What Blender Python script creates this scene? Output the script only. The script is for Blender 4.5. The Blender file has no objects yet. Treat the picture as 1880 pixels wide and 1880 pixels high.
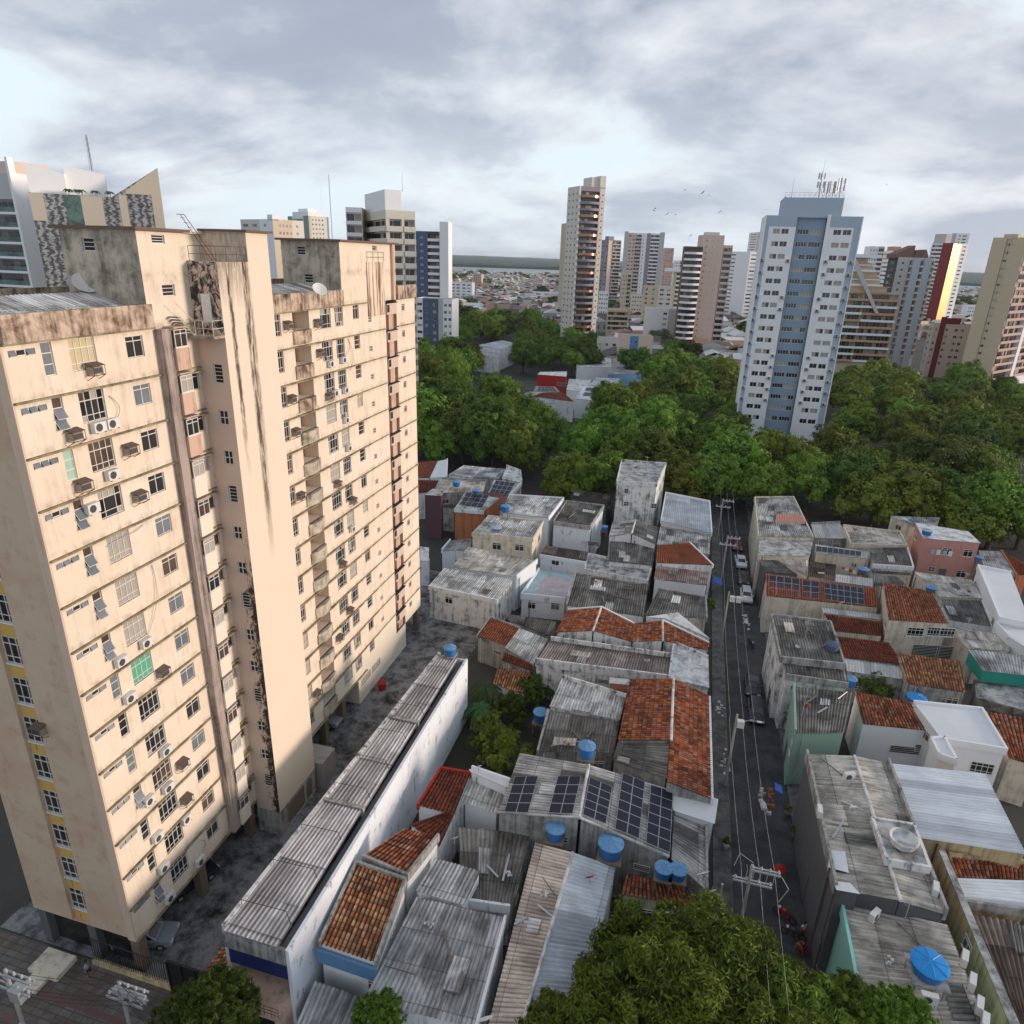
import bpy, math, random
from mathutils import Vector, Matrix
random.seed(7)
sc = bpy.context.scene
COL = sc.collection
RAD = math.radians
# ------------------------------------------------------------------ camera
# world: metres, +Y runs along the narrow street, camera hangs 48.8 m above the ground
H = 48.8
FPX, SRC = 1251.84, 1880.0
cR = Vector((0.96418077, 0.26361365, 0.02938175))
cU = Vector((-0.11914866, 0.33147828, 0.93590905))
cF = Vector((-0.23697899, 0.9058863, -0.3510142))
cam_d = bpy.data.cameras.new('camera'); cam = bpy.data.objects.new('camera', cam_d); COL.objects.link(cam)
cam_d.sensor_width = 36; cam_d.sensor_fit = 'HORIZONTAL'; cam_d.lens = FPX / SRC * 36
cam_d.clip_start = 0.5; cam_d.clip_end = 40000
cam.matrix_world = Matrix(((cR.x, cU.x, -cF.x, 0), (cR.y, cU.y, -cF.y, 0), (cR.z, cU.z, -cF.z, H), (0, 0, 0, 1)))
sc.camera = cam
# ------------------------------------------------------------------ light
SUN_AZ, SUN_EL = 14.0, 7.5          # azimuth from +X towards +Y, elevation
sd = Vector((math.cos(RAD(SUN_AZ)) * math.cos(RAD(SUN_EL)), math.sin(RAD(SUN_AZ)) * math.cos(RAD(SUN_EL)), math.sin(RAD(SUN_EL))))
sun_d = bpy.data.lights.new('sun', 'SUN'); sun_d.energy = 1.5; sun_d.angle = RAD(10); sun_d.color = (1.0, 0.81, 0.66)
sun = bpy.data.objects.new('sun', sun_d); COL.objects.link(sun)
sun.rotation_euler = sd.to_track_quat('Z', 'Y').to_euler()
w = bpy.data.worlds.new('World'); sc.world = w; w.use_nodes = True
nt = w.node_tree; nt.nodes.clear()
def N(nt, t, **k):
    n = nt.nodes.new(t)
    for a, b in k.items():
        if a.startswith('i_'): n.inputs[a[2:].replace('_', ' ')].default_value = b
        else: setattr(n, a, b)
    return n
def lk(nt, a, b): nt.links.new(a, b)
def ramp(nt, fac, stops, interp='LINEAR'):
    r = nt.nodes.new('ShaderNodeValToRGB'); r.color_ramp.interpolation = interp
    e = r.color_ramp.elements
    e[0].position, e[0].color = stops[0][0], (*stops[0][1], 1)
    e[1].position, e[1].color = stops[-1][0], (*stops[-1][1], 1)
    for p, c in stops[1:-1]:
        q = e.new(p); q.color = (*c, 1)
    lk(nt, fac, r.inputs[0]); return r.outputs[0]
def math_n(nt, op, a, b=None, c=None, clamp=False):
    m = nt.nodes.new('ShaderNodeMath'); m.operation = op; m.use_clamp = clamp
    for i, x in enumerate((a, b, c)):
        if x is None: continue
        if isinstance(x, (int, float)): m.inputs[i].default_value = x
        else: lk(nt, x, m.inputs[i])
    return m.outputs[0]
def mix(nt, fac, a, b, mode='MIX'):
    m = nt.nodes.new('ShaderNodeMix'); m.data_type = 'RGBA'; m.blend_type = mode; m.clamp_factor = True
    for i, x in ((0, fac), (6, a), (7, b)):
        if isinstance(x, (int, float)): m.inputs[i].default_value = x
        elif isinstance(x, (tuple, list)): m.inputs[i].default_value = (*x[:3], 1)
        else: lk(nt, x, m.inputs[i])
    return m.outputs[2]
tc = N(nt, 'ShaderNodeTexCoord')
sky = N(nt, 'ShaderNodeTexSky', sky_type='NISHITA', sun_disc=False)
sky.sun_elevation = RAD(SUN_EL); sky.sun_rotation = RAD(90 - SUN_AZ)
sky.air_density = 1.0; sky.dust_density = 1.5; sky.ozone_density = 2.0
sep = N(nt, 'ShaderNodeSeparateXYZ'); lk(nt, tc.outputs['Generated'], sep.inputs[0])
zz = math_n(nt, 'MAXIMUM', sep.outputs[2], 0.0)
den = math_n(nt, 'ADD', zz, 0.34)
cx = math_n(nt, 'DIVIDE', sep.outputs[0], den); cy = math_n(nt, 'DIVIDE', sep.outputs[1], den)
comb = N(nt, 'ShaderNodeCombineXYZ'); lk(nt, cx, comb.inputs[0]); lk(nt, cy, comb.inputs[1])
mp = N(nt, 'ShaderNodeMapping'); lk(nt, comb.outputs[0], mp.inputs[0])
mp.inputs['Location'].default_value = (-11.249, -1.616, 0); mp.inputs['Rotation'].default_value = (0, 0, RAD(-12)); mp.inputs['Scale'].default_value = (1.0, 1.15, 1)
n1 = N(nt, 'ShaderNodeTexNoise', i_Scale=1.5, i_Detail=10.0, i_Roughness=0.55, i_Distortion=0.3); lk(nt, mp.outputs[0], n1.inputs[0])
n2 = N(nt, 'ShaderNodeTexNoise', i_Scale=0.8, i_Detail=4.0, i_Roughness=0.5); lk(nt, mp.outputs[0], n2.inputs[0])
n3 = N(nt, 'ShaderNodeTexNoise', i_Scale=2.4, i_Detail=6.0, i_Roughness=0.6); lk(nt, mp.outputs[0], n3.inputs[0])
cov = math_n(nt, 'MULTIPLY_ADD', n2.outputs[0], 0.55, math_n(nt, 'MULTIPLY', n1.outputs[0], 0.62))
cmask = ramp(nt, cov, [(0.50, (0, 0, 0)), (0.575, (1, 1, 1))])
shade = ramp(nt, math_n(nt, 'MULTIPLY_ADD', n3.outputs[0], 0.35, math_n(nt, 'MULTIPLY', cov, 0.8)),
             [(0.50, (1, 1, 1)), (0.60, (0.45, 0.45, 0.45)), (0.70, (0.0, 0.0, 0.0))])
K = 1 / 0.11
ccol = mix(nt, shade, tuple(K * v for v in (0.170, 0.195, 0.248)), tuple(K * v for v in (0.57, 0.565, 0.565)))
skyc = mix(nt, 0.82, sky.outputs[0], tuple(K * v for v in (0.40, 0.495, 0.54)))
c1 = mix(nt, cmask, skyc, ccol)
# pale, faintly pink band towards the horizon
hz = ramp(nt, zz, [(0.0, (1, 1, 1)), (0.12, (0.62, 0.62, 0.62)), (0.34, (0, 0, 0))])
hn = ramp(nt, n1.outputs[0], [(0.42, (0.95, 0.95, 0.95)), (0.62, (0.35, 0.35, 0.35))])
hzc = mix(nt, sep.outputs[0], tuple(K * v for v in (0.40, 0.44, 0.47)), tuple(K * v for v in (0.54, 0.495, 0.48)))
c2 = mix(nt, math_n(nt, 'MULTIPLY', hz, hn), c1, hzc)
bg = N(nt, 'ShaderNodeBackground', i_Strength=0.11); lk(nt, c2, bg.inputs[0])
wo = N(nt, 'ShaderNodeOutputWorld'); lk(nt, bg.outputs[0], wo.inputs[0])
sc.view_settings.view_transform = 'Standard'; sc.view_settings.look = 'None'
sc.view_settings.gamma = 1.0; sc.view_settings.exposure = 1.1; sc.view_settings.use_curve_mapping = False
sc.render.engine = 'CYCLES'; sc.render.resolution_x = sc.render.resolution_y = 1024
sc.cycles.max_bounces = 6; sc.cycles.diffuse_bounces = 3; sc.cycles.glossy_bounces = 3; sc.cycles.volume_bounces = 0
sc.cycles.transparent_max_bounces = 8

# ------------------------------------------------------------------ survey helpers
CAMP = Vector((0, 0, H))
TILE = {'A': (760, 620, 3.76), 'B': (760, 1000, 3.2414), 'C': (760, 1380, 3.2414), 'D': (1280, 860, 3.1333),
        'E': (1280, 1340, 3.1333), 'G': (380, 1140, 3.6154), 'J': (820, 300, 4.2727), 'P': (0, 0, 1)}
def ray(x, y, t='P'):
    ox, oy, s = TILE[t]; x = ox + x / s; y = oy + y / s
    return (x - 940) / FPX * cR - (y - 940) / FPX * cU + cF
def at(x, y, z=0.0, t='P'):
    d = ray(x, y, t); return CAMP + d * ((z - H) / d.z)
def atw(x, y, wd):                       # point at a given depth
    return CAMP + ray(x, y) * wd
def px(P):
    P = Vector(P) - CAMP; wd = P.dot(cF)
    return 940 + FPX * P.dot(cR) / wd, 940 - FPX * P.dot(cU) / wd

# ------------------------------------------------------------------ mesh builder
class MB:
    def __init__(s): s.v = []; s.f = []; s.uv = []; s.mi = []; s.m = 0
    def face(s, pts, uv=None):
        i = len(s.v); s.v += [tuple(p) for p in pts]; s.f.append(tuple(range(i, i + len(pts))))
        s.uv.append(uv or [(0, 0)] * len(pts)); s.mi.append(s.m)
    def hexa(s, a, b):                   # a: 4 bottom pts ccw, b: 4 top pts
        i = len(s.v); s.v += [tuple(p) for p in a] + [tuple(p) for p in b]
        for q in ((3, 2, 1, 0), (4, 5, 6, 7), (0, 1, 5, 4), (1, 2, 6, 5), (2, 3, 7, 6), (3, 0, 4, 7)):
            s.f.append(tuple(i + k for k in q)); s.uv.append([(0, 0)] * 4); s.mi.append(s.m)
    def box(s, x0, y0, z0, x1, y1, z1):
        s.hexa([(x0, y0, z0), (x1, y0, z0), (x1, y1, z0), (x0, y1, z0)], [(x0, y0, z1), (x1, y0, z1), (x1, y1, z1), (x0, y1, z1)])
    def obox(s, c, a, b, z0, z1, ang=0.0):
        ca, sa = math.cos(ang), math.sin(ang)
        q = [(c[0] + x * ca - y * sa, c[1] + x * sa + y * ca) for x, y in ((-a / 2, -b / 2), (a / 2, -b / 2), (a / 2, b / 2), (-a / 2, b / 2))]
        s.hexa([(x, y, z0) for x, y in q], [(x, y, z1) for x, y in q])
    def cyl(s, c, r0, r1, z0, z1, n=12, cap=True, cap0=True):
        i = len(s.v)
        for r, z in ((r0, z0), (r1, z1)):
            for k in range(n):
                a = 2 * math.pi * k / n; s.v.append((c[0] + r * math.cos(a), c[1] + r * math.sin(a), z))
        for k in range(n):
            j = (k + 1) % n; s.f.append((i + k, i + j, i + n + j, i + n + k)); s.uv.append([(0, 0)] * 4); s.mi.append(s.m)
        if cap: s.f.append(tuple(i + n + k for k in range(n))); s.uv.append([(0, 0)] * n); s.mi.append(s.m)
        if cap0: s.f.append(tuple(i + k for k in reversed(range(n)))); s.uv.append([(0, 0)] * n); s.mi.append(s.m)
    def lathe(s, c, prof, n=20):
        i = len(s.v)
        for r, z in prof:
            for k in range(n):
                a = 2 * math.pi * k / n; s.v.append((c[0] + r * math.cos(a), c[1] + r * math.sin(a), c[2] + z))
        for q in range(len(prof) - 1):
            for k in range(n):
                j = (k + 1) % n; o = i + q * n
                s.f.append((o + k, o + j, o + n + j, o + n + k)); s.uv.append([(0, 0)] * 4); s.mi.append(s.m)
        o = i + (len(prof) - 1) * n; s.f.append(tuple(o + k for k in range(n))); s.uv.append([(0, 0)] * n); s.mi.append(s.m)
    def tube(s, p, q, r, n=6, r2=None):
        p, q = Vector(p), Vector(q); d = q - p
        if d.length < 1e-6: return
        d.normalize(); a = d.cross(Vector((0, 0, 1)))
        if a.length < 1e-3: a = Vector((1, 0, 0))
        a.normalize(); b = d.cross(a); i = len(s.v); r2 = r if r2 is None else r2
        for c, rr in ((p, r), (q, r2)):
            for k in range(n):
                t = 2 * math.pi * k / n; s.v.append(tuple(c + rr * (math.cos(t) * a + math.sin(t) * b)))
        for k in range(n):
            j = (k + 1) % n; s.f.append((i + k, i + n + k, i + n + j, i + j)); s.uv.append([(0, 0)] * 4); s.mi.append(s.m)
        s.f.append(tuple(i + k for k in range(n))); s.f.append(tuple(i + n + k for k in reversed(range(n))))
        s.uv += [[(0, 0)] * n] * 2; s.mi += [s.m] * 2
    def path(s, pts, r, n=5):
        for a, b in zip(pts, pts[1:]): s.tube(a, b, r, n)
    def wall(s, O, d, W, z0, z1, n, holes=(), depth=0.15):
        # vertical wall: O start, d unit horizontal direction, n outward normal; holes (s0,s1,za,zb) are real openings with reveals
        xs = sorted({0.0, W} | {min(max(h[k], 0), W) for h in holes for k in (0, 1)})
        zs = sorted({z0, z1} | {min(max(h[k], z0), z1) for h in holes for k in (2, 3)})
        P = lambda x, z, o=0: (O[0] + d[0] * x - n[0] * o, O[1] + d[1] * x - n[1] * o, z)
        flip = (d[0] * n[1] - d[1] * n[0]) > 0
        for i in range(len(zs) - 1):
            if zs[i + 1] - zs[i] < 1e-5: continue
            zc = (zs[i] + zs[i + 1]) / 2; row = [h for h in holes if h[2] < zc < h[3]]; st = None
            for j in range(len(xs)):
                hit = j == len(xs) - 1 or any(h[0] < (xs[j] + xs[j + 1]) / 2 < h[1] for h in row)
                if not hit and st is None: st = xs[j]
                if hit and st is not None:
                    q = [P(st, zs[i]), P(xs[j], zs[i]), P(xs[j], zs[i + 1]), P(st, zs[i + 1])]
                    s.face(q[::-1] if flip else q); st = None
        for h in holes:
            a, b, c, e = h[:4]; dp = h[4] if len(h) > 4 else depth
            for (x1, y1), (x2, y2) in (((a, c), (b, c)), ((b, c), (b, e)), ((b, e), (a, e)), ((a, e), (a, c))):
                s.face([P(x1, y1), P(x2, y2), P(x2, y2, dp), P(x1, y1, dp)])
            if dp > 0.5: s.face([P(a, c, dp), P(b, c, dp), P(b, e, dp), P(a, e, dp)])
    def build(s, name, mats, parent=None, smooth=False, org=None):
        if org is None: org = Vector(parent['org']) if parent is not None and 'org' in parent else Vector((0, 0, 0))
        me = bpy.data.meshes.new(name)
        me.from_pydata([(v[0] - org[0], v[1] - org[1], v[2] - org[2]) for v in s.v], [], s.f)
        if not isinstance(mats, (list, tuple)): mats = [mats]
        for m in mats: me.materials.append(m)
        if len(mats) > 1: me.polygons.foreach_set('material_index', s.mi)
        if any(u[0] != (0, 0) or (len(u) > 2 and u[2] != (0, 0)) for u in s.uv):
            l = me.uv_layers.new(name='UVMap'); fl = [c for u in s.uv for p in u for c in p]; l.data.foreach_set('uv', fl)
        if smooth: me.polygons.foreach_set('use_smooth', [True] * len(me.polygons))
        me.update()
        o = bpy.data.objects.new(name, me); COL.objects.link(o)
        if parent is not None: o.parent = parent; o['org'] = tuple(org)
        else: o.location = org; o['org'] = tuple(org)
        return o
def tag(o, label=None, cat=None, group=None, kind=None):
    if label: o['label'] = label
    if cat: o['category'] = cat
    if group: o['group'] = group
    if kind: o['kind'] = kind
    return o
def empty(name, loc, label, cat, group=None, rz=0.0):
    o = bpy.data.objects.new(name, None); COL.objects.link(o); o.location = loc; o.rotation_euler = (0, 0, rz)
    o.empty_display_size = 0.5; o['org'] = tuple(loc) if rz == 0 else (0.0, 0.0, 0.0)
    return tag(o, label, cat, group)
def put(name, me, parent, loc, rz=0.0, world=True):
    o = bpy.data.objects.new(name, me); COL.objects.link(o); loc = Vector(loc)
    if parent is not None:
        o.parent = parent
        if world: loc = loc - Vector(parent['org'])
    o.location = loc; o.rotation_euler = (0, 0, rz); return o
def copy_tree(o, parent=None):
    c = o.copy(); COL.objects.link(c); c.parent = parent
    for ch in KIDS.get(o.name, [x for x in o.children]): copy_tree(ch, c)
    return c
KIDS = {}

# ------------------------------------------------------------------ materials
MATS = {}
def newmat(name):
    m = bpy.data.materials.new(name); m.use_nodes = True; t = m.node_tree; t.nodes.clear()
    b = N(t, 'ShaderNodeBsdfPrincipled'); o = N(t, 'ShaderNodeOutputMaterial'); lk(t, b.outputs[0], o.inputs[0])
    g = N(t, 'ShaderNodeNewGeometry'); MATS[name] = m
    return m, t, b, g.outputs['Position']
def scaled(t, vec, sx, sy, sz, loc=(0, 0, 0)):
    mp = N(t, 'ShaderNodeMapping'); mp.inputs['Scale'].default_value = (sx, sy, sz); mp.inputs['Location'].default_value = loc; lk(t, vec, mp.inputs[0]); return mp.outputs[0]
def noise(t, vec, sc_=1.0, det=5.0, ro=0.55, dist=0.0):
    n = N(t, 'ShaderNodeTexNoise', i_Scale=sc_, i_Detail=det, i_Roughness=ro, i_Distortion=dist); lk(t, vec, n.inputs[0]); return n.outputs[0]
def bump(t, b, h, strength=0.3, dist=0.02):
    n = N(t, 'ShaderNodeBump', i_Strength=strength, i_Distance=dist); lk(t, h, n.inputs['Height']); lk(t, n.outputs[0], b.inputs['Normal'])
def setc(t, b, c):
    if isinstance(c, (tuple, list)): b.inputs['Base Color'].default_value = (*c[:3], 1)
    else: lk(t, c, b.inputs['Base Color'])
def plain(name, col, rough=0.6, metal=0.0, var=0.12, spec=0.4):
    m, t, b, pos = newmat(name)
    n = noise(t, pos, 3.0, 4.0)
    c = mix(t, n, tuple(v * (1 - var) for v in col), tuple(min(1, v * (1 + var)) for v in col)); setc(t, b, c)
    b.inputs['Roughness'].default_value = rough; b.inputs['Metallic'].default_value = metal; b.inputs['Specular IOR Level'].default_value = spec
    return m
def plaster(name, col, grime=(0.10, 0.085, 0.07), amt=0.35, streak=0.5, lo=0.52, hi=0.75, rough=0.9, big=0.12, tint=None):
    """painted render with patchy fading, vertical drip stains and mould"""
    m, t, b, pos = newmat(name)
    a = noise(t, pos, 0.35, 6.0, 0.6)
    c = mix(t, a, tuple(v * (1 - big) for v in col), tuple(min(0.95, v * (1 + big * .6)) for v in col))
    if tint: c = mix(t, ramp(t, noise(t, scaled(t, pos, .16, .16, .3), 1.0, 3.0), [(0.5, (0, 0, 0)), (0.62, (1, 1, 1))]), c, tint)
    st = noise(t, scaled(t, pos, 2.6, 2.6, 0.16), 1.0, 7.0, 0.62, 0.2)
    pt = noise(t, pos, 0.8, 8.0, 0.68, 0.4)
    g = math_n(t, 'ADD', math_n(t, 'MULTIPLY', st, streak), math_n(t, 'MULTIPLY', pt, 1 - streak))
    g = ramp(t, g, [(lo, (0, 0, 0)), (hi, (1, 1, 1))])
    c = mix(t, math_n(t, 'MULTIPLY', g, amt), c, grime); setc(t, b, c)
    b.inputs['Roughness'].default_value = rough; b.inputs['Specular IOR Level'].default_value = 0.2
    bump(t, b, noise(t, pos, 6.0, 6.0, 0.7), 0.25, 0.02)
    return m
def cell(t, vec, sx, sy):
    """random value per cell of the UV (metres)"""
    s = N(t, 'ShaderNodeSeparateXYZ'); lk(t, vec, s.inputs[0])
    fx = math_n(t, 'DIVIDE', s.outputs[0], sx); fy = math_n(t, 'DIVIDE', s.outputs[1], sy)
    c = N(t, 'ShaderNodeCombineXYZ'); lk(t, math_n(t, 'FLOOR', fx), c.inputs[0]); lk(t, math_n(t, 'FLOOR', fy), c.inputs[1])
    wn = N(t, 'ShaderNodeTexWhiteNoise', noise_dimensions='2D'); lk(t, c.outputs[0], wn.inputs[0])
    return wn.outputs[0], math_n(t, 'FRACT', fx), math_n(t, 'FRACT', fy)
def sheetmat(name, light, dark, patch=None, pamt=0.25, grime=0.55, rough=0.85, metal=0.0, lines=0.75, cw=1.2, cl=2.3, glo=0.42, ghi=0.58, pitch=0.30, rib=0.45):
    """corrugated sheets: every sheet its own tone, grime running down the slope"""
    dark = tuple(v * .6 for v in dark); m, t, b, pos = newmat(name); uv = N(t, 'ShaderNodeTexCoord').outputs['UV']
    r, fx, fy = cell(t, uv, cw, cl)
    c = mix(t, r, tuple(v * .72 for v in light), tuple(min(.95, v * 1.2) for v in light))
    if patch:
        c = mix(t, ramp(t, r, [(1 - pamt, (0, 0, 0)), (1 - pamt + .01, (1, 1, 1))]), c, patch)
    st = noise(t, scaled(t, uv, 3.2, 0.35, 1), 1.0, 7.0, 0.65, 0.3); bg_ = noise(t, pos, 0.33, 7.0, 0.62, 0.3)
    g = ramp(t, math_n(t, 'MULTIPLY_ADD', st, 0.45, math_n(t, 'MULTIPLY', bg_, 0.55)), [(glo, (0, 0, 0)), (ghi, (1, 1, 1))])
    c = mix(t, math_n(t, 'MULTIPLY', g, grime), c, dark)
    fine = ramp(t, noise(t, scaled(t, uv, 7, 3, 1), 1.0, 4.0, .7), [(.55, (0, 0, 0)), (.75, (1, 1, 1))])
    c = mix(t, math_n(t, 'MULTIPLY', fine, grime * .5), c, dark)
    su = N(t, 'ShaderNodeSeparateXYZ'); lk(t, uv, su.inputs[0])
    vl = math_n(t, 'ABSOLUTE', math_n(t, 'SUBTRACT', math_n(t, 'FRACT', math_n(t, 'DIVIDE', su.outputs[0], pitch)), 0.5))     # rib shading painted into the colour of the valleys
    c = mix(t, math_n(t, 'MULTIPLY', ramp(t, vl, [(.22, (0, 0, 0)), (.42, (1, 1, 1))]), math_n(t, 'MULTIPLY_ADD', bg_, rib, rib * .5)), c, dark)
    ln = ramp(t, fy, [(0.0, (1, 1, 1)), (0.045, (0, 0, 0))])
    c = mix(t, math_n(t, 'MULTIPLY', ln, lines), c, tuple(v * .6 for v in dark)); setc(t, b, c)
    b.inputs['Roughness'].default_value = rough; b.inputs['Metallic'].default_value = metal; b.inputs['Specular IOR Level'].default_value = 0.3
    return m
def claymat(name, cols, mould=0.5, pitch=0.30, row=0.46, mould_shade_col=(0.035, 0.025, 0.02)):
    m, t, b, pos = newmat(name); uv = N(t, 'ShaderNodeTexCoord').outputs['UV']
    r, fx, fy = cell(t, uv, pitch, row)
    c = ramp(t, r, [(i / (len(cols) - 1), q) for i, q in enumerate(cols)])
    bg_ = noise(t, pos, 0.75, 9.0, 0.72, 0.3)
    g = ramp(t, bg_, [(0.47, (0, 0, 0)), (0.68, (1, 1, 1))])
    g2 = ramp(t, math_n(t, 'ADD', math_n(t, 'MULTIPLY', r, .5), math_n(t, 'MULTIPLY', noise(t, pos, 2.0, 5.0), .6)), [(0.6, (0, 0, 0)), (0.8, (1, 1, 1))])
    c = mix(t, math_n(t, 'MULTIPLY', math_n(t, 'MAXIMUM', g, math_n(t, 'MULTIPLY', g2, .8)), mould), c, mould_shade_col)
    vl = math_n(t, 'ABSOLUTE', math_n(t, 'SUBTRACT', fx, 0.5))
    c = mix(t, math_n(t, 'MULTIPLY', ramp(t, vl, [(.24, (0, 0, 0)), (.44, (1, 1, 1))]), .9), c, mould_shade_col); c = mix(t, math_n(t, 'MULTIPLY', ramp(t, fy, [(0.0, (1, 1, 1)), (0.22, (0, 0, 0))]), .8), c, mould_shade_col)  # shade between tile columns and at row lips, painted into the colour
    setc(t, b, c); b.inputs['Roughness'].default_value = 0.9; b.inputs['Specular IOR Level'].default_value = 0.2
    return m
def glassmat(name, col=(0.02, 0.025, 0.03), rough=0.08, var=0.5):
    m, t, b, pos = newmat(name)
    n = noise(t, pos, 0.45, 3.0)
    setc(t, b, mix(t, ramp(t, n, [(.4, (0, 0, 0)), (.6, (1, 1, 1))]), tuple(v * (1 - var) for v in col), tuple(v * (1 + var) for v in col)))
    b.inputs['Roughness'].default_value = rough; b.inputs['Specular IOR Level'].default_value = 0.6
    return m
def leafmat(name, a, bb, c3, dry=None):
    m, t, b, pos = newmat(name)
    g = N(t, 'ShaderNodeNewGeometry'); oi = N(t, 'ShaderNodeObjectInfo')
    n = noise(t, pos, 0.16, 4.0, 0.6)
    c = mix(t, ramp(t, n, [(.36, (0, 0, 0)), (.64, (1, 1, 1))]), a, bb)
    c = mix(t, math_n(t, 'MULTIPLY', g.outputs['Random Per Island'], 0.45), c, c3)
    hs = N(t, 'ShaderNodeHueSaturation'); lk(t, c, hs.inputs['Color'])
    lk(t, math_n(t, 'MULTIPLY_ADD', oi.outputs['Random'], 0.055, 0.475), hs.inputs['Hue'])
    lk(t, math_n(t, 'MULTIPLY_ADD', oi.outputs['Random'], 0.65, 0.58), hs.inputs['Value']); hs.inputs['Saturation'].default_value = 1.0
    setc(t, b, hs.outputs[0]); b.inputs['Roughness'].default_value = 0.55; b.inputs['Specular IOR Level'].default_value = 0.25
    tr = N(t, 'ShaderNodeBsdfTranslucent'); lk(t, mix(t, 0.5, hs.outputs[0], (0.10, 0.13, 0.02)), tr.inputs[0])
    ms = N(t, 'ShaderNodeMixShader', ); ms.inputs[0].default_value = 0.22
    lk(t, b.outputs[0], ms.inputs[1]); lk(t, tr.outputs[0], ms.inputs[2])
    lk(t, ms.outputs[0], [x for x in t.nodes if x.type == 'OUTPUT_MATERIAL'][0].inputs[0])
    return m

M = {}
# main tower
M['cream'] = plaster('cream_paint', (0.76, 0.64, 0.51), (0.34, 0.23, 0.15), 0.5, 0.55, 0.51, 0.74, big=.08, tint=(0.76, 0.665, 0.55))
t = M['cream'].node_tree; b = [n for n in t.nodes if n.type == 'BSDF_PRINCIPLED'][0]; old = b.inputs['Base Color'].links[0].from_socket
pos_ = [n for n in t.nodes if n.type == 'NEW_GEOMETRY'][0].outputs['Position']; sz_ = N(t, 'ShaderNodeSeparateXYZ'); lk(t, pos_, sz_.inputs[0])
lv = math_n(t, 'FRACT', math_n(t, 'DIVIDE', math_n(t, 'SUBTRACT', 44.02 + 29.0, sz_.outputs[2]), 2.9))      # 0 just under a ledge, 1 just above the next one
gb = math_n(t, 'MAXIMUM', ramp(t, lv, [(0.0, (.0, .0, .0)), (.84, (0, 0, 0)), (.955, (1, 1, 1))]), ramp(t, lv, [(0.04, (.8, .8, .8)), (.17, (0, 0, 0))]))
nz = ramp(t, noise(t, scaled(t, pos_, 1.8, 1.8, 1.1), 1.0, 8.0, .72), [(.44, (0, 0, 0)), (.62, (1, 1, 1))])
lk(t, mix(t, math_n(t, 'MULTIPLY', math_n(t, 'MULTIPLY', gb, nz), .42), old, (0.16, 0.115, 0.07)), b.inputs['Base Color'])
M['cream_pale'] = plaster('pale_cream_paint', (0.78, 0.70, 0.58), (0.30, 0.22, 0.15), 0.3, 0.4, 0.55, 0.8, big=.08)
M['endwall'] = plaster('ochre_render', (0.60, 0.465, 0.34), (0.40, 0.22, 0.12), 0.5, 0.2, 0.50, 0.66, big=.12, tint=(0.56, 0.40, 0.28))
M['endedge'] = plaster('pinkish_render', (0.66, 0.50, 0.38), (0.25, 0.16, 0.10), 0.4, 0.5)
M['parapet'] = plaster('rust_stained_parapet', (0.58, 0.46, 0.36), (0.11, 0.06, 0.04), 0.92, 0.42, 0.43, 0.58)
M['grimy'] = plaster('mouldy_render', (0.55, 0.48, 0.38), (0.09, 0.08, 0.065), 0.85, 0.35, 0.44, 0.62)
M['blackmould'] = plaster('black_mould_render', (0.50, 0.42, 0.34), (0.03, 0.025, 0.022), 0.95, 0.55, 0.44, 0.56)
M['pilaster'] = plaster('weathered_pilaster', (0.42, 0.34, 0.30), (0.06, 0.05, 0.05), 0.8, 0.7, 0.46, 0.62)
M['ledge'] = plaster('mossy_ledge', (0.34, 0.29, 0.19), (0.07, 0.06, 0.04), 0.8, 0.2, 0.42, 0.62)
M['shaftpink'] = plaster('terracotta_paint', (0.62, 0.43, 0.33), (0.10, 0.06, 0.04), 0.6, 0.6, 0.5, 0.66)
M['pinkwall'] = plaster('pinkish_side_render', (0.62, 0.49, 0.40), (0.12, 0.09, 0.07), 0.25, 0.6, 0.52, 0.72)
M['rim'] = plain('roof_slab_edge', (0.16, 0.10, 0.08), 0.9)
M['darkint'] = plain('dark_interior', (0.03, 0.028, 0.027), 0.95)
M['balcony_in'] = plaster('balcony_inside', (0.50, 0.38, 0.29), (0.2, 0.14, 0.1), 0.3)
M['white_frame'] = plain('white_window_frame', (0.72, 0.70, 0.66), 0.5)
M['glass'] = glassmat('window_glass', (0.022, 0.022, 0.022), 0.12)
M['glass_br'] = glassmat('brown_curtained_glass', (0.075, 0.048, 0.035), 0.3)
M['glass_bl'] = glassmat('frosted_blue_glass', (0.16, 0.18, 0.20), 0.35, 0.15)
M['curtain'] = plain('pale_curtain', (0.38, 0.35, 0.30), 0.8)
M['curtain_y'] = plain('yellowed_curtain', (0.55, 0.46, 0.28), 0.8)
M['green_curtain'] = plain('green_curtain', (0.10, 0.38, 0.24), 0.8)
M['mint'] = plain('mint_panel', (0.36, 0.52, 0.42), 0.6)
M['yellow'] = plaster('yellow_spandrel_paint', (0.62, 0.40, 0.12), (0.05, 0.04, 0.02), 0.8, 0.5, 0.56, 0.62)
M['iron'] = plain('rusty_iron', (0.11, 0.06, 0.045), 0.8)
M['rail_white'] = plain('white_painted_iron', (0.6, 0.58, 0.55), 0.5)
M['metal_gray'] = plain('galvanised_metal', (0.42, 0.43, 0.44), 0.4, 0.3)
M['plastic_w'] = plain('white_plastic_casing', (0.68, 0.67, 0.64), 0.5)
M['ac_dark'] = plain('dark_grille', (0.06, 0.06, 0.065), 0.6)
M['black'] = plain('black_paint', (0.012, 0.012, 0.014), 0.5)
M['cable'] = plain('black_cable', (0.02, 0.02, 0.02), 0.7)
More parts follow.
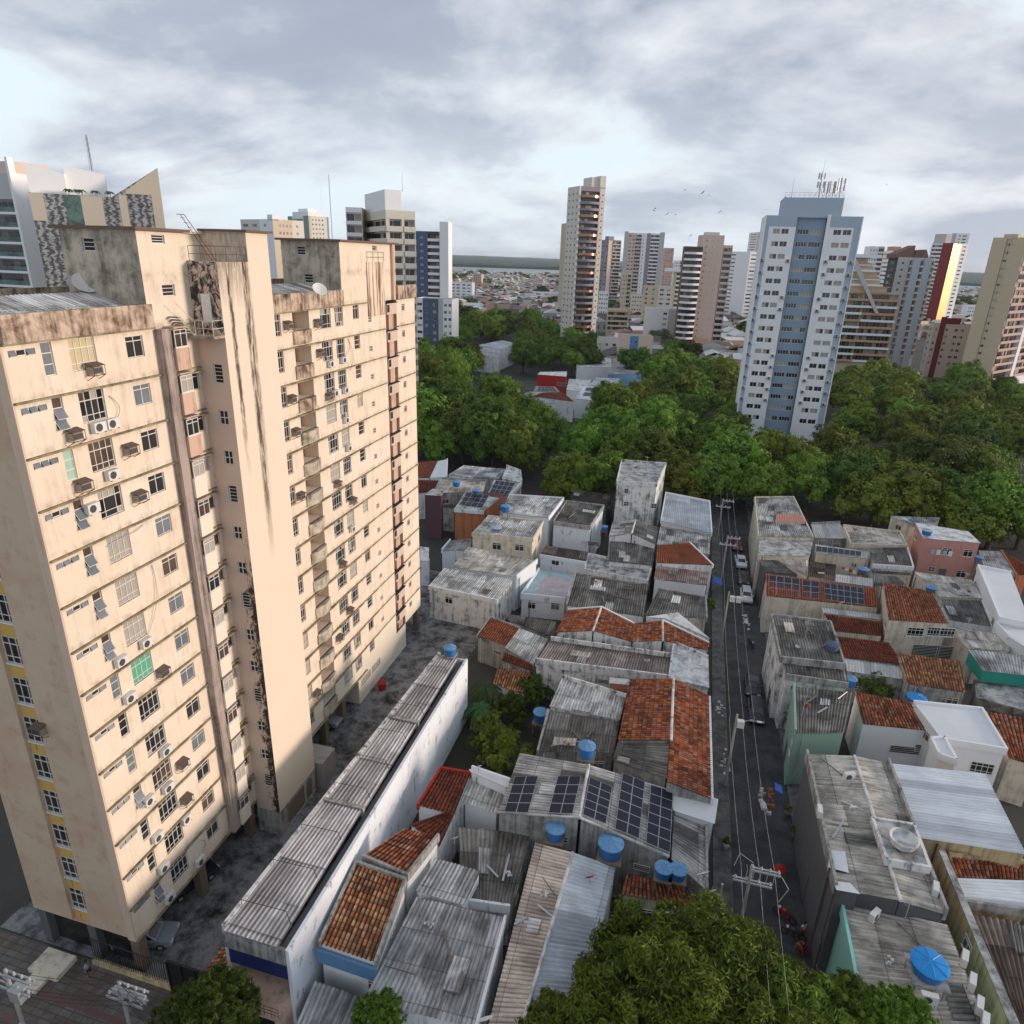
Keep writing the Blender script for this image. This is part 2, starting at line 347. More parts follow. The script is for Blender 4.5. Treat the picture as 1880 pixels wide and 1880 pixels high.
# roofs
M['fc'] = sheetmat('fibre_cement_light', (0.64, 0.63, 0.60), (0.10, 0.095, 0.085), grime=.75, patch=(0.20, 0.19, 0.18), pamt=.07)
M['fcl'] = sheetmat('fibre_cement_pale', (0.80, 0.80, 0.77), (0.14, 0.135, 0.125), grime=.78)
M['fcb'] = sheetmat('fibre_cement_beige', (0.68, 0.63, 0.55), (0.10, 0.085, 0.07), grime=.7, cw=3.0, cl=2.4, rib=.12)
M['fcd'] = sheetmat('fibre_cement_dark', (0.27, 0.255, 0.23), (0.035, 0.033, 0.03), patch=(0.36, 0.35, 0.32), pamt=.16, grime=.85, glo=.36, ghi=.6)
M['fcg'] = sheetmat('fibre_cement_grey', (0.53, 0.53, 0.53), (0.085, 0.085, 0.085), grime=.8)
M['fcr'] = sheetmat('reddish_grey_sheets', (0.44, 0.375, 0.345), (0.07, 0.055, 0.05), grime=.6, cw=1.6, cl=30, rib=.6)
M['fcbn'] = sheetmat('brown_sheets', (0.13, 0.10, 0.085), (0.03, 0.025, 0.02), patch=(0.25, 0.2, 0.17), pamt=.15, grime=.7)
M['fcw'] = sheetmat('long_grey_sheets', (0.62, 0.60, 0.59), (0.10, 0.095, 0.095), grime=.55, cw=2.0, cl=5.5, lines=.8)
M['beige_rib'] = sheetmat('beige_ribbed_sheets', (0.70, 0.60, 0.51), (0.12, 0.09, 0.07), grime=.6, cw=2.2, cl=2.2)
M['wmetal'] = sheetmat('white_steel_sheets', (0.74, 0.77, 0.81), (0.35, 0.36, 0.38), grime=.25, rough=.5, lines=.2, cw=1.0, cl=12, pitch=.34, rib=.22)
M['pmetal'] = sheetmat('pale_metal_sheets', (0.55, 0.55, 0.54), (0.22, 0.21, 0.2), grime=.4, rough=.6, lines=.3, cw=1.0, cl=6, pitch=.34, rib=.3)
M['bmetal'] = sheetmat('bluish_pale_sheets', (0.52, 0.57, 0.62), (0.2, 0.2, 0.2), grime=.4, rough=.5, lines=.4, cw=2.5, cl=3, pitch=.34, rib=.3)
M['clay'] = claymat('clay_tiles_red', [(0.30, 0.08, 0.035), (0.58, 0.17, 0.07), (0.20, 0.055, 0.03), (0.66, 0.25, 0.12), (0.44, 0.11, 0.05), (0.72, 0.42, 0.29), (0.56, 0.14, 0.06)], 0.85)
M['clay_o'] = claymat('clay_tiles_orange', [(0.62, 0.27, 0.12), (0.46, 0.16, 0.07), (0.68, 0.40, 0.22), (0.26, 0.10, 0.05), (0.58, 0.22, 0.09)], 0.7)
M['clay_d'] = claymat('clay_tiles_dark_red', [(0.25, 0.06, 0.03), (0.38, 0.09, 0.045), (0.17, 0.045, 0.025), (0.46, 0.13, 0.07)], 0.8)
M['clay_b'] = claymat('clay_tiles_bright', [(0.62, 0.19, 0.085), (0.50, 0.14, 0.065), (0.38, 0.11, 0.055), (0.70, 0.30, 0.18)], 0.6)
M['slab'] = plaster('weathered_concrete_slab', (0.52, 0.52, 0.50), (0.06, 0.06, 0.055), 0.85, 0.1, 0.42, 0.62)
M['slabw'] = plaster('whitewashed_slab', (0.72, 0.72, 0.70), (0.10, 0.095, 0.09), 0.75, 0.15, 0.46, 0.64)
M['whiteroof'] = plaster('white_roof_coating', (0.74, 0.745, 0.75), (0.4, 0.4, 0.38), 0.3, 0.2, 0.55, 0.8)
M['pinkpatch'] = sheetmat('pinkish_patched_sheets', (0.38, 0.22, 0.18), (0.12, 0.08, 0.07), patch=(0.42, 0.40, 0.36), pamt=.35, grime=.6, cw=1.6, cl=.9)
M['pinkroof'] = plain('salmon_sheet', (0.55, 0.26, 0.20), 0.8)
# walls of low houses
M['w_white'] = plaster('whitewashed_wall', (0.80, 0.81, 0.82), (0.10, 0.10, 0.095), 0.8, 0.5, 0.52, 0.66)
M['w_blue'] = plaster('bluish_white_wall', (0.76, 0.80, 0.85), (0.09, 0.09, 0.09), 0.7, 0.35, 0.55, 0.64)
M['w_clean'] = plaster('clean_white_wall', (0.84, 0.85, 0.86), (0.3, 0.3, 0.3), 0.3, 0.5, 0.55, 0.8)
M['w_gray'] = plaster('grey_wall', (0.42, 0.41, 0.385), (0.05, 0.05, 0.045), 0.8, 0.5, 0.45, 0.62)
M['w_dark'] = plaster('dark_grey_wall', (0.13, 0.13, 0.135), (0.03, 0.03, 0.03), 0.5, 0.5)
M['w_beige'] = plaster('beige_wall', (0.70, 0.63, 0.51), (0.10, 0.085, 0.06), 0.65, 0.5, 0.48, 0.66)
M['w_yellow'] = plaster('yellowish_wall', (0.58, 0.46, 0.26), (0.10, 0.085, 0.06), 0.75, 0.6, 0.46, 0.62)
M['w_mould'] = plaster('mouldy_white_wall', (0.78, 0.77, 0.745), (0.05, 0.056, 0.05), 0.9, 0.45, 0.48, 0.62)
M['w_pink'] = plaster('salmon_wall', (0.54, 0.27, 0.23), (0.14, 0.08, 0.07), 0.5, 0.5)
M['w_orange'] = plaster('orange_wall', (0.50, 0.19, 0.09), (0.10, 0.04, 0.03), 0.6, 0.6, 0.48, 0.64)
M['w_purple'] = plaster('plum_wall', (0.13, 0.065, 0.08), (0.04, 0.03, 0.03), 0.4, 0.5)
M['w_green'] = plaster('seafoam_wall', (0.30, 0.46, 0.38), (0.10, 0.12, 0.1), 0.4, 0.5)
M['w_turq'] = plaster('turquoise_wall', (0.30, 0.62, 0.58), (0.10, 0.15, 0.14), 0.3, 0.5)
M['w_red'] = plaster('red_wall', (0.42, 0.035, 0.03), (0.1, 0.02, 0.02), 0.4, 0.5)
M['w_bluep'] = plaster('blue_wall', (0.16, 0.30, 0.55), (0.05, 0.08, 0.12), 0.3, 0.5)
M['brick'] = plaster('bare_brick', (0.34, 0.13, 0.07), (0.08, 0.05, 0.04), 0.6, 0.3)
M['stone'] = plaster('rough_stone_wall', (0.26, 0.24, 0.21), (0.04, 0.04, 0.035), 0.85, 0.1, 0.42, 0.58)
M['conc'] = plaster('grey_concrete', (0.36, 0.35, 0.33), (0.10, 0.10, 0.09), 0.6, 0.2)
M['green_cloth'] = plain('green_tarpaulin', (0.02, 0.26, 0.20), 0.7)
M['blue_cloth'] = plain('blue_banner_cloth', (0.015, 0.03, 0.16), 0.6)
M['panel_frame'] = plain('aluminium_panel_frame', (0.55, 0.56, 0.58), 0.4, 0.5)
M['tank'] = plain('blue_polyethylene', (0.03, 0.16, 0.45), 0.45, var=.18)
M['tank_lid'] = plain('faded_blue_lid', (0.13, 0.30, 0.52), 0.6, var=.2)
M['tank_new'] = plain('bright_blue_lid', (0.01, 0.25, 0.62), 0.5)
M['wood'] = plain('grey_timber', (0.20, 0.16, 0.12), 0.9)
M['bark'] = plain('bark', (0.11, 0.085, 0.065), 0.95, var=.3)
# ================================================================== SETTING
def struct(name, mb, mat): return tag(mb.build(name, mat), kind='structure')
def flat(name, pts, z, mat):
    mb = MB(); mb.face([(p[0], p[1], z) for p in pts]); return struct(name, mb, mat)
m, t, b, pos = newmat('city_ground')
g1 = noise(t, pos, 0.05, 8.0, .7); g2 = noise(t, pos, 0.9, 6.0, .7)
c = mix(t, ramp(t, g1, [(.4, (0, 0, 0)), (.6, (1, 1, 1))]), (0.035, 0.034, 0.03), (0.075, 0.07, 0.06)); c = mix(t, math_n(t, 'MULTIPLY', g2, .5), c, (0.05, 0.05, 0.04))
setc(t, b, c); b.inputs['Roughness'].default_value = .95
flat('ground', [(-9000, -120), (9000, -120), (9000, 14000), (-9000, 14000)], 0.0, m)
m, t, b, pos = newmat('asphalt')
g1 = noise(t, pos, 0.5, 8.0, .7, .3); g2 = noise(t, scaled(t, pos, 1.2, .18, 1), 1.0, 5.0, .6)
c = mix(t, ramp(t, g1, [(.38, (0, 0, 0)), (.66, (1, 1, 1))]), (0.024, 0.025, 0.028), (0.068, 0.068, 0.07))
c = mix(t, ramp(t, g2, [(.58, (0, 0, 0)), (.7, (.5, .5, .5))]), c, (0.02, 0.02, 0.022)); setc(t, b, c); b.inputs['Roughness'].default_value = .8
ASPH = m
m, t, b, pos = newmat('sidewalk_concrete')
g1 = noise(t, pos, 0.8, 8.0, .7, .5); g2 = noise(t, pos, 5, 4.0, .6)
c = mix(t, ramp(t, g1, [(.36, (0, 0, 0)), (.62, (1, 1, 1))]), (0.19, 0.185, 0.175), (0.05, 0.047, 0.044)); c = mix(t, math_n(t, 'MULTIPLY', g2, .4), c, (0.12, 0.11, 0.1)); setc(t, b, c); b.inputs['Roughness'].default_value = .9
SIDE = m
m, t, b, pos = newmat('patterned_paving')
br = N(t, 'ShaderNodeTexBrick', i_Scale=1.0); br.offset = 0; lk(t, scaled(t, pos, .55, .55, .55), br.inputs[0])
br.inputs['Color1'].default_value = (0.13, 0.085, 0.06, 1); br.inputs['Color2'].default_value = (0.16, 0.15, 0.14, 1); br.inputs['Mortar'].default_value = (0.07, 0.06, 0.05, 1); br.inputs['Mortar Size'].default_value = .02
g1 = noise(t, pos, 0.7, 7.0, .7, .5)
c = mix(t, ramp(t, g1, [(.4, (0, 0, 0)), (.65, (.85, .85, .85))]), br.outputs[0], (0.06, 0.05, 0.045)); setc(t, b, c); b.inputs['Roughness'].default_value = .85
PAVE = m
m, t, b, pos = newmat('worn_red_stripe'); c = mix(t, ramp(t, noise(t, pos, 1.5, 6.0, .7), [(.45, (0, 0, 0)), (.6, (1, 1, 1))]), (0.14, 0.045, 0.04), (0.09, 0.075, 0.07)); setc(t, b, c); REDST = m
m, t, b, pos = newmat('alley_concrete')
g1 = noise(t, pos, 0.55, 10.0, .72, .12)
c = ramp(t, g1, [(.36, (0.03, 0.028, 0.026)), (.47, (0.13, 0.13, 0.13)), (.58, (0.25, 0.25, 0.255)), (.70, (0.11, 0.108, 0.105))]); setc(t, b, c); b.inputs['Roughness'].default_value = .95; b.inputs['Specular IOR Level'].default_value = .15
ALLEY = m
flat('street', [(8.0, 20), (13.6, 20), (14.0, 152), (8.6, 152)], 0.006, ASPH)
flat('avenue', [(-140, 150.5), (140, 150.5), (140, 163), (-140, 163)], 0.010, ASPH)
flat('cross_street', [(-75, 6), (9, 6), (9, 19.2), (-75, 19.2)], 0.004, ASPH)
mb = MB(); mb.box(6.4, 20, 0.0, 8.0, 150, 0.14); struct('sidewalk', mb, SIDE)
mb = MB(); mb.box(13.6, 20, 0.0, 15.6, 150, 0.14); struct('sidewalk', mb, SIDE)
mb = MB(); mb.box(-140, 163, 0.0, 140, 168, 0.14); struct('sidewalk', mb, SIDE)
mb = MB(); mb.box(-75, 19.2, 0.0, -26.5, 26.0, 0.13); struct('pavement', mb, PAVE)
flat('pavement_stripe', [(-75, 21.0), (-29, 21.0), (-29, 21.45), (-75, 21.45)], 0.136, REDST)
flat('pavement_stripe', [(-75, 22.9), (-31, 22.9), (-31, 23.25), (-75, 23.25)], 0.136, REDST)
flat('alley', [(-46, 26.2), (-25.2, 26.2), (-23.5, 95), (-46, 95)], 0.012, ALLEY)
flat('backyard', [(-20.2, 41), (-11, 41), (-10, 61), (-20.2, 61)], 0.03, plain('dark_soil', (0.035, 0.035, 0.022), .95, var=.5))
m, t, b, pos = newmat('river_water'); setc(t, b, (0.20, 0.22, 0.235)); b.inputs['Roughness'].default_value = .35
bump(t, b, noise(t, scaled(t, pos, .02, .05, 1), 1.0, 3.0), .15, 1.0)
flat('river', [(-6000, 1850), (-760, 2030), (-430, 2150), (649, 2180), (3000, 1500), (9000, 1100), (9000, 9000), (-6000, 9000)], 0.4, m)
# far bank: one continuous low forest
fb = leafmat('far_forest_green', (0.035, 0.055, 0.028), (0.05, 0.075, 0.035), (0.03, 0.045, 0.028))
mb = MB(); rnd = random.Random(3)
fx = [-5200 + i * 38 for i in range(250)]
def bank(x): return 2870 + 130 * math.exp(-((x + 500) / 500) ** 2) - max(0, x - 700) * .55
rows = []
for k, (dy, hh) in enumerate([(0, 0.4), (5, 11), (60, 16), (260, 19), (700, 21), (1500, 24), (3200, 30), (6000, 36)]):
    rows.append([(x + rnd.uniform(-9, 9), bank(x) + dy, hh + (rnd.uniform(-3.5, 3.5) if k else 0) + (5 * math.sin(x / 610) if k > 4 else 0)) for x in fx])
for a, bb in zip(rows, rows[1:]):
    for i in range(len(fx) - 1): mb.face([a[i], a[i + 1], bb[i + 1], bb[i]])
tag(mb.build('far_bank_forest', fb), 'low dark forest along the far bank of the river', 'forest', kind='stuff')

# ================================================================== WINDOWS
WIN = {}
def winmesh(kind, w_, h_, style):
    """frame + pane meshes: local x along the wall, z up from the sill, -y outwards"""
    key = (kind, round(w_, 2), round(h_, 2), style)
    if key in WIN: return WIN[key]
    fr = MB(); pn = MB(); f = .045
    mats = [M['glass'], M['glass_br'], M['glass_bl'], M['curtain'], M['darkint'], M['curtain_y'], M['green_curtain'], M['mint']]
    def bar(x0, z0, x1, z1, y=-.03): fr.box(x0, y, z0, x1, y + .05, z1)
    def frame(x0, z0, x1, z1):
        bar(x0, z0, x0 + f, z1); bar(x1 - f, z0, x1, z1); bar(x0 + f, z1 - f, x1 - f, z1); bar(x0 + f, z0, x1 - f, z0 + f)
    frame(0, 0, w_, h_); r = random.Random(sum(map(ord, style)) * 7 + int(w_ * 31))
    def pane(x0, z0, x1, z1, mi):
        pn.m = mi; pn.face([(x0, .01, z0), (x1, .01, z0), (x1, .01, z1), (x0, .01, z1)])
    base = {'glass': 0, 'brown': 1, 'blue': 2, 'curtain': 3, 'yellow': 5, 'green': 6, 'mint': 7, 'dark': 4, 'mixed': 0, 'open': 4}[style]
    if kind == 'large':
        cols = 4; cw = w_ / cols; zt = h_ * .70; zb = h_ * .22
        for i in range(cols):
            for z0, z1 in ((0, zb), (zb, zt), (zt, h_)):
                mi = base
                if style == 'mixed': mi = r.choice((0, 0, 1, 2, 3, 4))
                if style == 'open': mi = 4 if i in (1, 2) and z0 < zt - .01 else r.choice((0, 3))
                pane(i * cw, z0, (i + 1) * cw, z1, mi)
            if i: bar(i * cw - f * .4, (0 if style != 'open' or i != 2 else zt), i * cw + f * .4, h_)
        bar(f, zt - f * .5, w_ - f, zt + f * .5, -.035); bar(f, zb - f * .4, w_ - f, zb + f * .4, -.025)
        fr.box(-.05, -.10, -.07, w_ + .05, .04, 0)
    elif kind == 'tall':
        ch = h_ / 3
        for i in range(3):
            z0 = i * ch; tilt = style == 'open' and i < 2
            mi = {0: 2, 1: 2, 2: 1}[i] if style == 'open' else base
            if tilt:
                pn.m = 2; pn.face([(f, -.38, z0 + .03), (w_ - f, -.38, z0 + .03), (w_ - f, -.02, z0 + ch), (f, -.02, z0 + ch)])
                fr.tube((0, -.38, z0 + .03), (0, -.02, z0 + ch), .02, 4); fr.tube((w_, -.38, z0 + .03), (w_, -.02, z0 + ch), .02, 4); fr.tube((0, -.38, z0 + .03), (w_, -.38, z0 + .03), .02, 4)
                pane(0, z0, w_, z0 + ch, 4)
            else: pane(0, z0, w_, z0 + ch, mi)
            if i: bar(f, z0 - f * .5, w_ - f, z0 + f * .5, -.035)
    elif kind == 'strip':
        cw = w_ / 3
        for i in range(3):
            mi = 4 if (i == 1 and style != 'blue') else 2
            pane(i * cw, 0, (i + 1) * cw, h_, mi)
            if mi == 2:
                pn.m = 2; pn.face([(i * cw + f, -.16, .02), ((i + 1) * cw - f, -.16, .02), ((i + 1) * cw - f, -.02, h_), (i * cw + f, -.02, h_)])
                fr.tube((i * cw + f, -.16, .02), ((i + 1) * cw - f, -.16, .02), .014, 4)
            if i: bar(i * cw - f * .5, 0, i * cw + f * .5, h_, -.035)
    elif kind == 'small':
        zt = h_ * .76
        for i in range(2):
            for z0, z1 in ((0, zt), (zt, h_)):
                pane(i * w_ / 2, z0, (i + 1) * w_ / 2, z1, base if style not in ('mixed', 'open') else r.choice((4, 0, 1)))
        bar(w_ / 2 - f * .5, f, w_ / 2 + f * .5, h_ - f, -.035); bar(f, zt - f * .5, w_ - f, zt + f * .5, -.04)
        fr.box(-.05, -.08, -.06, w_ + .05, .04, 0)
    elif kind == 'louvre':
        pane(0, 0, w_, h_, 4); n = max(3, int(h_ / .22))
        for i in range(1, n): fr.box(f, -.015, i * h_ / n - .018, w_ - f, .005, i * h_ / n + .018)
    elif kind == 'grid':
        pane(0, 0, w_, h_, 4); bar(w_ / 2 - .03, 0, w_ / 2 + .03, h_, -.02); bar(0, h_ / 2 - .03, w_, h_ / 2 + .03, -.025)
    elif kind == 'end':
        cols = 3; zt = h_ * .74; zb = h_ * .25
        for i in range(cols):
            for z0, z1 in ((0, zb), (zb, zt), (zt, h_)): pane(i * w_ / cols, z0, (i + 1) * w_ / cols, z1, base)
            if i: bar(i * w_ / cols - f * .5, 0, i * w_ / cols + f * .5, h_)
        bar(f, zt - f * .5, w_ - f, zt + f * .5, -.035); bar(f, zb - f * .5, w_ - f, zb + f * .5, -.025); fr.box(-.05, -.14, -.10, w_ + .05, .04, 0)
    elif kind == 'far':                                  # distant window: pane with one mullion
        pane(0, 0, w_, h_, base); bar(w_ / 2 - f * .5, 0, w_ / 2 + f * .5, h_)
    fo = fr.build('window', M['white_frame'], org=(0, 0, 0)); po = pn.build('pane', mats, org=(0, 0, 0))
    WIN[key] = (fo.data, po.data); bpy.data.objects.remove(fo); bpy.data.objects.remove(po)
    return WIN[key]
def window(parent, kind, O, d, s, z, w_, h_, style, depth=.12, label=None, name='window'):
    """O + d*s is the left end; the pane sits `depth` behind the wall face"""
    n = (d[1], -d[0]); P = (O[0] + d[0] * s - n[0] * depth, O[1] + d[1] * s - n[1] * depth, z)
    fm, pm = winmesh(kind, w_, h_, style)
    o = put(name, fm, parent, P, math.atan2(d[1], d[0])); o['org'] = tuple(P)
    p = put('pane', pm, o, (0, 0, 0), 0, False)
    if label: o['label'] = label
    return o

# ================================================================== BIG CREAM APARTMENT TOWER
UF = -32.88; ZL = [44.02 - 2.9 * k for k in range(15)]           # ledge heights
tw = empty('apartment_tower', (-37.4, 51, 0), 'stained cream fourteen storey apartment block filling the left of the photo', 'building')
rw = random.Random(11)
Y = (0, 1)                                                        # wall direction of the long facade (outward normal +X)
holes = []; wins = []
def fac(v0, v1, z0, z1, kind, style, name='window', dp=.15):
    holes.append((v0 - 26.25, v1 - 26.25, z0, z1, dp)); wins.append((kind, v0, z0, v1 - v0, z1 - z0, style, name))
LS = ['glass', 'mixed', 'mixed', 'open', 'curtain', 'mixed', 'brown', 'curtain', 'open']
for k in range(14):
    L = ZL[k]; pick = lambda *a: rw.choice(a)
    fac(26.5, 28.0, L - .65, L - .32, 'strip', pick('glass', 'glass', 'blue'))
    fac(28.32, 28.98, L - 1.85, L - .1, 'tall', 'mint' if k == 2 else pick('open', 'open', 'glass', 'blue'))
    fac(30.0, 31.72, L - 1.85, L - .1, 'large', {0: 'yellow', 7: 'green'}.get(k, rw.choice(LS)))
    fac(33.92, 35.28, L - 1.62, L - .36, 'small', 'dark' if k in (0, 2, 9) else pick('mixed', 'glass', 'brown', 'blue'))
    if k: fac(38.45, 39.75, L - 1.5, L - .35, 'small', pick('brown', 'glass', 'curtain'))
    fac(48.5, 50.0, L - 1.85, L - .1, 'large', pick('glass', 'curtain', 'mixed'))
    holes.append((51.74 - 26.25, 54.3 - 26.25, L - 1.62, L - .1, 1.5))
    fac(56.15, 58.0, L - 1.85, L - .1, 'large', rw.choice(LS)); fac(58.75, 60.3, L - 1.85, L - .1, 'large', rw.choice(LS))
    fac(62.3, 63.5, L - 1.45, L - .1, 'tall' if k % 3 else 'small', pick('glass', 'curtain', 'brown'))
    if k < 13: fac(65.5, 66.2, L - 2.0, L - 1.45, 'grid', 'glass')
    fac(73.8, 74.6, L - 1.35, L - .6, 'small', pick('glass', 'brown'))
# facade wall in vertical bays: 26.25-69.6 (plain), shaft 69.6-72.4 recessed, 72.4-77.5
mb = MB()
O = (UF, 26.25)
hA = [h for h in holes if h[1] < 13]; hB = [h for h in holes if h[0] > 13 and h[1] < 43.3]; hC = [h for h in holes if h[0] > 43.3]
mb.wall(O, Y, 10.0, ZL[14], ZL[0], (1, 0), [h for h in hA if h[1] <= 10])
mb.wall((UF, 36.25), Y, 3.75, ZL[14], ZL[0], (1, 0), [(h[0] - 10, h[1] - 10) + tuple(h[2:]) for h in holes if 10 < h[0] < 13.6])
mb.wall((UF, 45.8), Y, 23.8, ZL[13], ZL[0], (1, 0), [(h[0] - 19.55, h[1] - 19.55) + tuple(h[2:]) for h in hB if h[2] > ZL[13]])
mb.wall((UF, 72.4), Y, 5.1, ZL[13], ZL[0], (1, 0), [(h[0] - 46.15, h[1] - 46.15) + tuple(h[2:]) for h in hC if h[2] > ZL[13]])
mb.m = 1                                                          # paler bottom storey
mb.wall((UF, 45.8), Y, 23.8, ZL[14], ZL[13], (1, 0), [(h[0] - 19.55, h[1] - 19.55) + tuple(h[2:]) for h in hB if h[2] < ZL[13]])
mb.wall((UF, 72.4), Y, 5.1, ZL[14], ZL[13], (1, 0), [(h[0] - 46.15, h[1] - 46.15) + tuple(h[2:]) for h in hC if h[2] < ZL[13]])
mb.wall((UF, 59.2), Y, 13.2, 0, ZL[14], (1, 0), [(.6, 3.0, 2.0, 2.9), (3.3, 5.6, 2.0, 2.9)])
mb.face([(UF, 59.2, 0), (UF, 59.2, 3.42), (-40, 59.2, 3.42), (-40, 59.2, 0)]); mb.face([(UF, 72.4, 0), (-40, 72.4, 0), (-40, 72.4, 3.42), (UF, 72.4, 3.42)])
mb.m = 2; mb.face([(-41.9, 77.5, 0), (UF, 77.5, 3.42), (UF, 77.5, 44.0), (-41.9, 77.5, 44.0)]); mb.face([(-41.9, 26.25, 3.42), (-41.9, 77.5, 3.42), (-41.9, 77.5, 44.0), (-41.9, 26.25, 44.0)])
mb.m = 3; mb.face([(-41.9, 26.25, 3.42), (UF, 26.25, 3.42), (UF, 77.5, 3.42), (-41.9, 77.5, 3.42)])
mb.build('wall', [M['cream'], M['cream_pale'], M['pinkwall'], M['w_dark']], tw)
for kind, v0, z0, w_, h_, style, name in wins: window(tw, kind, O, Y, v0 - 26.25, z0, w_, h_, style, name=name)
for s0, s1 in ((59.8, 62.2), (62.5, 64.8)): window(tw, 'large', O, Y, s0 - 26.25, 2.0, s1 - s0, .9, 'curtain')
# recessed shaft with terracotta strip and boxed-in washing enclosures
mb = MB(); mb.face([(UF - 1.1, 69.6, 3.4), (UF - 1.1, 72.4, 3.4), (UF - 1.1, 72.4, 44), (UF - 1.1, 69.6, 44)])
mb.face([(UF, 69.6, 3.4), (UF - 1.1, 69.6, 3.4), (UF - 1.1, 69.6, 44), (UF, 69.6, 44)]); mb.face([(UF - 1.1, 72.4, 3.4), (UF, 72.4, 3.4), (UF, 72.4, 44), (UF - 1.1, 72.4, 44)])
mb.box(UF - 1.0, 70.9, 3.4, UF - .25, 72.1, 43.2); mb.build('shaft', M['shaftpink'], tw)
for k in range(14):
    L = ZL[k]; mb = MB(); mb.box(UF - 1.0, 69.75, L - 1.5, UF + .12, 72.25, L - .35)
    mb.m = 1; mb.box(UF - .9, 69.70, L - 1.3, UF - .1, 69.749, L - .5); mb.box(UF + .12, 69.8, L - 1.25, UF + .16, 70.3, L - .5); mb.box(UF - .9, 69.6, L - .35, UF + .2, 72.4, L - .27)
    mb.build('washing_enclosure', [M['pinkwall'], M['darkint']], tw)
# ledges, stepping out along the front
for k in range(15):
    L = ZL[k]
    for grp in (((26.2, 36.3, .28),), ((38.2, 40.0, .22),), ((45.8, 56.0, .42), (56.0, 61.2, .32), (61.2, 65.0, .22), (65.0, 69.6, .14)), ((72.4, 77.55, .2),)):
        mb = MB()
        for v0, v1, o in grp:
            if k == 14 and v0 > 59: continue
            mb.box(UF - .02, v0, L - .08, UF + o * .6, v1, L + .03)
        if mb.v: mb.build('ledge', M['ledge'], tw)
# pilaster and the stacked bay beside it
mb = MB(); mb.box(UF, 36.3, 3.42, UF + .55, 37.1, 43.9); mb.build('pilaster', M['pilaster'], tw)
for k in range(14):
    L = ZL[k]; mb = MB(); mb.box(UF + .002, 37.1, L - 2.75, UF + .75, 38.3, L - 1.35); mb.build('balcony_parapet', M['shaftpink'] if k < 3 else M['cream_pale'], tw)
    window(tw, 'small', (UF + .75, 37.15), Y, 0, L - 1.3, 1.1, 1.1, rw.choice(('curtain', 'glass', 'brown')), depth=.05)
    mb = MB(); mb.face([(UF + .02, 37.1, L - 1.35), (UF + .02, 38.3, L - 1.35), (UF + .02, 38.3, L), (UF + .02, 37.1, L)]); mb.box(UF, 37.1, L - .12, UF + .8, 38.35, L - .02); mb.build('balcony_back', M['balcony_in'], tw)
    if k: mb = MB(); mb.box(UF, 38.4, L - .32, UF + .35, 39.85, L - .24); mb.build('window_hood', M['ledge'], tw)
# recessed balconies of the second half: stained bowed parapets below the opening
for k in range(14):
    L = ZL[k]; mb = MB(); n = 8
    for i in range(n):
        a0, a1 = i / n, (i + 1) / n; o0, o1 = .12 + .3 * math.sin(math.pi * a0), .12 + .3 * math.sin(math.pi * a1); v0, v1 = 51.6 + 2.8 * a0, 51.6 + 2.8 * a1
        zt = L - 1.62; zb = L - 2.72
        mb.face([(UF + o0, v0, zb), (UF + o1, v1, zb), (UF + o1, v1, zt), (UF + o0, v0, zt)]); mb.face([(UF + o0, v0, zt), (UF + o1, v1, zt), (UF - .15, v1, zt), (UF - .15, v0, zt)])
    for v in (51.6, 54.4): mb.face([(UF, v, L - 2.72), (UF + .12, v, L - 2.72), (UF + .12, v, L - 1.62), (UF, v, L - 1.62)])
    mb.build('balcony_parapet', M['parapet'] if k < 3 else M['grimy'], tw)
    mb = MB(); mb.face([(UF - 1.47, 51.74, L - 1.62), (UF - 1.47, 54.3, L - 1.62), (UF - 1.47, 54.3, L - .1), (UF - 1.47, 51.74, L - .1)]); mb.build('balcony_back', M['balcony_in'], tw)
# end wall facing the camera, with the recessed yellow window strip
hs = []
mbY = MB()
for k in range(14):
    L = ZL[k]
    if k == 0: pass
mb = MB(); mb.wall((-41.9, 26.25), (1, 0), 9.02, ZL[14], ZL[0], (0, -1), [(3.5, 5.1, ZL[14] + .05, ZL[0] - .5, .35)])
mb.m = 1; mb.box(-33.5, 26.12, ZL[14], UF + .01, 26.249, ZL[0]); mb.build('end_wall', [M['endwall'], M['endedge']], tw)
for k in range(14):
    L = ZL[k]; mb = MB(); mb.box(-38.4, 26.5, ZL[k + 1] + .04, -36.8, 26.62, L - 1.85); mb.build('spandrel', M['yellow'], tw)
    window(tw, 'end', (-41.9, 26.25), (1, 0), 3.5, L - 1.85, 1.6, 1.85, 'glass', depth=.30)
# parapet bands
for v0, v1 in ((26.25, 36.2), (45.9, 60.3), (72.4, 77.5)):
    mb = MB(); mb.box(UF - .2, v0, ZL[0] + .03, UF + .22, v1, 45.42); mb.build('parapet', M['parapet'], tw)
mb = MB(); mb.box(-41.9, 26.2, ZL[0], UF - .2, 26.45, 45.3); mb.box(-42.1, 26.2, ZL[0], -41.85, 77.5, 46.0); mb.box(-41.9, 77.3, ZL[0], UF - .2, 77.5, 45.3); mb.build('parapet', M['parapet'], tw)
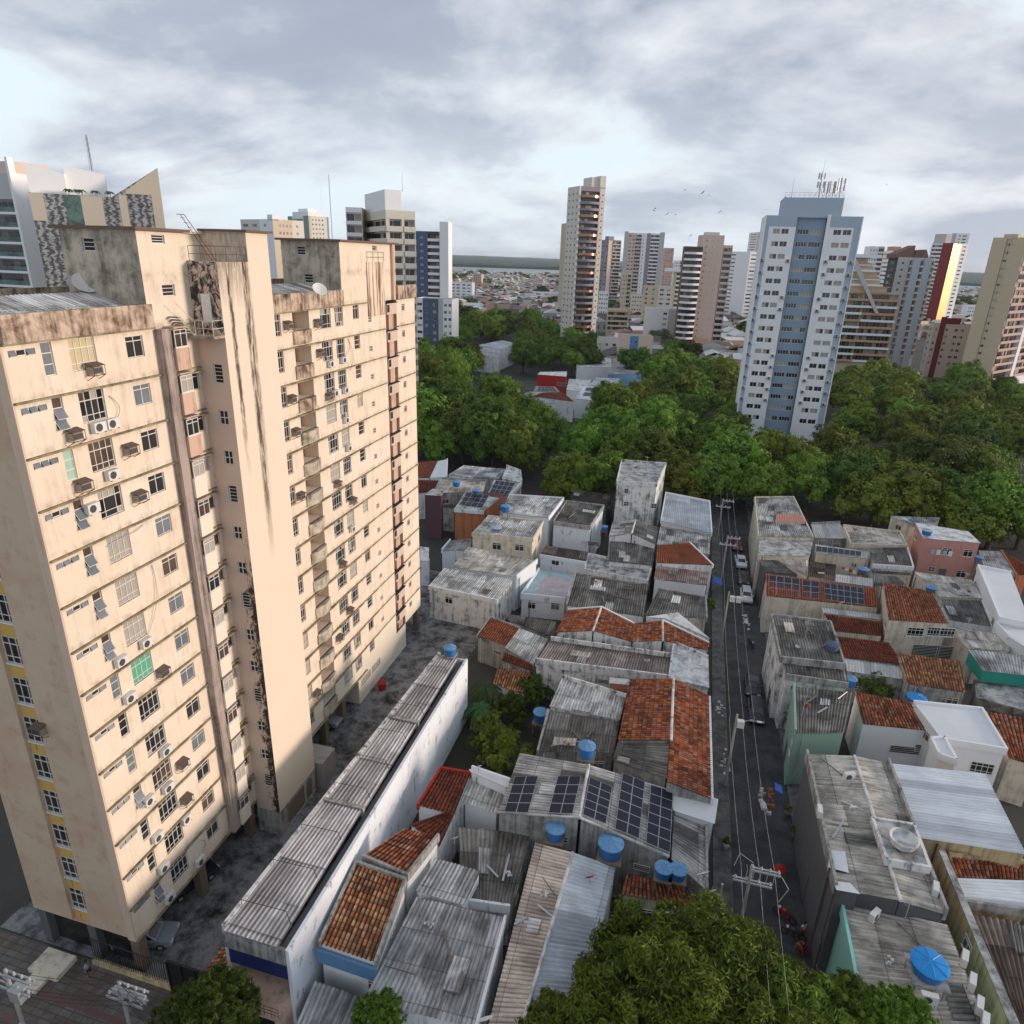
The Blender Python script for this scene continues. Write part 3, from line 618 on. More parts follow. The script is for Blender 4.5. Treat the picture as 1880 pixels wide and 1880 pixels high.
# low sheet roofs behind the parapet
def corr(mb, p0, p1, p2, p3, pitch=.25, amp=.025, kind='fc', seg=4, rowlen=2.3, jit=.01, maxc=420, rnd=random):
    """corrugated sheet roof: p0-p1 high edge, p3-p2 low edge; real corrugations, sheets lapped in rows"""
    p0, p1, p2, p3 = map(Vector, (p0, p1, p2, p3))
    W_ = ((p1 - p0).length + (p2 - p3).length) / 2; Ln = ((p3 - p0).length + (p2 - p1).length) / 2
    nc = max(4, min(maxc, int(W_ / pitch))) * seg; nr = max(1, int(round(Ln / rowlen)))
    nr = min(nr, 60); nrm = (p1 - p0).cross(p3 - p0).normalized()
    if nrm.z < 0: nrm = -nrm
    lift = .035 if kind == 'clay' else .018
    jt = [[rnd.uniform(-jit, jit) for _ in range(nc // (seg * 4) + 2)] for _ in range(nr)]
    for r_ in range(nr):
        t0, t1 = r_ / nr, (r_ + 1) / nr; i = len(mb.v)
        for tt, off in ((t0, 0), (min(1, t1 + .02 / nr), lift)):
            for c_ in range(nc + 1):
                s_ = c_ / nc; P = p0.lerp(p1, s_).lerp(p3.lerp(p2, s_), tt)
                if kind in ('clay', 'fc'): h = amp * math.sin(2 * math.pi * c_ / seg)
                else: h = amp * (1, 1, -1, -1)[c_ % 4]
                P = P + nrm * (h + off + jt[r_][min(len(jt[r_]) - 1, c_ // (seg * 4))])
                mb.v.append((P.x, P.y, P.z))
        for c_ in range(nc):
            mb.f.append((i + c_, i + c_ + 1, i + nc + 2 + c_, i + nc + 1 + c_))
            u0, u1 = (c_ / seg + .25) * pitch, ((c_ + 1) / seg + .25) * pitch; v0, v1 = t0 * Ln + .002, t1 * Ln - .002
            mb.uv.append([(u0, v0), (u1, v0), (u1, v1), (u0, v1)]); mb.mi.append(mb.m)
mb = MB(); corr(mb, (-37, 26.6, 46.0), (-37, 36, 46.0), (-33.2, 36, 44.9), (-33.2, 26.6, 44.9)); corr(mb, (-37, 36, 46.0), (-37, 26.6, 46.0), (-41.7, 26.6, 44.9), (-41.7, 36, 44.9))
mb.build('roof', M['fcl'], tw)
mb = MB(); corr(mb, (-37, 46, 45.9), (-37, 60.3, 45.9), (-33.2, 60.3, 44.9), (-33.2, 46, 44.9)); corr(mb, (-37, 72.4, 45.5), (-37, 77.2, 45.5), (-33.2, 77.2, 44.6), (-33.2, 72.4, 44.6)); mb.build('roof', M['fc'], tw)
# penthouses
def pent(v0, v1, u0, side, louv):
    mb = MB()
    mb.wall((UF + .01, v0), Y, v1 - v0, 44.0, 49.6, (1, 0), [(l[0] - v0, l[1] - v0, l[2], l[3]) for l in louv])
    mb.face([(u0, v1, 44), (UF + .01, v1, 44), (UF + .01, v1, 49.6), (u0, v1, 49.6)]); mb.face([(u0, v0, 44), (u0, v1, 44), (u0, v1, 49.6), (u0, v0, 49.6)])
    mb.m = 1; hh = [(1.6, 2.5, 48.35, 49.1)] + ([(2.2, 3.1, 45.9, 46.7)] if v0 > 50 else [])
    mb.wall((u0, v0), (1, 0), UF + .01 - u0, 44.0, 49.6, (0, -1), hh)
    o = mb.build('penthouse', [M['cream'], M['grimy']], tw)
    for h in hh: window(o, 'louvre', (u0, v0), (1, 0), h[0], h[2], h[1] - h[0], h[3] - h[2], 'glass')
    for l in louv: window(o, 'louvre', (UF, v0), Y, l[0] - v0, l[2], l[1] - l[0], l[3] - l[2], 'glass')
    mb = MB(); mb.box(u0 - .4, v0 - .35, 49.6, UF + .35, v1 + .3, 49.78); mb.build('roof_slab', M['rim'], o)
pent(36.0, 40.0, -38.5, None, [(37.2, 38.3, 48.9, 49.4), (37.5, 38.6, 45.8, 46.5)])
pent(60.3, 72.4, -38.9, None, [(67.0, 68.0, 48.9, 49.4)])
mb = MB(); mb.box(-38.5, 40.0, 44.0, UF - 1.4, 45.8, 49.6); mb.box(-38.9, 39.8, 49.6, UF - 1.0, 46.1, 49.779); mb.build('penthouse', M['cream_pale'], tw)
mb = MB()
m, t, b, pos = newmat('streaked_stair_tower_front')
s_ = N(t, 'ShaderNodeSeparateXYZ'); lk(t, pos, s_.inputs[0])
a = noise(t, pos, 0.35, 6.0, .6); base = mix(t, a, (0.76, 0.645, 0.515), (0.72, 0.61, 0.49))
wob = math_n(t, 'MULTIPLY', math_n(t, 'SUBTRACT', noise(t, scaled(t, pos, 1.5, 1.5, .7), 1.0, 7.0, .75), .5), .55)
def streak(yc, wd, zend, soft):
    dd = math_n(t, 'ABSOLUTE', math_n(t, 'ADD', math_n(t, 'SUBTRACT', s_.outputs[1], yc), wob))
    q = ramp(t, math_n(t, 'DIVIDE', dd, wd), [(.35, (1, 1, 1)), (1.0, (0, 0, 0))])
    zf = math_n(t, 'DIVIDE', math_n(t, 'SUBTRACT', s_.outputs[2], zend), soft, clamp=True)
    return math_n(t, 'MULTIPLY', q, zf)
rag = ramp(t, noise(t, scaled(t, pos, 3.5, 3.5, .5), 1.0, 8.0, .75), [(.36, (0, 0, 0)), (.52, (1, 1, 1))])
g = math_n(t, 'MAXIMUM', streak(41.0, .28, 33.0, 5.0), streak(42.75, .42, 26.0, 6.0)); g = math_n(t, 'MAXIMUM', g, math_n(t, 'MULTIPLY', streak(43.1, .3, 30.0, 8.0), .7))
topd = math_n(t, 'MULTIPLY', ramp(t, math_n(t, 'DIVIDE', math_n(t, 'SUBTRACT', s_.outputs[2], 43.5), 4.5), [(.3, (0, 0, 0)), (1.0, (.75, .75, .75))]), ramp(t, s_.outputs[1], [(0, (1, 1, 1)), (1, (1, 1, 1))]))
lim = math_n(t, 'LESS_THAN', s_.outputs[1], 43.3)
g = math_n(t, 'MULTIPLY', math_n(t, 'MAXIMUM', g, math_n(t, 'MULTIPLY', topd, lim)), rag)
setc(t, b, mix(t, math_n(t, 'MULTIPLY', g, .93), base, (0.050, 0.032, 0.025))); b.inputs['Roughness'].default_value = .9; b.inputs['Specular IOR Level'].default_value = .2
SLABM = m
m, t, b, pos = newmat('stair_tower_side')
s_ = N(t, 'ShaderNodeSeparateXYZ'); lk(t, pos, s_.inputs[0])
base = mix(t, noise(t, pos, .4, 5.0), (0.60, 0.47, 0.38), (0.68, 0.54, 0.44))
e = math_n(t, 'ADD', math_n(t, 'DIVIDE', math_n(t, 'ADD', s_.outputs[0], 32.9), 2.3), 0.0)            # 0 at the recess, 1 at the outer edge
low = math_n(t, 'DIVIDE', math_n(t, 'SUBTRACT', 31.0, s_.outputs[2]), 8.0, clamp=True)
hi = math_n(t, 'DIVIDE', math_n(t, 'SUBTRACT', s_.outputs[2], 42.5), 1.0, clamp=True)
nn = noise(t, scaled(t, pos, 2.2, 2.2, 1.3), 1.0, 9.0, .75, .5)
gg = math_n(t, 'ADD', math_n(t, 'MULTIPLY', math_n(t, 'MULTIPLY', ramp(t, e, [(.35, (0, 0, 0)), (1.0, (1, 1, 1))]), low), .30), nn)
gg = math_n(t, 'ADD', gg, math_n(t, 'MULTIPLY', hi, .20))
setc(t, b, mix(t, ramp(t, gg, [(.64, (0, 0, 0)), (.74, (1, 1, 1))]), base, (0.035, 0.028, 0.024))); b.inputs['Roughness'].default_value = .9
SIDEM = m
UO = -30.6
st = MB(); st.m = 0
st.wall((UO, 40.0), Y, 3.3, 2.6, 47.9, (1, 0)); st.wall((UO, 43.3), Y, 2.5, 2.6, 49.8, (1, 0))
zs = [40.6 - 2.9 * k for k in range(13)]
sh = [(1.05, 1.75, z - .55, z + .45 + (.3 if k % 3 == 0 else 0)) for k, z in enumerate(zs)]
st.m = 1; st.wall((UF, 40.0), (1, 0), 2.28, 2.6, 47.9, (0, -1), sh); st.face([(UF - 1.4, 40, 43), (UF, 40, 43), (UF, 40, 47.9), (UF - 1.4, 40, 47.9)])
st.m = 0; st.face([(UO, 43.3, 47.9), (UO, 43.3, 49.8), (UF - 1.4, 43.3, 49.8), (UF - 1.4, 43.3, 47.9)]); st.face([(UO, 45.8, 2.6), (UF, 45.8, 2.6), (UF, 45.8, 49.8), (UO, 45.8, 49.8)])
st.m = 2; st.face([(UF - 1.4, 40, 47.9), (UO, 40, 47.9), (UO, 43.3, 47.9), (UF - 1.4, 43.3, 47.9)])
st.m = 3; st.wall((UO, 40.0), Y, 5.8, 0, 2.6, (1, 0), [(1.2, 3.9, .1, 2.3), (4.3, 5.2, .1, 2.2)]); st.face([(UF, 40, 0), (UO, 40, 0), (UO, 40, 2.6), (UF, 40, 2.6)])
so = st.build('stair_tower', [SLABM, SIDEM, M['grimy'], M['w_gray']], tw)
for k, h in enumerate(sh): window(so, 'grid' if k % 3 else 'louvre', (UF, 40), (1, 0), h[0], h[2], h[1] - h[0], h[3] - h[2], 'glass')
mb = MB(); mb.box(UO - .14, 41.2, .1, UO - .1, 43.9, 2.3); mb.box(UO - .14, 44.3, .1, UO - .1, 45.2, 2.2); mb.build('door', M['wood'], so)
mb = MB(); mb.box(UF - 1.3, 43.0, 49.8, UO + .3, 46.1, 49.95); mb.build('roof_slab', M['rim'], so)
# terrace door, catwalk with iron steps, rails, roof ladder
mb = MB(); mb.box(UF + .8, 39.93, 44.1, UF + 1.5, 39.99, 45.9); mb.build('door', M['plastic_w'], so, org=so['org'])
mb = MB(); mb.box(UF + .25, 38.9, 43.15, UO, 40.0, 43.32)
for i in range(7): mb.box(UF + .02, 37.6 + i * .2, 44.5 - i * .19, UF + .8, 37.85 + i * .2, 44.58 - i * .19)
mb.build('landing', M['grimy'], so)
mb = MB()
for z in (43.8, 44.3): mb.path([(UF + .3, 38.92, z), (UO - .03, 38.92, z), (UO - .03, 39.98, z)], .022)
for u in (UF + .3, UF + .9, UF + 1.5, UO - .03): mb.tube((u, 38.92, 43.3), (u, 38.92, 44.3), .022)
mb.path([(UF + .8, 37.6, 45.4), (UF + .8, 38.9, 44.3)], .022); mb.path([(UF + .8, 37.6, 44.6), (UF + .8, 38.9, 43.3)], .03); mb.build('railing', M['rail_white'], so)
mb = MB()
for z in (48.35, 48.85): mb.path([(UF + .2, 40.05, z), (UO - .05, 40.05, z), (UO - .05, 43.25, z)], .02)
for p in ((UF + .2, 40.05), (UF + 1.1, 40.05), (UO - .05, 40.05), (UO - .05, 41.1), (UO - .05, 42.2), (UO - .05, 43.2)): mb.tube((*p, 47.9), (*p, 48.85), .02)
mb.build('railing', M['iron'], so)
mb = MB()
for s in (-.2, .2): mb.path([(UF - .6, 40.6 + s, 50.7), (UF - .35, 40.6 + s, 50.7), (UO - 1.4, 41.6 + s, 47.95)], .022)
for i in range(9): a = i / 9; P = Vector((UF - .35, 40.6, 50.5)).lerp(Vector((UO - 1.4, 41.6, 47.95)), a); mb.tube(P + Vector((0, -.2, 0)), P + Vector((0, .2, 0)), .015)
mb.build('ladder', M['iron'], tw)
# drip-stained shaft and rail on the second penthouse
mb = MB(); mb.box(UF + .02, 65.5, 42.6, UF + .10, 69.4, 47.85); mb.build('stained_panel', plaster('drip_stained_cream', (0.78, 0.62, 0.48), (0.12, 0.06, 0.04), 0.9, 0.9, 0.47, 0.60), tw)
mb = MB()
for z in (48.3, 48.8): mb.path([(UF + .1, 65.6, z), (UF + .1, 69.4, z)], .02)
for v in (65.6, 66.9, 68.1, 69.4): mb.tube((UF + .1, v, 47.85), (UF + .1, v, 48.8), .02)
mb.build('railing', M['iron'], tw)
mb = MB(); mb.box(UF + .012, 71.2, 44, UF + .3, 71.7, 49.6); mb.build('downpipe', M['shaftpink'], tw)
M['col'] = plaster('dark_stained_column', (0.20, 0.155, 0.11), (0.05, 0.04, 0.03), 0.7)
# pilotis
for u in (UF - .45, -37.0, -41.4):
    for v in (26.7, 33.0, 39.3, 46.6, 52.2, 55.9, 76.9):
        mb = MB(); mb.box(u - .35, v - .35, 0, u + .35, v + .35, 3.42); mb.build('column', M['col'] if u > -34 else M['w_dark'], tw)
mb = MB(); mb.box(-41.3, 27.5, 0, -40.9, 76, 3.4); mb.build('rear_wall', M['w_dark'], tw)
# low block clinging to the stair tower, garden bed, front fence
mb = MB(); mb.box(UO - 1.9, 46.2, 0, UO + .6, 48.6, 2.9); tag(mb.build('gas_shed', M['conc'], org=(UO, 47, 0)), 'low grey concrete shed beside the foot of the stair tower', 'shed')
# ================================================================== DISTANT AND MIDDLE TOWERS
FWIN = {}
def farwin(w_, h_, style, nm=1):
    key = (round(w_, 1), round(h_, 1), style, nm)
    if key in FWIN: return FWIN[key]
    mb = MB(); f = .07
    mb.m = 0
    for a, b_, c_, d_ in ((0, 0, f, h_), (w_ - f, 0, w_, h_), (f, 0, w_ - f, f), (f, h_ - f, w_ - f, h_)): mb.face([(a, 0, b_), (c_, 0, b_), (c_, 0, d_), (a, 0, d_)])
    for i in range(1, nm + 1):
        x = w_ * i / (nm + 1); mb.face([(x - f / 2, -.02, f), (x + f / 2, -.02, f), (x + f / 2, -.02, h_ - f), (x - f / 2, -.02, h_ - f)])
    mb.m = 1; mb.face([(f, .03, f), (w_ - f, .03, f), (w_ - f, .03, h_ - f), (f, .03, h_ - f)])
    if style == 'half': mb.m = 2; mb.face([(f, .02, f), (w_ * .5, .02, f), (w_ * .5, .02, h_ - f), (f, .02, h_ - f)])
    if style == 'curt': mb.m = 2; mb.face([(f, .02, f), (w_ - f, .02, f), (w_ - f, .02, h_ - f), (f, .02, h_ - f)])
    o = mb.build('window', [M['white_frame'], M['glass'], M['curtain']], org=(0, 0, 0)); FWIN[key] = o.data; bpy.data.objects.remove(o); return FWIN[key]
TW = {}
def tower(name, label, C, ang, xl, xr, fh, left, right, wall='w_clean', roofs=(), b=None, a=None, top=1.2, group=None, gf=4.0, cat='building', floors=None):
    P = Vector(atw(*C)); ztop = P.z; al = RAD(ang)
    dR = Vector((math.cos(al), math.sin(al), 0)); dB = Vector((-math.sin(al), math.cos(al), 0))
    def solve(d, X):
        X = (X - 940) / FPX; q = P - CAMP; return (X * q.dot(cF) - q.dot(cR)) / (d.dot(cR) - X * d.dot(cF))
    a = a or solve(dR, xr); b = b or solve(dB, xl)
    if not (2 < b < 45 and 2 < a < 75): print('BAD', label, a, b); b = min(max(b, 8), 16) if b > 0 else 14
    ctr = P + dR * a / 2 + dB * b / 2
    T = empty(name, (ctr.x, ctr.y, 0), label, cat, group); rr = random.Random(int(C[0] * 7 + C[1]))
    mats = []; mb = MB()
    def mi(k):
        if k not in mats: mats.append(k)
        return mats.index(k)
    nf = floors or int((ztop - top - gf) / fh); zf = [ztop - top - fh * (k + 1) for k in range(nf)]     # floor levels from the top
    wl = []; nb = [0]
    def face(O, d, W_, secs):
        n = (d.y, -d.x)
        for f0, f1, mat, kind, kw in secs:
            s0, s1 = f0 * W_, f1 * W_; w_ = s1 - s0; off = kw.get('off', 0); mb.m = mi(mat)
            Ow = (O.x + d.x * s0 + n[0] * off, O.y + d.y * s0 + n[1] * off); hs = []
            zt = ztop + kw.get('up', 0); k1 = kw.get('k0', 0); k2 = min(nf, kw.get('k1', nf))
            if kind == 'win':
                sill, hh = kw.get('sill', 1.0), kw.get('h', 1.3)
                for k in range(k1, k2):
                    for c0, c1 in kw['cols']:
                        x0, x1 = c0 * w_, c1 * w_; hs.append((x0, x1, zf[k] + sill, zf[k] + sill + hh, .18))
                        wl.append((Ow, d, n, x0, zf[k] + sill, x1 - x0, hh, rr.choice(kw.get('st', ('plain', 'plain', 'half', 'curt'))), kw.get('nm', 1)))
                mb.wall(Ow, (d.x, d.y), w_, 0, zt, n, hs)
            elif kind == 'balc':
                bh = kw.get('bh', 1.1); out = kw.get('out', 1.0); bow = kw.get('bow', 0); rec = kw.get('rec', 1.2)
                hs = [(.15, w_ - .15, zf[k] + .12, zf[k] + fh - .12, rec) for k in range(k1, k2)]
                mb.wall(Ow, (d.x, d.y), w_, 0, zt, n, hs); sg = 8 if bow else 1
                for k in range(k1, k2):
                    q = MB(); q.m = 0
                    for i in range(sg):
                        t0, t1 = i / sg, (i + 1) / sg; o0 = out + bow * math.sin(math.pi * t0); o1 = out + bow * math.sin(math.pi * t1)
                        A = lambda tt, oo, z: (Ow[0] + d.x * w_ * tt + n[0] * oo, Ow[1] + d.y * w_ * tt + n[1] * oo, z)
                        z0, z1 = zf[k] - .15, zf[k] - .15 + bh
                        q.face([A(t0, o0, z0), A(t1, o1, z0), A(t1, o1, z1), A(t0, o0, z1)]); q.face([A(t0, o0, z1), A(t1, o1, z1), A(t1, o1 - .2, z1), A(t0, o0 - .2, z1)])
                        q.face([A(t0, 0, z0), A(t1, 0, z0), A(t1, o1, z0), A(t0, o0, z0)]); q.face([A(t0, -.0, zf[k]), A(t1, -.0, zf[k]), A(t1, o1 - .2, zf[k]), A(t0, o0 - .2, zf[k])])
                        q.face([A(t1, o1 - .2, z0), A(t0, o0 - .2, z0), A(t0, o0 - .2, z1), A(t1, o1 - .2, z1)])
                    for tt in (0, 1): q.face([A(tt, 0, z0), A(tt, out, z0), A(tt, out, z1), A(tt, 0, z1)])
                    q.build('balcony', M[kw.get('bm', mat)] if not kw.get('bm2') or k % kw.get('alt', 2) else M[kw['bm2']], T); nb[0] += 1
                    g = MB(); g.m = 0; npn = max(2, int(w_ / 1.6))
                    for i in range(npn):
                        g.m = rr.choice((0, 0, 0, 1, 2)); x0, x1 = .2 + (w_ - .4) * i / npn, .2 + (w_ - .4) * (i + 1) / npn - .1
                        A = lambda x, z: (Ow[0] + d.x * x - n[0] * (rec - .03), Ow[1] + d.y * x - n[1] * (rec - .03), z)
                        g.face([A(x0, zf[k] + .15), A(x1, zf[k] + .15), A(x1, zf[k] + fh - .5), A(x0, zf[k] + fh - .5)])
                    g.build('balcony_door', [M['glass'], M['glass_br'], M['curtain']], T)
            elif kind == 'glass':
                mb.wall(Ow, (d.x, d.y), w_, 0, zt, n); q = MB()
                A = lambda x, z: (Ow[0] + d.x * x + n[0] * .04, Ow[1] + d.y * x + n[1] * .04, z); q.face([A(.1, 4), A(w_ - .1, 4), A(w_ - .1, zt - .5), A(.1, zt - .5)]); q.build('curtain_wall', M[kw['gm']], T)
            else: mb.wall(Ow, (d.x, d.y), w_, 0, zt, n)
            if off > 0.01:
                for s_ in (0, w_):
                    x, y = Ow[0] + d.x * s_, Ow[1] + d.y * s_; mb.face([(x, y, 0), (x - n[0] * off, y - n[1] * off, 0), (x - n[0] * off, y - n[1] * off, zt), (x, y, zt)])
                mb.face([(Ow[0], Ow[1], zt), (Ow[0] + d.x * w_, Ow[1] + d.y * w_, zt), (Ow[0] + d.x * w_ - n[0] * off, Ow[1] + d.y * w_ - n[1] * off, zt), (Ow[0] - n[0] * off, Ow[1] - n[1] * off, zt)])
    full = [(0, 1, wall, 'blank', {})]
    face(P, dR, a, right or full); face(P + dB * b, -dB, b, left or full)
    mb.m = mi(wall); e = P + dR * a; g = P + dB * b; q = e + dB * b
    for A_, B_ in ((e, q), (q, g)): mb.face([(A_.x, A_.y, 0), (B_.x, B_.y, 0), (B_.x, B_.y, ztop), (A_.x, A_.y, ztop)])
    mb.build('wall', [M[k] for k in mats], T)
    r = MB(); r.face([(v.x, v.y, ztop - .4) for v in (P, e, q, g)]); r.build('roof', M['conc'], T)
    for f0, f1, g0, g1, h, mt in roofs:
        r = MB(); c4 = [P + dR * a * x + dB * b * y for x, y in ((f0, g0), (f1, g0), (f1, g1), (f0, g1))]
        r.hexa([(v.x, v.y, ztop - .6) for v in c4], [(v.x, v.y, ztop + h) for v in c4]); r.build('rooftop_block', M[mt], T)
    for i, (Ow, d, n, x0, z, w_, hh, st_, nm) in enumerate(wl):
        if i < 100 or len(wl) <= 110:
            o = put('window', farwin(w_, hh, st_, nm), T, (Ow[0] + d.x * x0 - n[0] * .12, Ow[1] + d.y * x0 - n[1] * .12, z), math.atan2(d.y, d.x))
    if len(wl) > 110:
        q = MB()
        for Ow, d, n, x0, z, w_, hh, st_, nm in wl[100:]:
            A = lambda x, zz: (Ow[0] + d.x * x - n[0] * .12, Ow[1] + d.y * x - n[1] * .12, zz); f = .07; q.m = 0
            for p0, q0, p1, q1 in ((0, 0, f, hh), (w_ - f, 0, w_, hh), (f, 0, w_ - f, f), (f, hh - f, w_ - f, hh)): q.face([A(x0 + p0, z + q0), A(x0 + p1, z + q0), A(x0 + p1, z + q1), A(x0 + p0, z + q1)])
            q.m = {'plain': 1, 'half': 1, 'curt': 2}[st_]; q.face([A(x0 + f, z + f), A(x0 + w_ - f, z + f), A(x0 + w_ - f, z + hh - f), A(x0 + f, z + hh - f)])
        tag(q.build('window', [M['white_frame'], M['glass'], M['curtain']], T), kind='stuff')
    T['ztop'] = ztop; TW[name] = T
    return T, P, dR, dB, a, b, ztop, zf
def cp(name, rgb, **k): M[name] = plaster(name + '_facade', rgb, amt=k.get('amt', .18), streak=.6, lo=.56, hi=.8, big=.05)
cp('t_white', (0.84, 0.845, 0.86)); cp('t_blue', (0.27, 0.36, 0.47)); cp('t_bluegray', (0.40, 0.48, 0.56), amt=.3); cp('t_pinkcream', (0.66, 0.53, 0.46)); cp('t_gray', (0.50, 0.50, 0.50))
cp('t_cream', (0.68, 0.645, 0.57)); cp('t_tan', (0.60, 0.50, 0.35)); cp('t_brown', (0.20, 0.12, 0.10)); cp('t_maroon', (0.20, 0.03, 0.035)); cp('t_orange', (0.56, 0.33, 0.20)); cp('t_dark', (0.09, 0.085, 0.095))
cp('t_navy', (0.10, 0.13, 0.21)); cp('t_green', (0.24, 0.36, 0.36)); cp('t_mustard', (0.52, 0.38, 0.15)); cp('t_beige', (0.62, 0.52, 0.39)); cp('t_lilac', (0.30, 0.27, 0.31)); cp('t_salmon', (0.60, 0.40, 0.33))
m, t, b_, pos = newmat('sun_glint_glass'); setc(t, b_, (0.75, 0.52, 0.24)); b_.inputs['Metallic'].default_value = .9; b_.inputs['Roughness'].default_value = .28; M['gold'] = m  # golden sun reflection put into the glass colour
m, t, b_, pos = newmat('mirror_panels')
nn = noise(t, scaled(t, pos, .22, .22, .35), 1.0, 5.0, .6, 2.5); vz = N(t, 'ShaderNodeTexWave', i_Scale=.5, i_Distortion=9.0, i_Detail=4.0, ); vz.inputs['Detail Scale'].default_value = 1.7; vz.inputs['Detail Roughness'].default_value = .7; lk(t, scaled(t, pos, .6, .6, 1.6), vz.inputs[0])
setc(t, b_, ramp(t, vz.outputs[1], [(.2, (0.10, 0.105, 0.11)), (.55, (0.24, 0.24, 0.23)), (.9, (0.42, 0.40, 0.37))])); b_.inputs['Metallic'].default_value = .75; b_.inputs['Roughness'].default_value = .13  # wavy reflections painted into the panel colour
bump(t, b_, nn, .9, .25); M['mirror'] = m
m, t, b_, pos = newmat('reflective_tile_panels')
br = N(t, 'ShaderNodeTexBrick', i_Scale=1.0); br.offset = 0; lk(t, scaled(t, pos, .8, .8, .8), br.inputs[0])
setc(t, b_, (0.55, 0.47, 0.36)); b_.inputs['Metallic'].default_value = .5; b_.inputs['Roughness'].default_value = .25; M['mirror_tan'] = m

W3 = lambda *c: {'cols': c}
# --- blue and white tower in the park
cols2 = ((.17, .43), (.48, .76))
tb = tower('apartment_tower', 'white and blue apartment tower rising from the park trees with antennas on its roof', (1406, 395, 176.5), 0, None, 1586, 3.055,
    None, [(0, .055, 't_bluegray', 'blank', {}), (.055, .335, 't_white', 'win', {'cols': ((.16, .43), (.48, .75)), 'h': 1.25, 'sill': 1.15, 'nm': 1}),
           (.335, .64, 't_blue', 'win', {'cols': ((.07, .46), (.52, .93)), 'h': 1.2, 'sill': 1.2, 'nm': 3, 'off': -.9}),
           (.64, .675, 't_white', 'blank', {'off': .35, 'up': .35}), (.675, .925, 't_white', 'win', {'cols': ((.2, .52), (.58, .92)), 'h': 1.25, 'sill': 1.15}), (.925, 1, 't_bluegray', 'blank', {})],
    't_white', [(.17, .78, .05, .8, 4.3, 't_bluegray')], b=15, top=2.5)
T, P, dR, dB, a, bb, zt, zf = tb
mb = MB(); mb.box(P.x + .02, P.y - .06, zt - 2.6, P.x + a * .335, P.y - .003, zt - .02); mb.box(P.x + a * .675, P.y - .06, zt - 2.6, P.x + a, P.y - .003, zt - .02); mb.build('blue_band', M['t_bluegray'], T)
mb = MB(); mb.box(P.x, P.y - .5, 3, P.x + .3, P.y, zt); mb.box(P.x + a - .25, P.y - .25, 3, P.x + a, P.y - .001, zt); mb.build('corner_fin', M['t_white'], T)
for k in range(2, 15):
    z = zf[k] + .9
    for f in (.03, .305, .70, .955):
        if random.random() < (.55 if f in (.305, .70) else 1):
            x = P.x + a * f; mb = MB(); mb.m = 0; mb.box(x - .45, P.y - .55, z - .3, x + .45, P.y - .01, z + .3); mb.m = 1; mb.box(x - .35, P.y - .60, z - .25, x + .15, P.y - .552, z + .22); mb.box(x - .5, P.y - .6, z - .42, x + .5, P.y - .02, z - .33)
            mb.build('air_conditioner_box', [M['plastic_w'], M['ac_dark']], T)
# roof antennas
def antenna(x, y, z0, h, kind, label, grp=None):
    mb = MB(); mb.tube((x, y, z0), (x, y, z0 + h), .09 if kind == 'whip' else .13, 6, .03 if kind == 'whip' else .1)
    if kind == 'whip': mb.cyl((x, y), .25, .2, z0 - .05, z0 + .3, 8)
    if kind == 'cell':
        for k in range(3):
            a_ = k * 2.09 + x
            for j in (0, 1): zz = z0 + h * (.5 + .32 * j); mb.tube((x, y, zz), (x + .7 * math.cos(a_), y + .7 * math.sin(a_), zz), .04); mb.obox((x + .8 * math.cos(a_), y + .8 * math.sin(a_)), .3, .3, zz - .7, zz + .7, a_)
        mb.tube((x, y, z0 + h * .4), (x + 1.3, y + .3, z0), .05); mb.tube((x, y, z0 + h * .4), (x - 1.2, y + .3, z0), .05)
    if kind == 'lattice':
        for dx, dy in ((.4, 0), (-.2, .35), (-.2, -.35)): mb.tube((x + dx, y + dy, z0), (x + dx * .3, y + dy * .3, z0 + h), .04)
        for j in range(int(h)): mb.path([(x + .4, y, z0 + j), (x - .2, y + .35, z0 + j + .3), (x - .2, y - .35, z0 + j + .6), (x + .4, y, z0 + j + .9)], .025, 4)
    return tag(mb.build('antenna_mast', M['metal_gray'] if kind != 'whip' else M['rail_white'], org=(x, y, z0)), label, 'antenna', grp)
zr = zt + 4.3; bx0, bx1 = P.x + a * .17, P.x + a * .78
antenna(bx0 + 8.3, P.y + 2.5, zr, 6.2, 'cell', 'tallest cell antenna mast on the blue and white tower roof'); antenna(bx0 + 10.1, P.y + 2.5, zr, 3.9, 'cell', 'short cell antenna mast second from the left on the blue and white tower'); antenna(bx0 + 11.6, P.y + 3, zr, 3.9, 'cell', 'short cell antenna mast between two others on the blue and white tower'); antenna(bx0 + 13.2, P.y + 2.5, zr, 4.8, 'cell', 'cell antenna mast nearest the right edge of the blue and white tower roof')
antenna(bx0 + 1.8, P.y + 2.5, zr, 4.6, 'whip', 'thin lightning rod at the left of the blue rooftop block'); antenna(bx0 + 8.6, P.y + 4, zr, 9.2, 'whip', 'tall thin whip aerial beside the tallest cell mast')
mb = MB()
for z in (zr + .6, zr + 1.15): mb.path([(bx0, P.y + .9, z), (bx1, P.y + .9, z)], .035, 4)
for i in range(13): x = bx0 + (bx1 - bx0) * i / 12; mb.tube((x, P.y + .9, zr), (x, P.y + .9, zr + 1.15), .03, 4)
mb.build('roof_railing', M['rail_white'], T)
M['bronze'] = plain('bronze_balcony', (0.34, 0.20, 0.14), .25, .55)
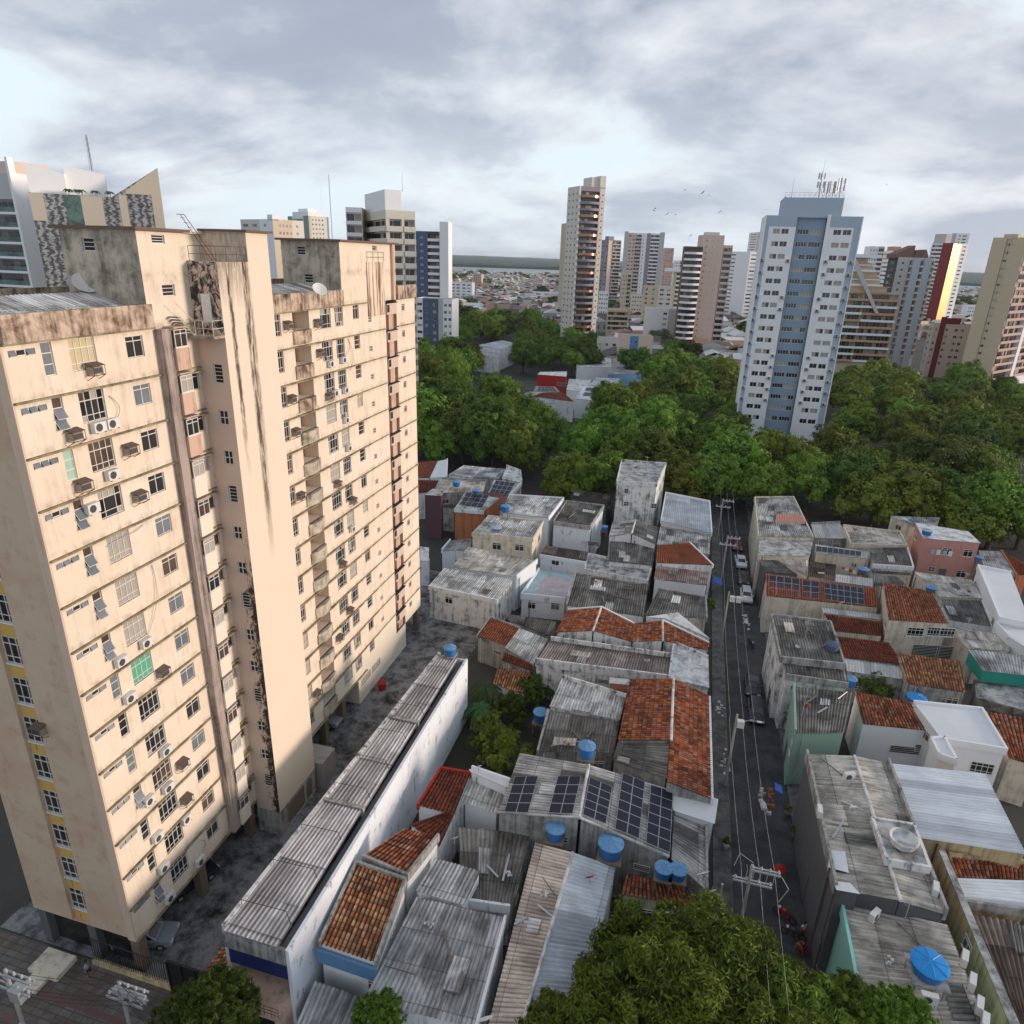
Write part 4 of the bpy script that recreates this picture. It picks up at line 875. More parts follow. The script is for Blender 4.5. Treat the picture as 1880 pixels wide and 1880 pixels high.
# --- tall tower with bowed copper balconies
tower('apartment_tower', 'tallest slender tower in the centre with bowed brown balconies and cream flanks', (1064.5, 341, 338), 38, 1043, 1112, 3.0,
    [(0, 1, 't_cream', 'win', {'cols': ((.12, .22), (.45, .55), (.78, .88)), 'h': 1.1, 'st': ('plain',)})],
    [(0, .06, 't_cream', 'blank', {}), (.06, .80, 't_lilac', 'balc', {'bm': 't_lilac', 'bm2': 'bronze', 'alt': 3, 'out': 1.0, 'bow': 2.2, 'bh': 1.15, 'rec': 1.4}), (.80, 1, 't_cream', 'win', {'cols': ((.4, .7),), 'h': .8, 'st': ('plain',)})],
    't_cream', [(.5, .95, .1, .8, 4.5, 't_cream'), (.78, 1.0, .0, .4, 5.2, 't_cream')], top=2.0)
tower('apartment_tower', 'plain cream slab tower directly behind the slender central tower', (1046, 409, 520), 30, 1031, 1062, 3.0,
    [(0, 1, 't_tan', 'blank', {})], [(0, 1, 't_cream', 'win', {'cols': ((.15, .3), (.45, .6), (.75, .9)), 'h': 1.1, 'st': ('plain',)})], 't_cream')
tower('apartment_tower', 'purplish grey high-rise just right of the slender central tower', (1118, 440, 640), 45, 1104, 1141, 3.1,
    [(0, 1, 't_lilac', 'win', {'cols': ((.1, .4), (.6, .9))})], [(0, .3, 't_pinkcream', 'blank', {}), (.3, 1, 't_lilac', 'balc', {'bm': 't_gray', 'out': .8, 'bh': .9})], 't_lilac', [(0, .4, 0, .5, 3, 't_lilac')])
tower('apartment_tower', 'white high-rise framed with a grey band around its top and sides', (1147, 427, 610), 6, None, 1221, 3.1,
    None,
    [(0, .10, 't_gray', 'blank', {'off': .6, 'up': 1}), (.10, .28, 't_pinkcream', 'win', W3((.1, .45), (.6, .9))), (.28, .44, 't_white', 'balc', {'out': .9, 'bm': 't_pinkcream'}), (.44, .56, 't_white', 'win', W3((.3, .5))), (.56, .66, 't_lilac', 'blank', {}), (.66, .88, 't_white', 'balc', {'out': .9, 'bm': 't_white'}), (.88, 1, 't_gray', 'blank', {'off': .6, 'up': 1})], 't_white', b=14)
tower('apartment_tower', 'small pinkish tower peeking out right of the framed white high-rise', (1220, 455, 850), 10, 1214, 1238, 3.1,
    [(0, 1, 't_pinkcream', 'blank', {})], [(0, 1, 't_salmon', 'win', W3((.1, .25), (.4, .55), (.7, .85)))], 't_salmon')
tower('apartment_block', 'beige block with a flat overhanging white top slab left of the round balcony tower', (1237, 497, 480), 0, 1208, 1256, 3.0,
    None, [(0, .3, 't_tan', 'blank', {}), (.3, 1, 't_beige', 'balc', {'out': .8, 'bm': 't_white'})], 't_beige', [(-.9, 1.05, -.1, 1.0, 1.4, 't_white')], b=14, top=1)
tower('apartment_block', 'pale yellow block below the framed white high-rise', (1182, 524, 470), 4, None, 1238, 3.0,
    None, [(0, .5, 't_beige', 'win', W3((.15, .3), (.6, .75))), (.5, 1, 't_cream', 'win', W3((.1, .35), (.55, .8)))], 't_beige', b=12)
tower('apartment_tower', 'pinkish tower with rounded dark balconies on its left side', (1292, 431, 362), 14, 1291, 1331, 3.1,
    None, [(0, .28, 't_pinkcream', 'win', {'cols': ((.55, .8),), 'h': .9, 'st': ('plain',)}), (.28, 1, 't_pinkcream', 'win', {'cols': ((.25, .3), (.6, .65)), 'h': .7, 'st': ('plain',)})],
    't_pinkcream', [(.2, .8, .2, .8, 1.5, 't_cream')], b=12)
T, P, dR, dB, a, bb, zt, zf = tower('apartment_tower_wing', 'stack of rounded balconies with pale bands forming the left wing of the pinkish tower', (1258, 452, 358), 8, 1257, 1291, 3.1,
    None, [(0, 1, 't_brown', 'balc', {'bm': 't_white', 'out': .8, 'bow': 2.4, 'bh': 1.1, 'rec': 1.6})], 't_brown', b=10, top=.6)
tower('apartment_tower_wing', 'grey right wing with dark recesses of the pinkish tower', (1330, 450, 366), 10, 1329, 1346, 3.1,
    None, [(0, 1, 't_pinkcream', 'balc', {'bm': 't_gray', 'out': .2, 'bh': 1.2})], 't_gray', b=12)
tower('apartment_tower', 'bright white tower between the pinkish tower and the blue and white tower', (1378, 462, 560), 35, 1343, 1402, 3.1,
    [(0, .3, 't_white', 'win', W3((.1, .9))), (.3, 1, 't_white', 'blank', {})], [(0, 1, 't_white', 'win', W3((.1, .5)))], 't_white')
tower('apartment_tower', 'salmon topped tower far behind the bright white tower', (1392, 426, 880), 20, 1376, 1410, 3.1,
    [(0, 1, 't_white', 'win', W3((.2, .9)))], [(0, 1, 't_salmon', 'win', W3((.1, .3), (.5, .7)))], 't_salmon')
for x, y, dep, xr, c1, c2, lab in [(1165, 470, 700, 1180, 't_cream', 't_white', 'slim cream tower squeezed left of the framed white high-rise'), (1238, 478, 760, 1256, 't_white', 't_gray', 'narrow white tower between the pinkish pair in the far skyline'), (1343, 470, 640, 1360, 't_pinkcream', 't_white', 'narrow pale pink tower hidden behind the bright white tower'), (1598, 452, 480, 1625, 't_white', 't_beige', 'white tower rising behind the terraced tower'), (1666, 470, 560, 1690, 't_pinkcream', 't_gray', 'pinkish tower behind the gabled grey tower'), (1778, 560, 640, 1800, 't_white', 't_salmon', 'low pale tower right of the gold striped tower'), (1143, 500, 520, 1160, 't_beige', 't_cream', 'stubby beige tower at the foot of the framed white high-rise')]:
    tower('apartment_tower', lab, (x, y, dep), 6, None, xr, 3.1, None, [(0, .6, c1, 'win', W3((.1, .28), (.4, .6), (.72, .9))), (.6, 1, c2, 'balc', {'bm': c1, 'out': .7, 'bh': 1.0})], c1, b=12)
# --- right hand group
T, P, dR, dB, a, bb, zt, zf = tower('apartment_tower', 'terraced apartment tower with white and orange balcony bands behind the blue and white tower', (1536, 535, 318), 6, 1535, 1652, 3.1,
    None, [(0, .45, 't_beige', 'balc', {'bm': 't_white', 'bm2': 't_orange', 'alt': 3, 'out': 1.6, 'bh': 1.0, 'rec': 1.6}), (.45, 1, 't_beige', 'balc', {'bm': 't_white', 'bm2': 't_orange', 'alt': 2, 'out': 1.2, 'bh': 1.0, 'rec': 1.6})], 't_beige', b=16, top=.4)
for i, (f0, f1, h0) in enumerate(((0, .8, 0), (0, .68, 3.1), (0, .62, 6.2), (.05, .55, 9.3), (.1, .45, 12.4))):
    mb = MB(); c4 = [P + dR * a * x + dB * y for x, y in ((f0, 1.0 + i), (f1, 1.0 + i), (f1, 12), (f0, 12))]
    mb.hexa([(v.x, v.y, zt - .4 + h0) for v in c4], [(v.x, v.y, zt + 2.7 + h0) for v in c4]); mb.build('setback_storey', M['t_beige'], T)
    mb = MB(); c4 = [P + dR * a * x + dB * y for x, y in ((f0, -.4 + i), (f1 + .03, -.4 + i), (f1 + .03, -.1 + i), (f0, -.1 + i))]
    mb.hexa([(v.x, v.y, zt - .4 + h0) for v in c4], [(v.x, v.y, zt + .6 + h0) for v in c4]); mb.hexa([(v.x, v.y, zt + 2.3 + h0) for v in c4], [(v.x, v.y, zt + 2.8 + h0) for v in c4]); mb.build('terrace_parapet', M['t_white' if i % 2 else 't_orange'], T)
mb = MB(); A = P + dR * a * .18 - dB * .6; B = P + dR * a * .66 - dB * 1.8
mb.hexa([(A.x, A.y, zt + 12), (B.x, B.y, zt - 9), (B.x + .6, B.y + .1, zt - 9), (A.x + .6, A.y + .1, zt + 12)], [(A.x, A.y + .5, zt + 14), (B.x, B.y + .5, zt - 9), (B.x + 1.6, B.y + .5, zt - 9), (A.x + 1.2, A.y + .5, zt + 14)]); mb.build('sloping_fin', M['t_gray'], T)
mb = MB(); c4 = [P + dR * a * x + dB * y for x, y in ((.1, 2), (.62, 2), (.62, 10), (.1, 10))]; mb.hexa([(v.x, v.y, zt + 15) for v in c4], [(v.x, v.y, zt + 16.5) for v in c4]); mb.build('rooftop_block', M['t_white'], T)
tower('apartment_tower', 'brown tower with small white windows just left of the gabled grey tower', (1641, 460, 520), 15, 1620, 1662, 3.1,
    [(0, 1, 't_white', 'win', W3((.2, .8)))], [(0, 1, 't_brown', 'blank', {})], 't_pinkcream', [(.2, .8, .2, .8, 3, 't_orange')])
T, P, dR, dB, a, bb, zt, zf = tower('apartment_tower', 'grey tower with dark brown gabled top and vertical rows of small balconies', (1650, 472, 330), 16, 1632, 1718, 3.05,
    [(0, 1, 't_dark', 'win', W3((.2, .7)))],
    [(0, .32, 't_gray', 'win', {'cols': ((.18, .24), (.38, .58), (.8, .84)), 'h': 1.1, 'st': ('plain', 'half')}), (.32, .40, 't_pinkcream', 'balc', {'bm': 't_gray', 'out': .7, 'bh': .9}), (.40, .60, 't_bluegray', 'blank', {'off': .8}), (.60, .70, 't_pinkcream', 'balc', {'bm': 't_pinkcream', 'out': .9, 'bh': .9}), (.70, .90, 't_bluegray', 'blank', {'off': .8}), (.90, 1, 't_cream', 'balc', {'bm': 't_pinkcream', 'out': .9})], 't_gray')
for f0, f1, h, hd in ((-.1, .42, 5.5, 0), (.42, .62, 3.5, 1), (.62, .86, 3.8, 1)):
    mb = MB(); A = P + dR * a * f0 + dB * 1; B = P + dR * a * f1 + dB * 1; A2, B2 = A + dB * (bb - 2), B + dB * (bb - 2)
    if hd: Mx, M2 = (A + B) / 2, (A2 + B2) / 2; tops = [A, Mx, B]; mb.face([(A.x, A.y, zt - .5), (B.x, B.y, zt - .5), (Mx.x, Mx.y, zt + h)]); mb.face([(A.x, A.y, zt - .5), (Mx.x, Mx.y, zt + h), (M2.x, M2.y, zt + h), (A2.x, A2.y, zt - .5)]); mb.face([(Mx.x, Mx.y, zt + h), (B.x, B.y, zt - .5), (B2.x, B2.y, zt - .5), (M2.x, M2.y, zt + h)])
    else: mb.hexa([(A.x, A.y, zt - .5), (B.x, B.y, zt - .5), (B2.x, B2.y, zt - .5), (A2.x, A2.y, zt - .5)], [(A.x, A.y, zt + 1.2), (B.x, B.y, zt + h), (B2.x, B2.y, zt + h), (A2.x, A2.y, zt + 1.2)])
    mb.build('gabled_top', M['t_brown'], T)
tower('apartment_tower', 'white and maroon tower with a gold reflecting glass strip down its right edge', (1750, 446, 560), 38, 1712, 1780, 3.1,
    [(0, .55, 't_white', 'balc', {'bm': 't_white', 'out': 1.0}), (.55, 1, 't_maroon', 'blank', {'off': .6})], [(0, .5, 't_maroon', 'glass', {'gm': 'gold', 'off': .6}), (.5, 1, 't_white', 'win', W3((.3, .7)))], 't_white', [(0, .35, .4, .95, 7, 't_gray')])
tower('apartment_tower', 'pale slim tower top behind the gold striped tower', (1757, 428, 700), 12, 1748, 1781, 3.1, [(0, 1, 't_gray', 'blank', {})], [(0, 1, 't_white', 'win', W3((.2, .35), (.5, .8)))], 't_white')
T, P, dR, dB, a, bb, zt, zf = tower('apartment_tower', 'tan slab tower at the right edge with a gridded pink and white face', (1888, 436, 272), 52, 1824, 1990, 3.1,
    [(0, .42, 't_tan', 'blank', {}), (.42, .56, 't_tan', 'win', {'cols': ((.1, .85),), 'h': 1.1, 'off': -.3}), (.56, .8, 't_tan', 'win', {'cols': ((.15, .25), (.5, .58)), 'h': 1.0, 'st': ('plain',)}), (.8, 1, 't_tan', 'blank', {})],
    [(0, .3, 't_white', 'balc', {'bm': 't_salmon', 'out': .5}), (.3, .35, 't_white', 'blank', {'off': .7}), (.35, .65, 't_white', 'balc', {'bm': 't_salmon', 'out': .5}), (.65, .7, 't_white', 'blank', {'off': .7}), (.7, 1, 't_white', 'balc', {'bm': 't_salmon', 'out': .5})], 't_tan', [(.0, .4, .3, .7, 1.3, 't_beige')])
tower('apartment_block', 'cream eight storey block with maroon stripes below the gold striped tower', (1716, 594, 322), 4, 1708, 1790, 3.1,
    [(0, 1, 't_cream', 'win', W3((.3, .6)))],
    [(0, .14, 't_pinkcream', 'win', W3((.3, .7))), (.14, .28, 't_maroon', 'blank', {'off': .3, 'up': 3.2}), (.28, 1, 't_pinkcream', 'win', {'cols': ((.05, .14), (.35, .47), (.55, .67), (.9, .98)), 'st': ('plain', 'half')})], 't_pinkcream', [(.3, .65, .1, .6, 2.6, 't_maroon')])
# --- left hand group, behind the cream tower
M['greenglass'] = glassmat('green_balcony_glass', (0.05, 0.10, 0.09), .2)
T, P, dR, dB, a, bb, zt, zf = tower('apartment_tower', 'white terrace tower with green glass balconies at the left edge of the photo', (-70, 318, 150), 0, None, 29, 3.05,
    None, [(0, .96, 't_gray', 'balc', {'bm': 't_white', 'out': 1.1, 'bh': .5, 'rec': 1.9}), (.96, 1, 't_white', 'blank', {'off': 1.5, 'up': 3})], 't_white', [(.1, .9, .1, .8, 2.5, 't_pinkcream')], b=12, top=5.0)
for k in range(7):
    mb = MB(); mb.box(P.x + 1.0, P.y - 1.02, zf[k] + .36, P.x + a * .93, P.y - .98, zf[k] + 1.35); mb.build('glass_balustrade', M['greenglass'], T)
P0 = Vector(atw(52, 353, 132)); zt = P0.z
def xat(Pb, d, X):
    X = (X - 940) / FPX; q = Pb - CAMP; return (X * q.dot(cF) - q.dot(cR)) / (d.dot(cR) - X * d.dot(cF))
al = RAD(43); d = Vector((math.cos(al), math.sin(al), 0)); nB = Vector((-math.sin(al), math.cos(al), 0))
s1, s2 = xat(P0, d, 205), xat(P0, d, 297)
T = empty('office_building', (P0.x + d.x * s2 / 2, P0.y + d.y * s2 / 2, 0), 'mirror clad office block with a rising wedge and small palms on its terrace', 'building')
zw = zt + 9.2 * 1.0
mb = MB(); Q = lambda s_, b_, z: (P0.x + d.x * s_ + nB.x * b_, P0.y + d.y * s_ + nB.y * b_, z)
mb.m = 0; mb.face([Q(0, 0, 0), Q(s1, 0, 0), Q(s1, 0, zt), Q(0, 0, zt)]); mb.face([Q(s1, 0, 0), Q(s2, 0, 0), Q(s2, 0, zt + 6.0), Q(s1, 0, zt)])
mb.m = 2; mb.face([Q(s2, 0, 0), Q(s2, 14, 0), Q(s2, 14, zt + 6), Q(s2, 0, zt + 6)]); mb.face([Q(s1, 0, zt), Q(s2, 0, zt + 6.), Q(s2, 1.2, zt + 6.), Q(s1, 1.2, zt)]); mb.face([Q(0, 0, zt - .6), Q(s2, 0, zt - .6), Q(s2, 14, zt - .6), Q(0, 14, zt - .6)]); mb.face([Q(0, 0, 0), Q(0, 14, 0), Q(0, 14, zt), Q(0, 0, zt)]); mb.face([Q(s1, 1.2, zt - .6), Q(s2, 1.2, zt - .6), Q(s2, 1.2, zt + 6), Q(s1, 1.2, zt)])
mb.build('wall', [M['mirror'], M['mirror_tan'], M['t_beige']], T)
mb = MB(); o = lambda f0, f1, z0, z1, z2=None: mb.face([Q(s2 * f0, -.08, z0), Q(s2 * f1, -.08, z0), Q(s2 * f1, -.08, z2 if z2 else z1), Q(s2 * f0, -.08, z1)])
o(.37, .53, 4, zt - .05); o(.0, .10, zt - 5, zt - .05); o(.92, 1.0, 4, zt + 4.8, zt + 5.9); o(.72, .92, zt + .8, zt + 1.3, zt + 4.7); o(.66, .72, zt - 12, zt + .5)
mb.build('tan_panels', M['mirror_tan'], T)
mb = MB(); o(.25, .37, 10, zt - .05); mb.build('grey_panels', M['greenglass'], T)
mb = MB(); mb.hexa([Q(0, 3, zt - .6), Q(s1 * .45, 3, zt - .6), Q(s1 * .45, 12, zt - .6), Q(0, 12, zt - .6)], [Q(0, 3, zt + 5.3), Q(s1 * .45, 3, zt + 3.9), Q(s1 * .45, 12, zt + 3.9), Q(0, 12, zt + 5.3)])
mb.hexa([Q(s1 * .45, 4, zt - .6), Q(s1 * .95, 4, zt - .6), Q(s1 * .95, 12, zt - .6), Q(s1 * .45, 12, zt - .6)], [Q(s1 * .45, 4, zt + 5.6), Q(s1 * .95, 4, zt + 4.3), Q(s1 * .95, 12, zt + 4.3), Q(s1 * .45, 12, zt + 5.6)])
mb.build('white_penthouse', M['t_white'], T)
PALMTERR = [Q(s1 * f, .9, zt - .6) for f in (.47, .58, .63, .8, .98)]
antenna(Q(s1 * .8, 5, 0)[0], Q(s1 * .8, 5, 0)[1], zt + 5, 6.5, 'lattice', 'lattice aerial on the white penthouse of the mirror clad block')
tower('apartment_tower', 'cream tower with stepped top between the two stained penthouses of the big block', (500, 402, 300), 66, 441, 557, 3.05,
    [(0, .6, 't_cream', 'win', {'cols': ((.12, .4), (.6, .85)), 'st': ('plain', 'half', 'curt')}), (.6, 1, 't_white', 'win', W3((.3, .5)))],
    [(0, .15, 't_beige', 'blank', {}), (.15, .62, 't_beige', 'win', W3((.08, .2), (.32, .44), (.56, .68), (.8, .92))), (.62, 1, 't_cream', 'win', W3((.3, .5)))], 't_cream', [(.0, .3, .0, .15, 1.8, 't_white')])
T, P, dR, dB, a, bb, zt, zf = tower('office_tower', 'cream and teal tower with a stepped white crown and thin mast', (566, 396, 500), 62, 528, 603, 3.1,
    [(0, .2, 't_green', 'blank', {}), (.2, .75, 't_white', 'win', W3((.0, .95))), (.75, 1, 't_green', 'blank', {})],
    [(0, .12, 't_tan', 'blank', {}), (.12, .9, 't_cream', 'win', W3((.05, .14), (.26, .35), (.47, .56), (.68, .77))), (.9, 1, 't_green', 'blank', {})], 't_green', [(.1, .85, .1, .85, 3.0, 't_white'), (.25, .7, .25, .7, 5.2, 't_white')])
antenna((P + dR * a / 2).x, (P + dR * a / 2).y + 5, zt + 5, 17, 'whip', 'thin mast on the stepped crown of the cream and teal tower')
q = atw(612, 470, 420); antenna(q.x, q.y, q.z - 3, 48, 'lattice', 'tall lattice mast standing between the teal tower and the balcony tower')
T, P, dR, dB, a, bb, zt, zf = tower('apartment_tower', 'cream tower with long dark balcony bands and a white battlemented rooftop block', (708, 385, 178), 40, 650, 762, 3.05,
    [(0, 1, 't_cream', 'balc', {'bm': 't_cream', 'out': .5, 'bh': 1.35, 'rec': 1.0})], [(0, .55, 't_cream', 'balc', {'bm': 't_cream', 'out': .5, 'bh': 1.35, 'rec': 1.0}), (.55, .60, 't_cream', 'blank', {}), (.60, 1, 't_cream', 'balc', {'bm': 't_cream', 'out': .5, 'bh': 1.35, 'rec': 1.0})], 't_cream', [(.05, .60, .05, .65, 5.0, 't_white')], top=2.0)
antenna((P + dR * 3).x, (P + dR * 3).y + 4, zt + 5, 4.5, 'whip', 'thin aerial above the battlemented rooftop block')
tower('apartment_tower_wing', 'mustard topped wing with white balconies on the left of the dark banded tower', (634, 380, 190), 20, None, 664, 3.05,
    None, [(0, 1, 't_white', 'balc', {'bm': 't_white', 'out': .4, 'bh': .9})], 't_mustard', b=10, top=1.2)
tower('apartment_tower', 'navy tower with white balcony bands just right of the big block', (763, 424, 330), 5, None, 808, 3.1,
    None, [(0, .5, 't_navy', 'win', {'cols': ((.35, .6),), 'h': .9, 'st': ('curt',)}), (.5, .97, 't_dark', 'balc', {'bm': 't_white', 'out': .6, 'bh': 1.25}), (.97, 1, 't_white', 'blank', {})], 't_navy', b=14)
tower('lift_tower', 'tall blank white slab on the right of the navy tower', (807, 407, 322), 5, None, 823, 3.1, None, [(0, 1, 't_white', 'blank', {})], 't_white', b=7)
tower('apartment_block', 'navy and white lower wing in front of the navy tower', (764, 547, 312), 5, None, 830, 3.1,
    None, [(0, .18, 't_white', 'win', W3((.1, .9))), (.18, .62, 't_navy', 'win', W3((.15, .3), (.65, .85))), (.62, .75, 't_gray', 'blank', {}), (.75, 1, 't_white', 'win', W3((.1, .4), (.6, .9)))], 't_white', b=12)
# ================================================================== TREES
M['leaf_mango'] = leafmat('mango_leaves', (0.062, 0.145, 0.014), (0.165, 0.265, 0.022), (0.34, 0.42, 0.06))
M['leaf_dark'] = leafmat('dark_leaves', (0.038, 0.095, 0.012), (0.100, 0.185, 0.020), (0.22, 0.30, 0.05))
M['leaf_yel'] = leafmat('yellowish_leaves', (0.11, 0.18, 0.02), (0.23, 0.28, 0.028), (0.36, 0.40, 0.06))
M['leaf_palm'] = leafmat('palm_leaves', (0.03, 0.075, 0.02), (0.05, 0.11, 0.03), (0.09, 0.14, 0.04))
def crown(name, rx, rz, nl, nleaf, ls, mat, seed, low=-.5, slim=1.0, hang=0.0, core=.74, lr=(.20, .36)):
    """crown of leafy clumps: lobes spread over an uneven dome, leaf-sized faces spread through each lobe's outer shell"""
    r = random.Random(seed); mb = MB(); L = []
    for i in range(nl):
        th = r.uniform(0, 2 * math.pi); ph = math.asin(r.uniform(low, 1)); q = r.uniform(.50, .86) if lr[1] > .3 else r.uniform(.66, .95)
        c = Vector((math.cos(th) * math.cos(ph) * rx * q, math.sin(th) * math.cos(ph) * rx * q, math.sin(ph) * rz * q)); L.append((c, r.uniform(*lr) * rx))
    L.append((Vector((0, 0, 0)), rx * .55))
    for c, R in L:                                       # inner branches-and-leaf mass, buried in leaves
        n = 7; i0 = len(mb.v); k_ = core * R
        for j in range(1, 5):
            a = math.pi * j / 5
            for k in range(n): b = 2 * math.pi * k / n + j; w = k_ * r.uniform(.75, 1.05); mb.v.append((c.x + w * math.sin(a) * math.cos(b), c.y + w * math.sin(a) * math.sin(b), c.z + w * math.cos(a) * .85))
        for j in range(3):
            for k in range(n):
                o = i0 + j * n; mb.f.append((o + k, o + n + k, o + n + (k + 1) % n, o + (k + 1) % n)); mb.uv.append([(0, 0)] * 4); mb.mi.append(0)
        mb.f.append(tuple(i0 + k for k in range(n))); mb.uv.append([(0, 0)] * n); mb.mi.append(0); mb.f.append(tuple(i0 + 3 * n + k for k in reversed(range(n)))); mb.uv.append([(0, 0)] * n); mb.mi.append(0)
    tot = sum(R * R for _, R in L)
    for c, R in L:
        m_ = int(nleaf * R * R / tot); ns = max(3, m_ // 28)
        subs = []
        for _ in range(ns):                              # sprigs
            v = Vector((r.gauss(0, 1), r.gauss(0, 1), r.gauss(.25, 1))).normalized(); subs.append((c + v * R * r.uniform(.80, 1.08), v))
        for _ in range(m_):
            sp, v = r.choice(subs); P = sp + Vector((r.gauss(0, 1), r.gauss(0, 1), r.gauss(0, .8))) * R * .16
            d = (P - c); d = (d.normalized() if d.length > 1e-3 else v) + Vector((r.uniform(-.6, .6), r.uniform(-.6, .6), r.uniform(-.3, .7) - hang)); d.normalize()
            t1 = d.cross(Vector((r.uniform(-1, 1), r.uniform(-1, 1), r.uniform(-1, 1)))).normalized(); t2 = d.cross(t1)
            w, l = ls * r.uniform(.5, 1.0) * slim, ls * r.uniform(.8, 1.5)
            i = len(mb.v)
            mb.v += [tuple(P - t2 * l * .5), tuple(P + t1 * w * .5), tuple(P + t2 * l * .5 - d * l * .15), tuple(P - t1 * w * .5)]
            mb.f.append((i, i + 1, i + 2, i + 3)); mb.uv.append([(0, 0)] * 4); mb.mi.append(0)
    o = mb.build(name, mat, org=(0, 0, 0)); me = o.data; bpy.data.objects.remove(o); return me
def trunkmesh(h, r0, spread, seed):
    r = random.Random(seed); mb = MB(); lean = Vector((r.uniform(-.4, .4), r.uniform(-.4, .4), 0)); top = Vector((0, 0, h * .5)) + lean
    mb.tube((0, 0, 0), top, r0, 8, r0 * .75)
    for i in range(6):
        a = i * 1.05 + r.uniform(-.3, .3); q = top + Vector((math.cos(a) * spread * .35, math.sin(a) * spread * .35, h * .22)); mb.tube(top, q, r0 * .5, 6, r0 * .32)
        for j in range(2): b = a + r.uniform(-.6, .6); mb.tube(q, q + Vector((math.cos(b) * spread * .35, math.sin(b) * spread * .35, h * .2)), r0 * .3, 5, r0 * .1)
    o = mb.build('trunk', M['bark'], org=(0, 0, 0)); me = o.data; bpy.data.objects.remove(o); return me
CR = {}
for k, (mt, ls, nl, n) in enumerate([('leaf_mango', .44, 30, 14000), ('leaf_mango', .42, 34, 15000), ('leaf_dark', .44, 28, 14000), ('leaf_yel', .42, 26, 13000), ('leaf_dark', .42, 36, 15000), ('leaf_mango', .44, 24, 13000)]):
    CR[k] = crown('crown', 6.5, (4.6, 5.4, 4.2, 5.2, 5.6, 4.4)[k], nl, n, ls, M[mt], 40 + k)
TK = [trunkmesh(9, .38, 6, 1), trunkmesh(10, .45, 6.5, 5)]
TL = {'leaf_mango': 'broad mid green tree', 'leaf_dark': 'dense dark green tree', 'leaf_yel': 'yellowish green tree'}
def tree(P, s, k, hs=1.0, label=None, group='trees of the park and avenue', h=8.6):
    t_ = empty('broadleaf_tree', (P[0], P[1], 0), label or (TL[CR[k].materials[0].name.replace('mango_leaves', 'leaf_mango').replace('dark_leaves', 'leaf_dark').replace('yellowish_leaves', 'leaf_yel')] + ' merging into the leafy canopy of the park and avenue'), 'tree', group)
    c = put('crown', CR[k], t_, (0, 0, h * s * hs), random.uniform(0, 6.28), False); c.scale = (s, s, s * hs)
    q = put('trunk', TK[k % 2], t_, (0, 0, 0), random.uniform(0, 6.28), False); q.scale = (s, s, s * hs); return t_
def inpoly(x, y, poly):
    c = False; n = len(poly)
    for i in range(n):
        x1, y1 = poly[i]; x2, y2 = poly[(i + 1) % n]
        if (y1 > y) != (y2 > y) and x < (x2 - x1) * (y - y1) / (y2 - y1) + x1: c = not c
    return c
# stretches of canopy as surveyed on the photograph (tops of crowns); cleared areas keep their buildings
CAN = [[(755, 585), (835, 598), (900, 560), (975, 560), (1030, 600), (1050, 630), (1010, 660), (1040, 700), (960, 690), (955, 640), (900, 618), (850, 655), (860, 690), (930, 705), (900, 735), (1035, 760), (1110, 735), (1240, 770), (1350, 760), (1360, 860), (1260, 900), (1120, 905), (1010, 905), (960, 870), (850, 830), (755, 860)],
       [(1060, 600), (1130, 598), (1135, 640), (1090, 690), (1040, 690), (1010, 650)], [(1110, 700), (1190, 690), (1200, 650), (1240, 620), (1350, 690), (1360, 780), (1240, 770), (1185, 745), (1110, 740)],
       [(1200, 640), (1260, 640), (1300, 660), (1360, 690), (1360, 740), (1210, 740)],
       [(1245, 800), (1380, 795), (1545, 795), (1530, 670), (1590, 660), (1640, 690), (1760, 670), (1900, 690), (1900, 985), (1780, 985), (1610, 935), (1540, 960), (1480, 950), (1440, 900), (1350, 910), (1250, 905)]]
NOGO = [[(865, 620), (955, 620), (955, 680), (865, 680)], [(975, 680), (1065, 680), (1110, 705), (1110, 745), (1000, 765), (925, 740)], [(1085, 605), (1200, 605), (1205, 700), (1090, 690)], [(1340, 380), (1560, 380), (1540, 800), (1340, 800)]]
rt = random.Random(21); TREES = []
for x, y in [(795, 800), (850, 790), (905, 805), (955, 815), (1000, 790), (1050, 870), (1065, 815), (1105, 870), (1155, 830), (1205, 835), (1255, 865), (1300, 870), (1340, 845), (1400, 870), (1445, 840), (1490, 868), (1560, 880), (1610, 900), (1665, 905), (1720, 900), (1775, 930), (1835, 930), (1890, 930), (1590, 850), (1700, 860), (1800, 870)]:
    P = at(x, y, 8.5); TREES.append((P.x, P.y))
def ok(x, y, md): return all((x - a) ** 2 + (y - b) ** 2 > md * md for a, b in TREES)
v = 141.0
while v < 520:
    step = 8.6 + (v - 150) * .006; u = -150.0
    while u < 160:
        X, Y_ = u + rt.uniform(-3, 3), v + rt.uniform(-3, 3); q = px((X, Y_, 11.5))
        if -30 < q[0] < 1920 and (Y_ > 151 or X > 18 and Y_ > 143 or X > 44 or X < -40 and Y_ > 148) and any(inpoly(q[0], q[1], p) for p in CAN) and ok(X, Y_, step * (1.16 if Y_ > 185 else 1.0)) and not (9 < X < 32 and 168 < Y_ < 186):
            g = px((X, Y_, 4))
            if not (len(TREES) and any(inpoly(g[0], g[1], p) for p in NOGO[:3]) and Y_ > 215): TREES.append((X, Y_))
        u += step
    v += step * .92
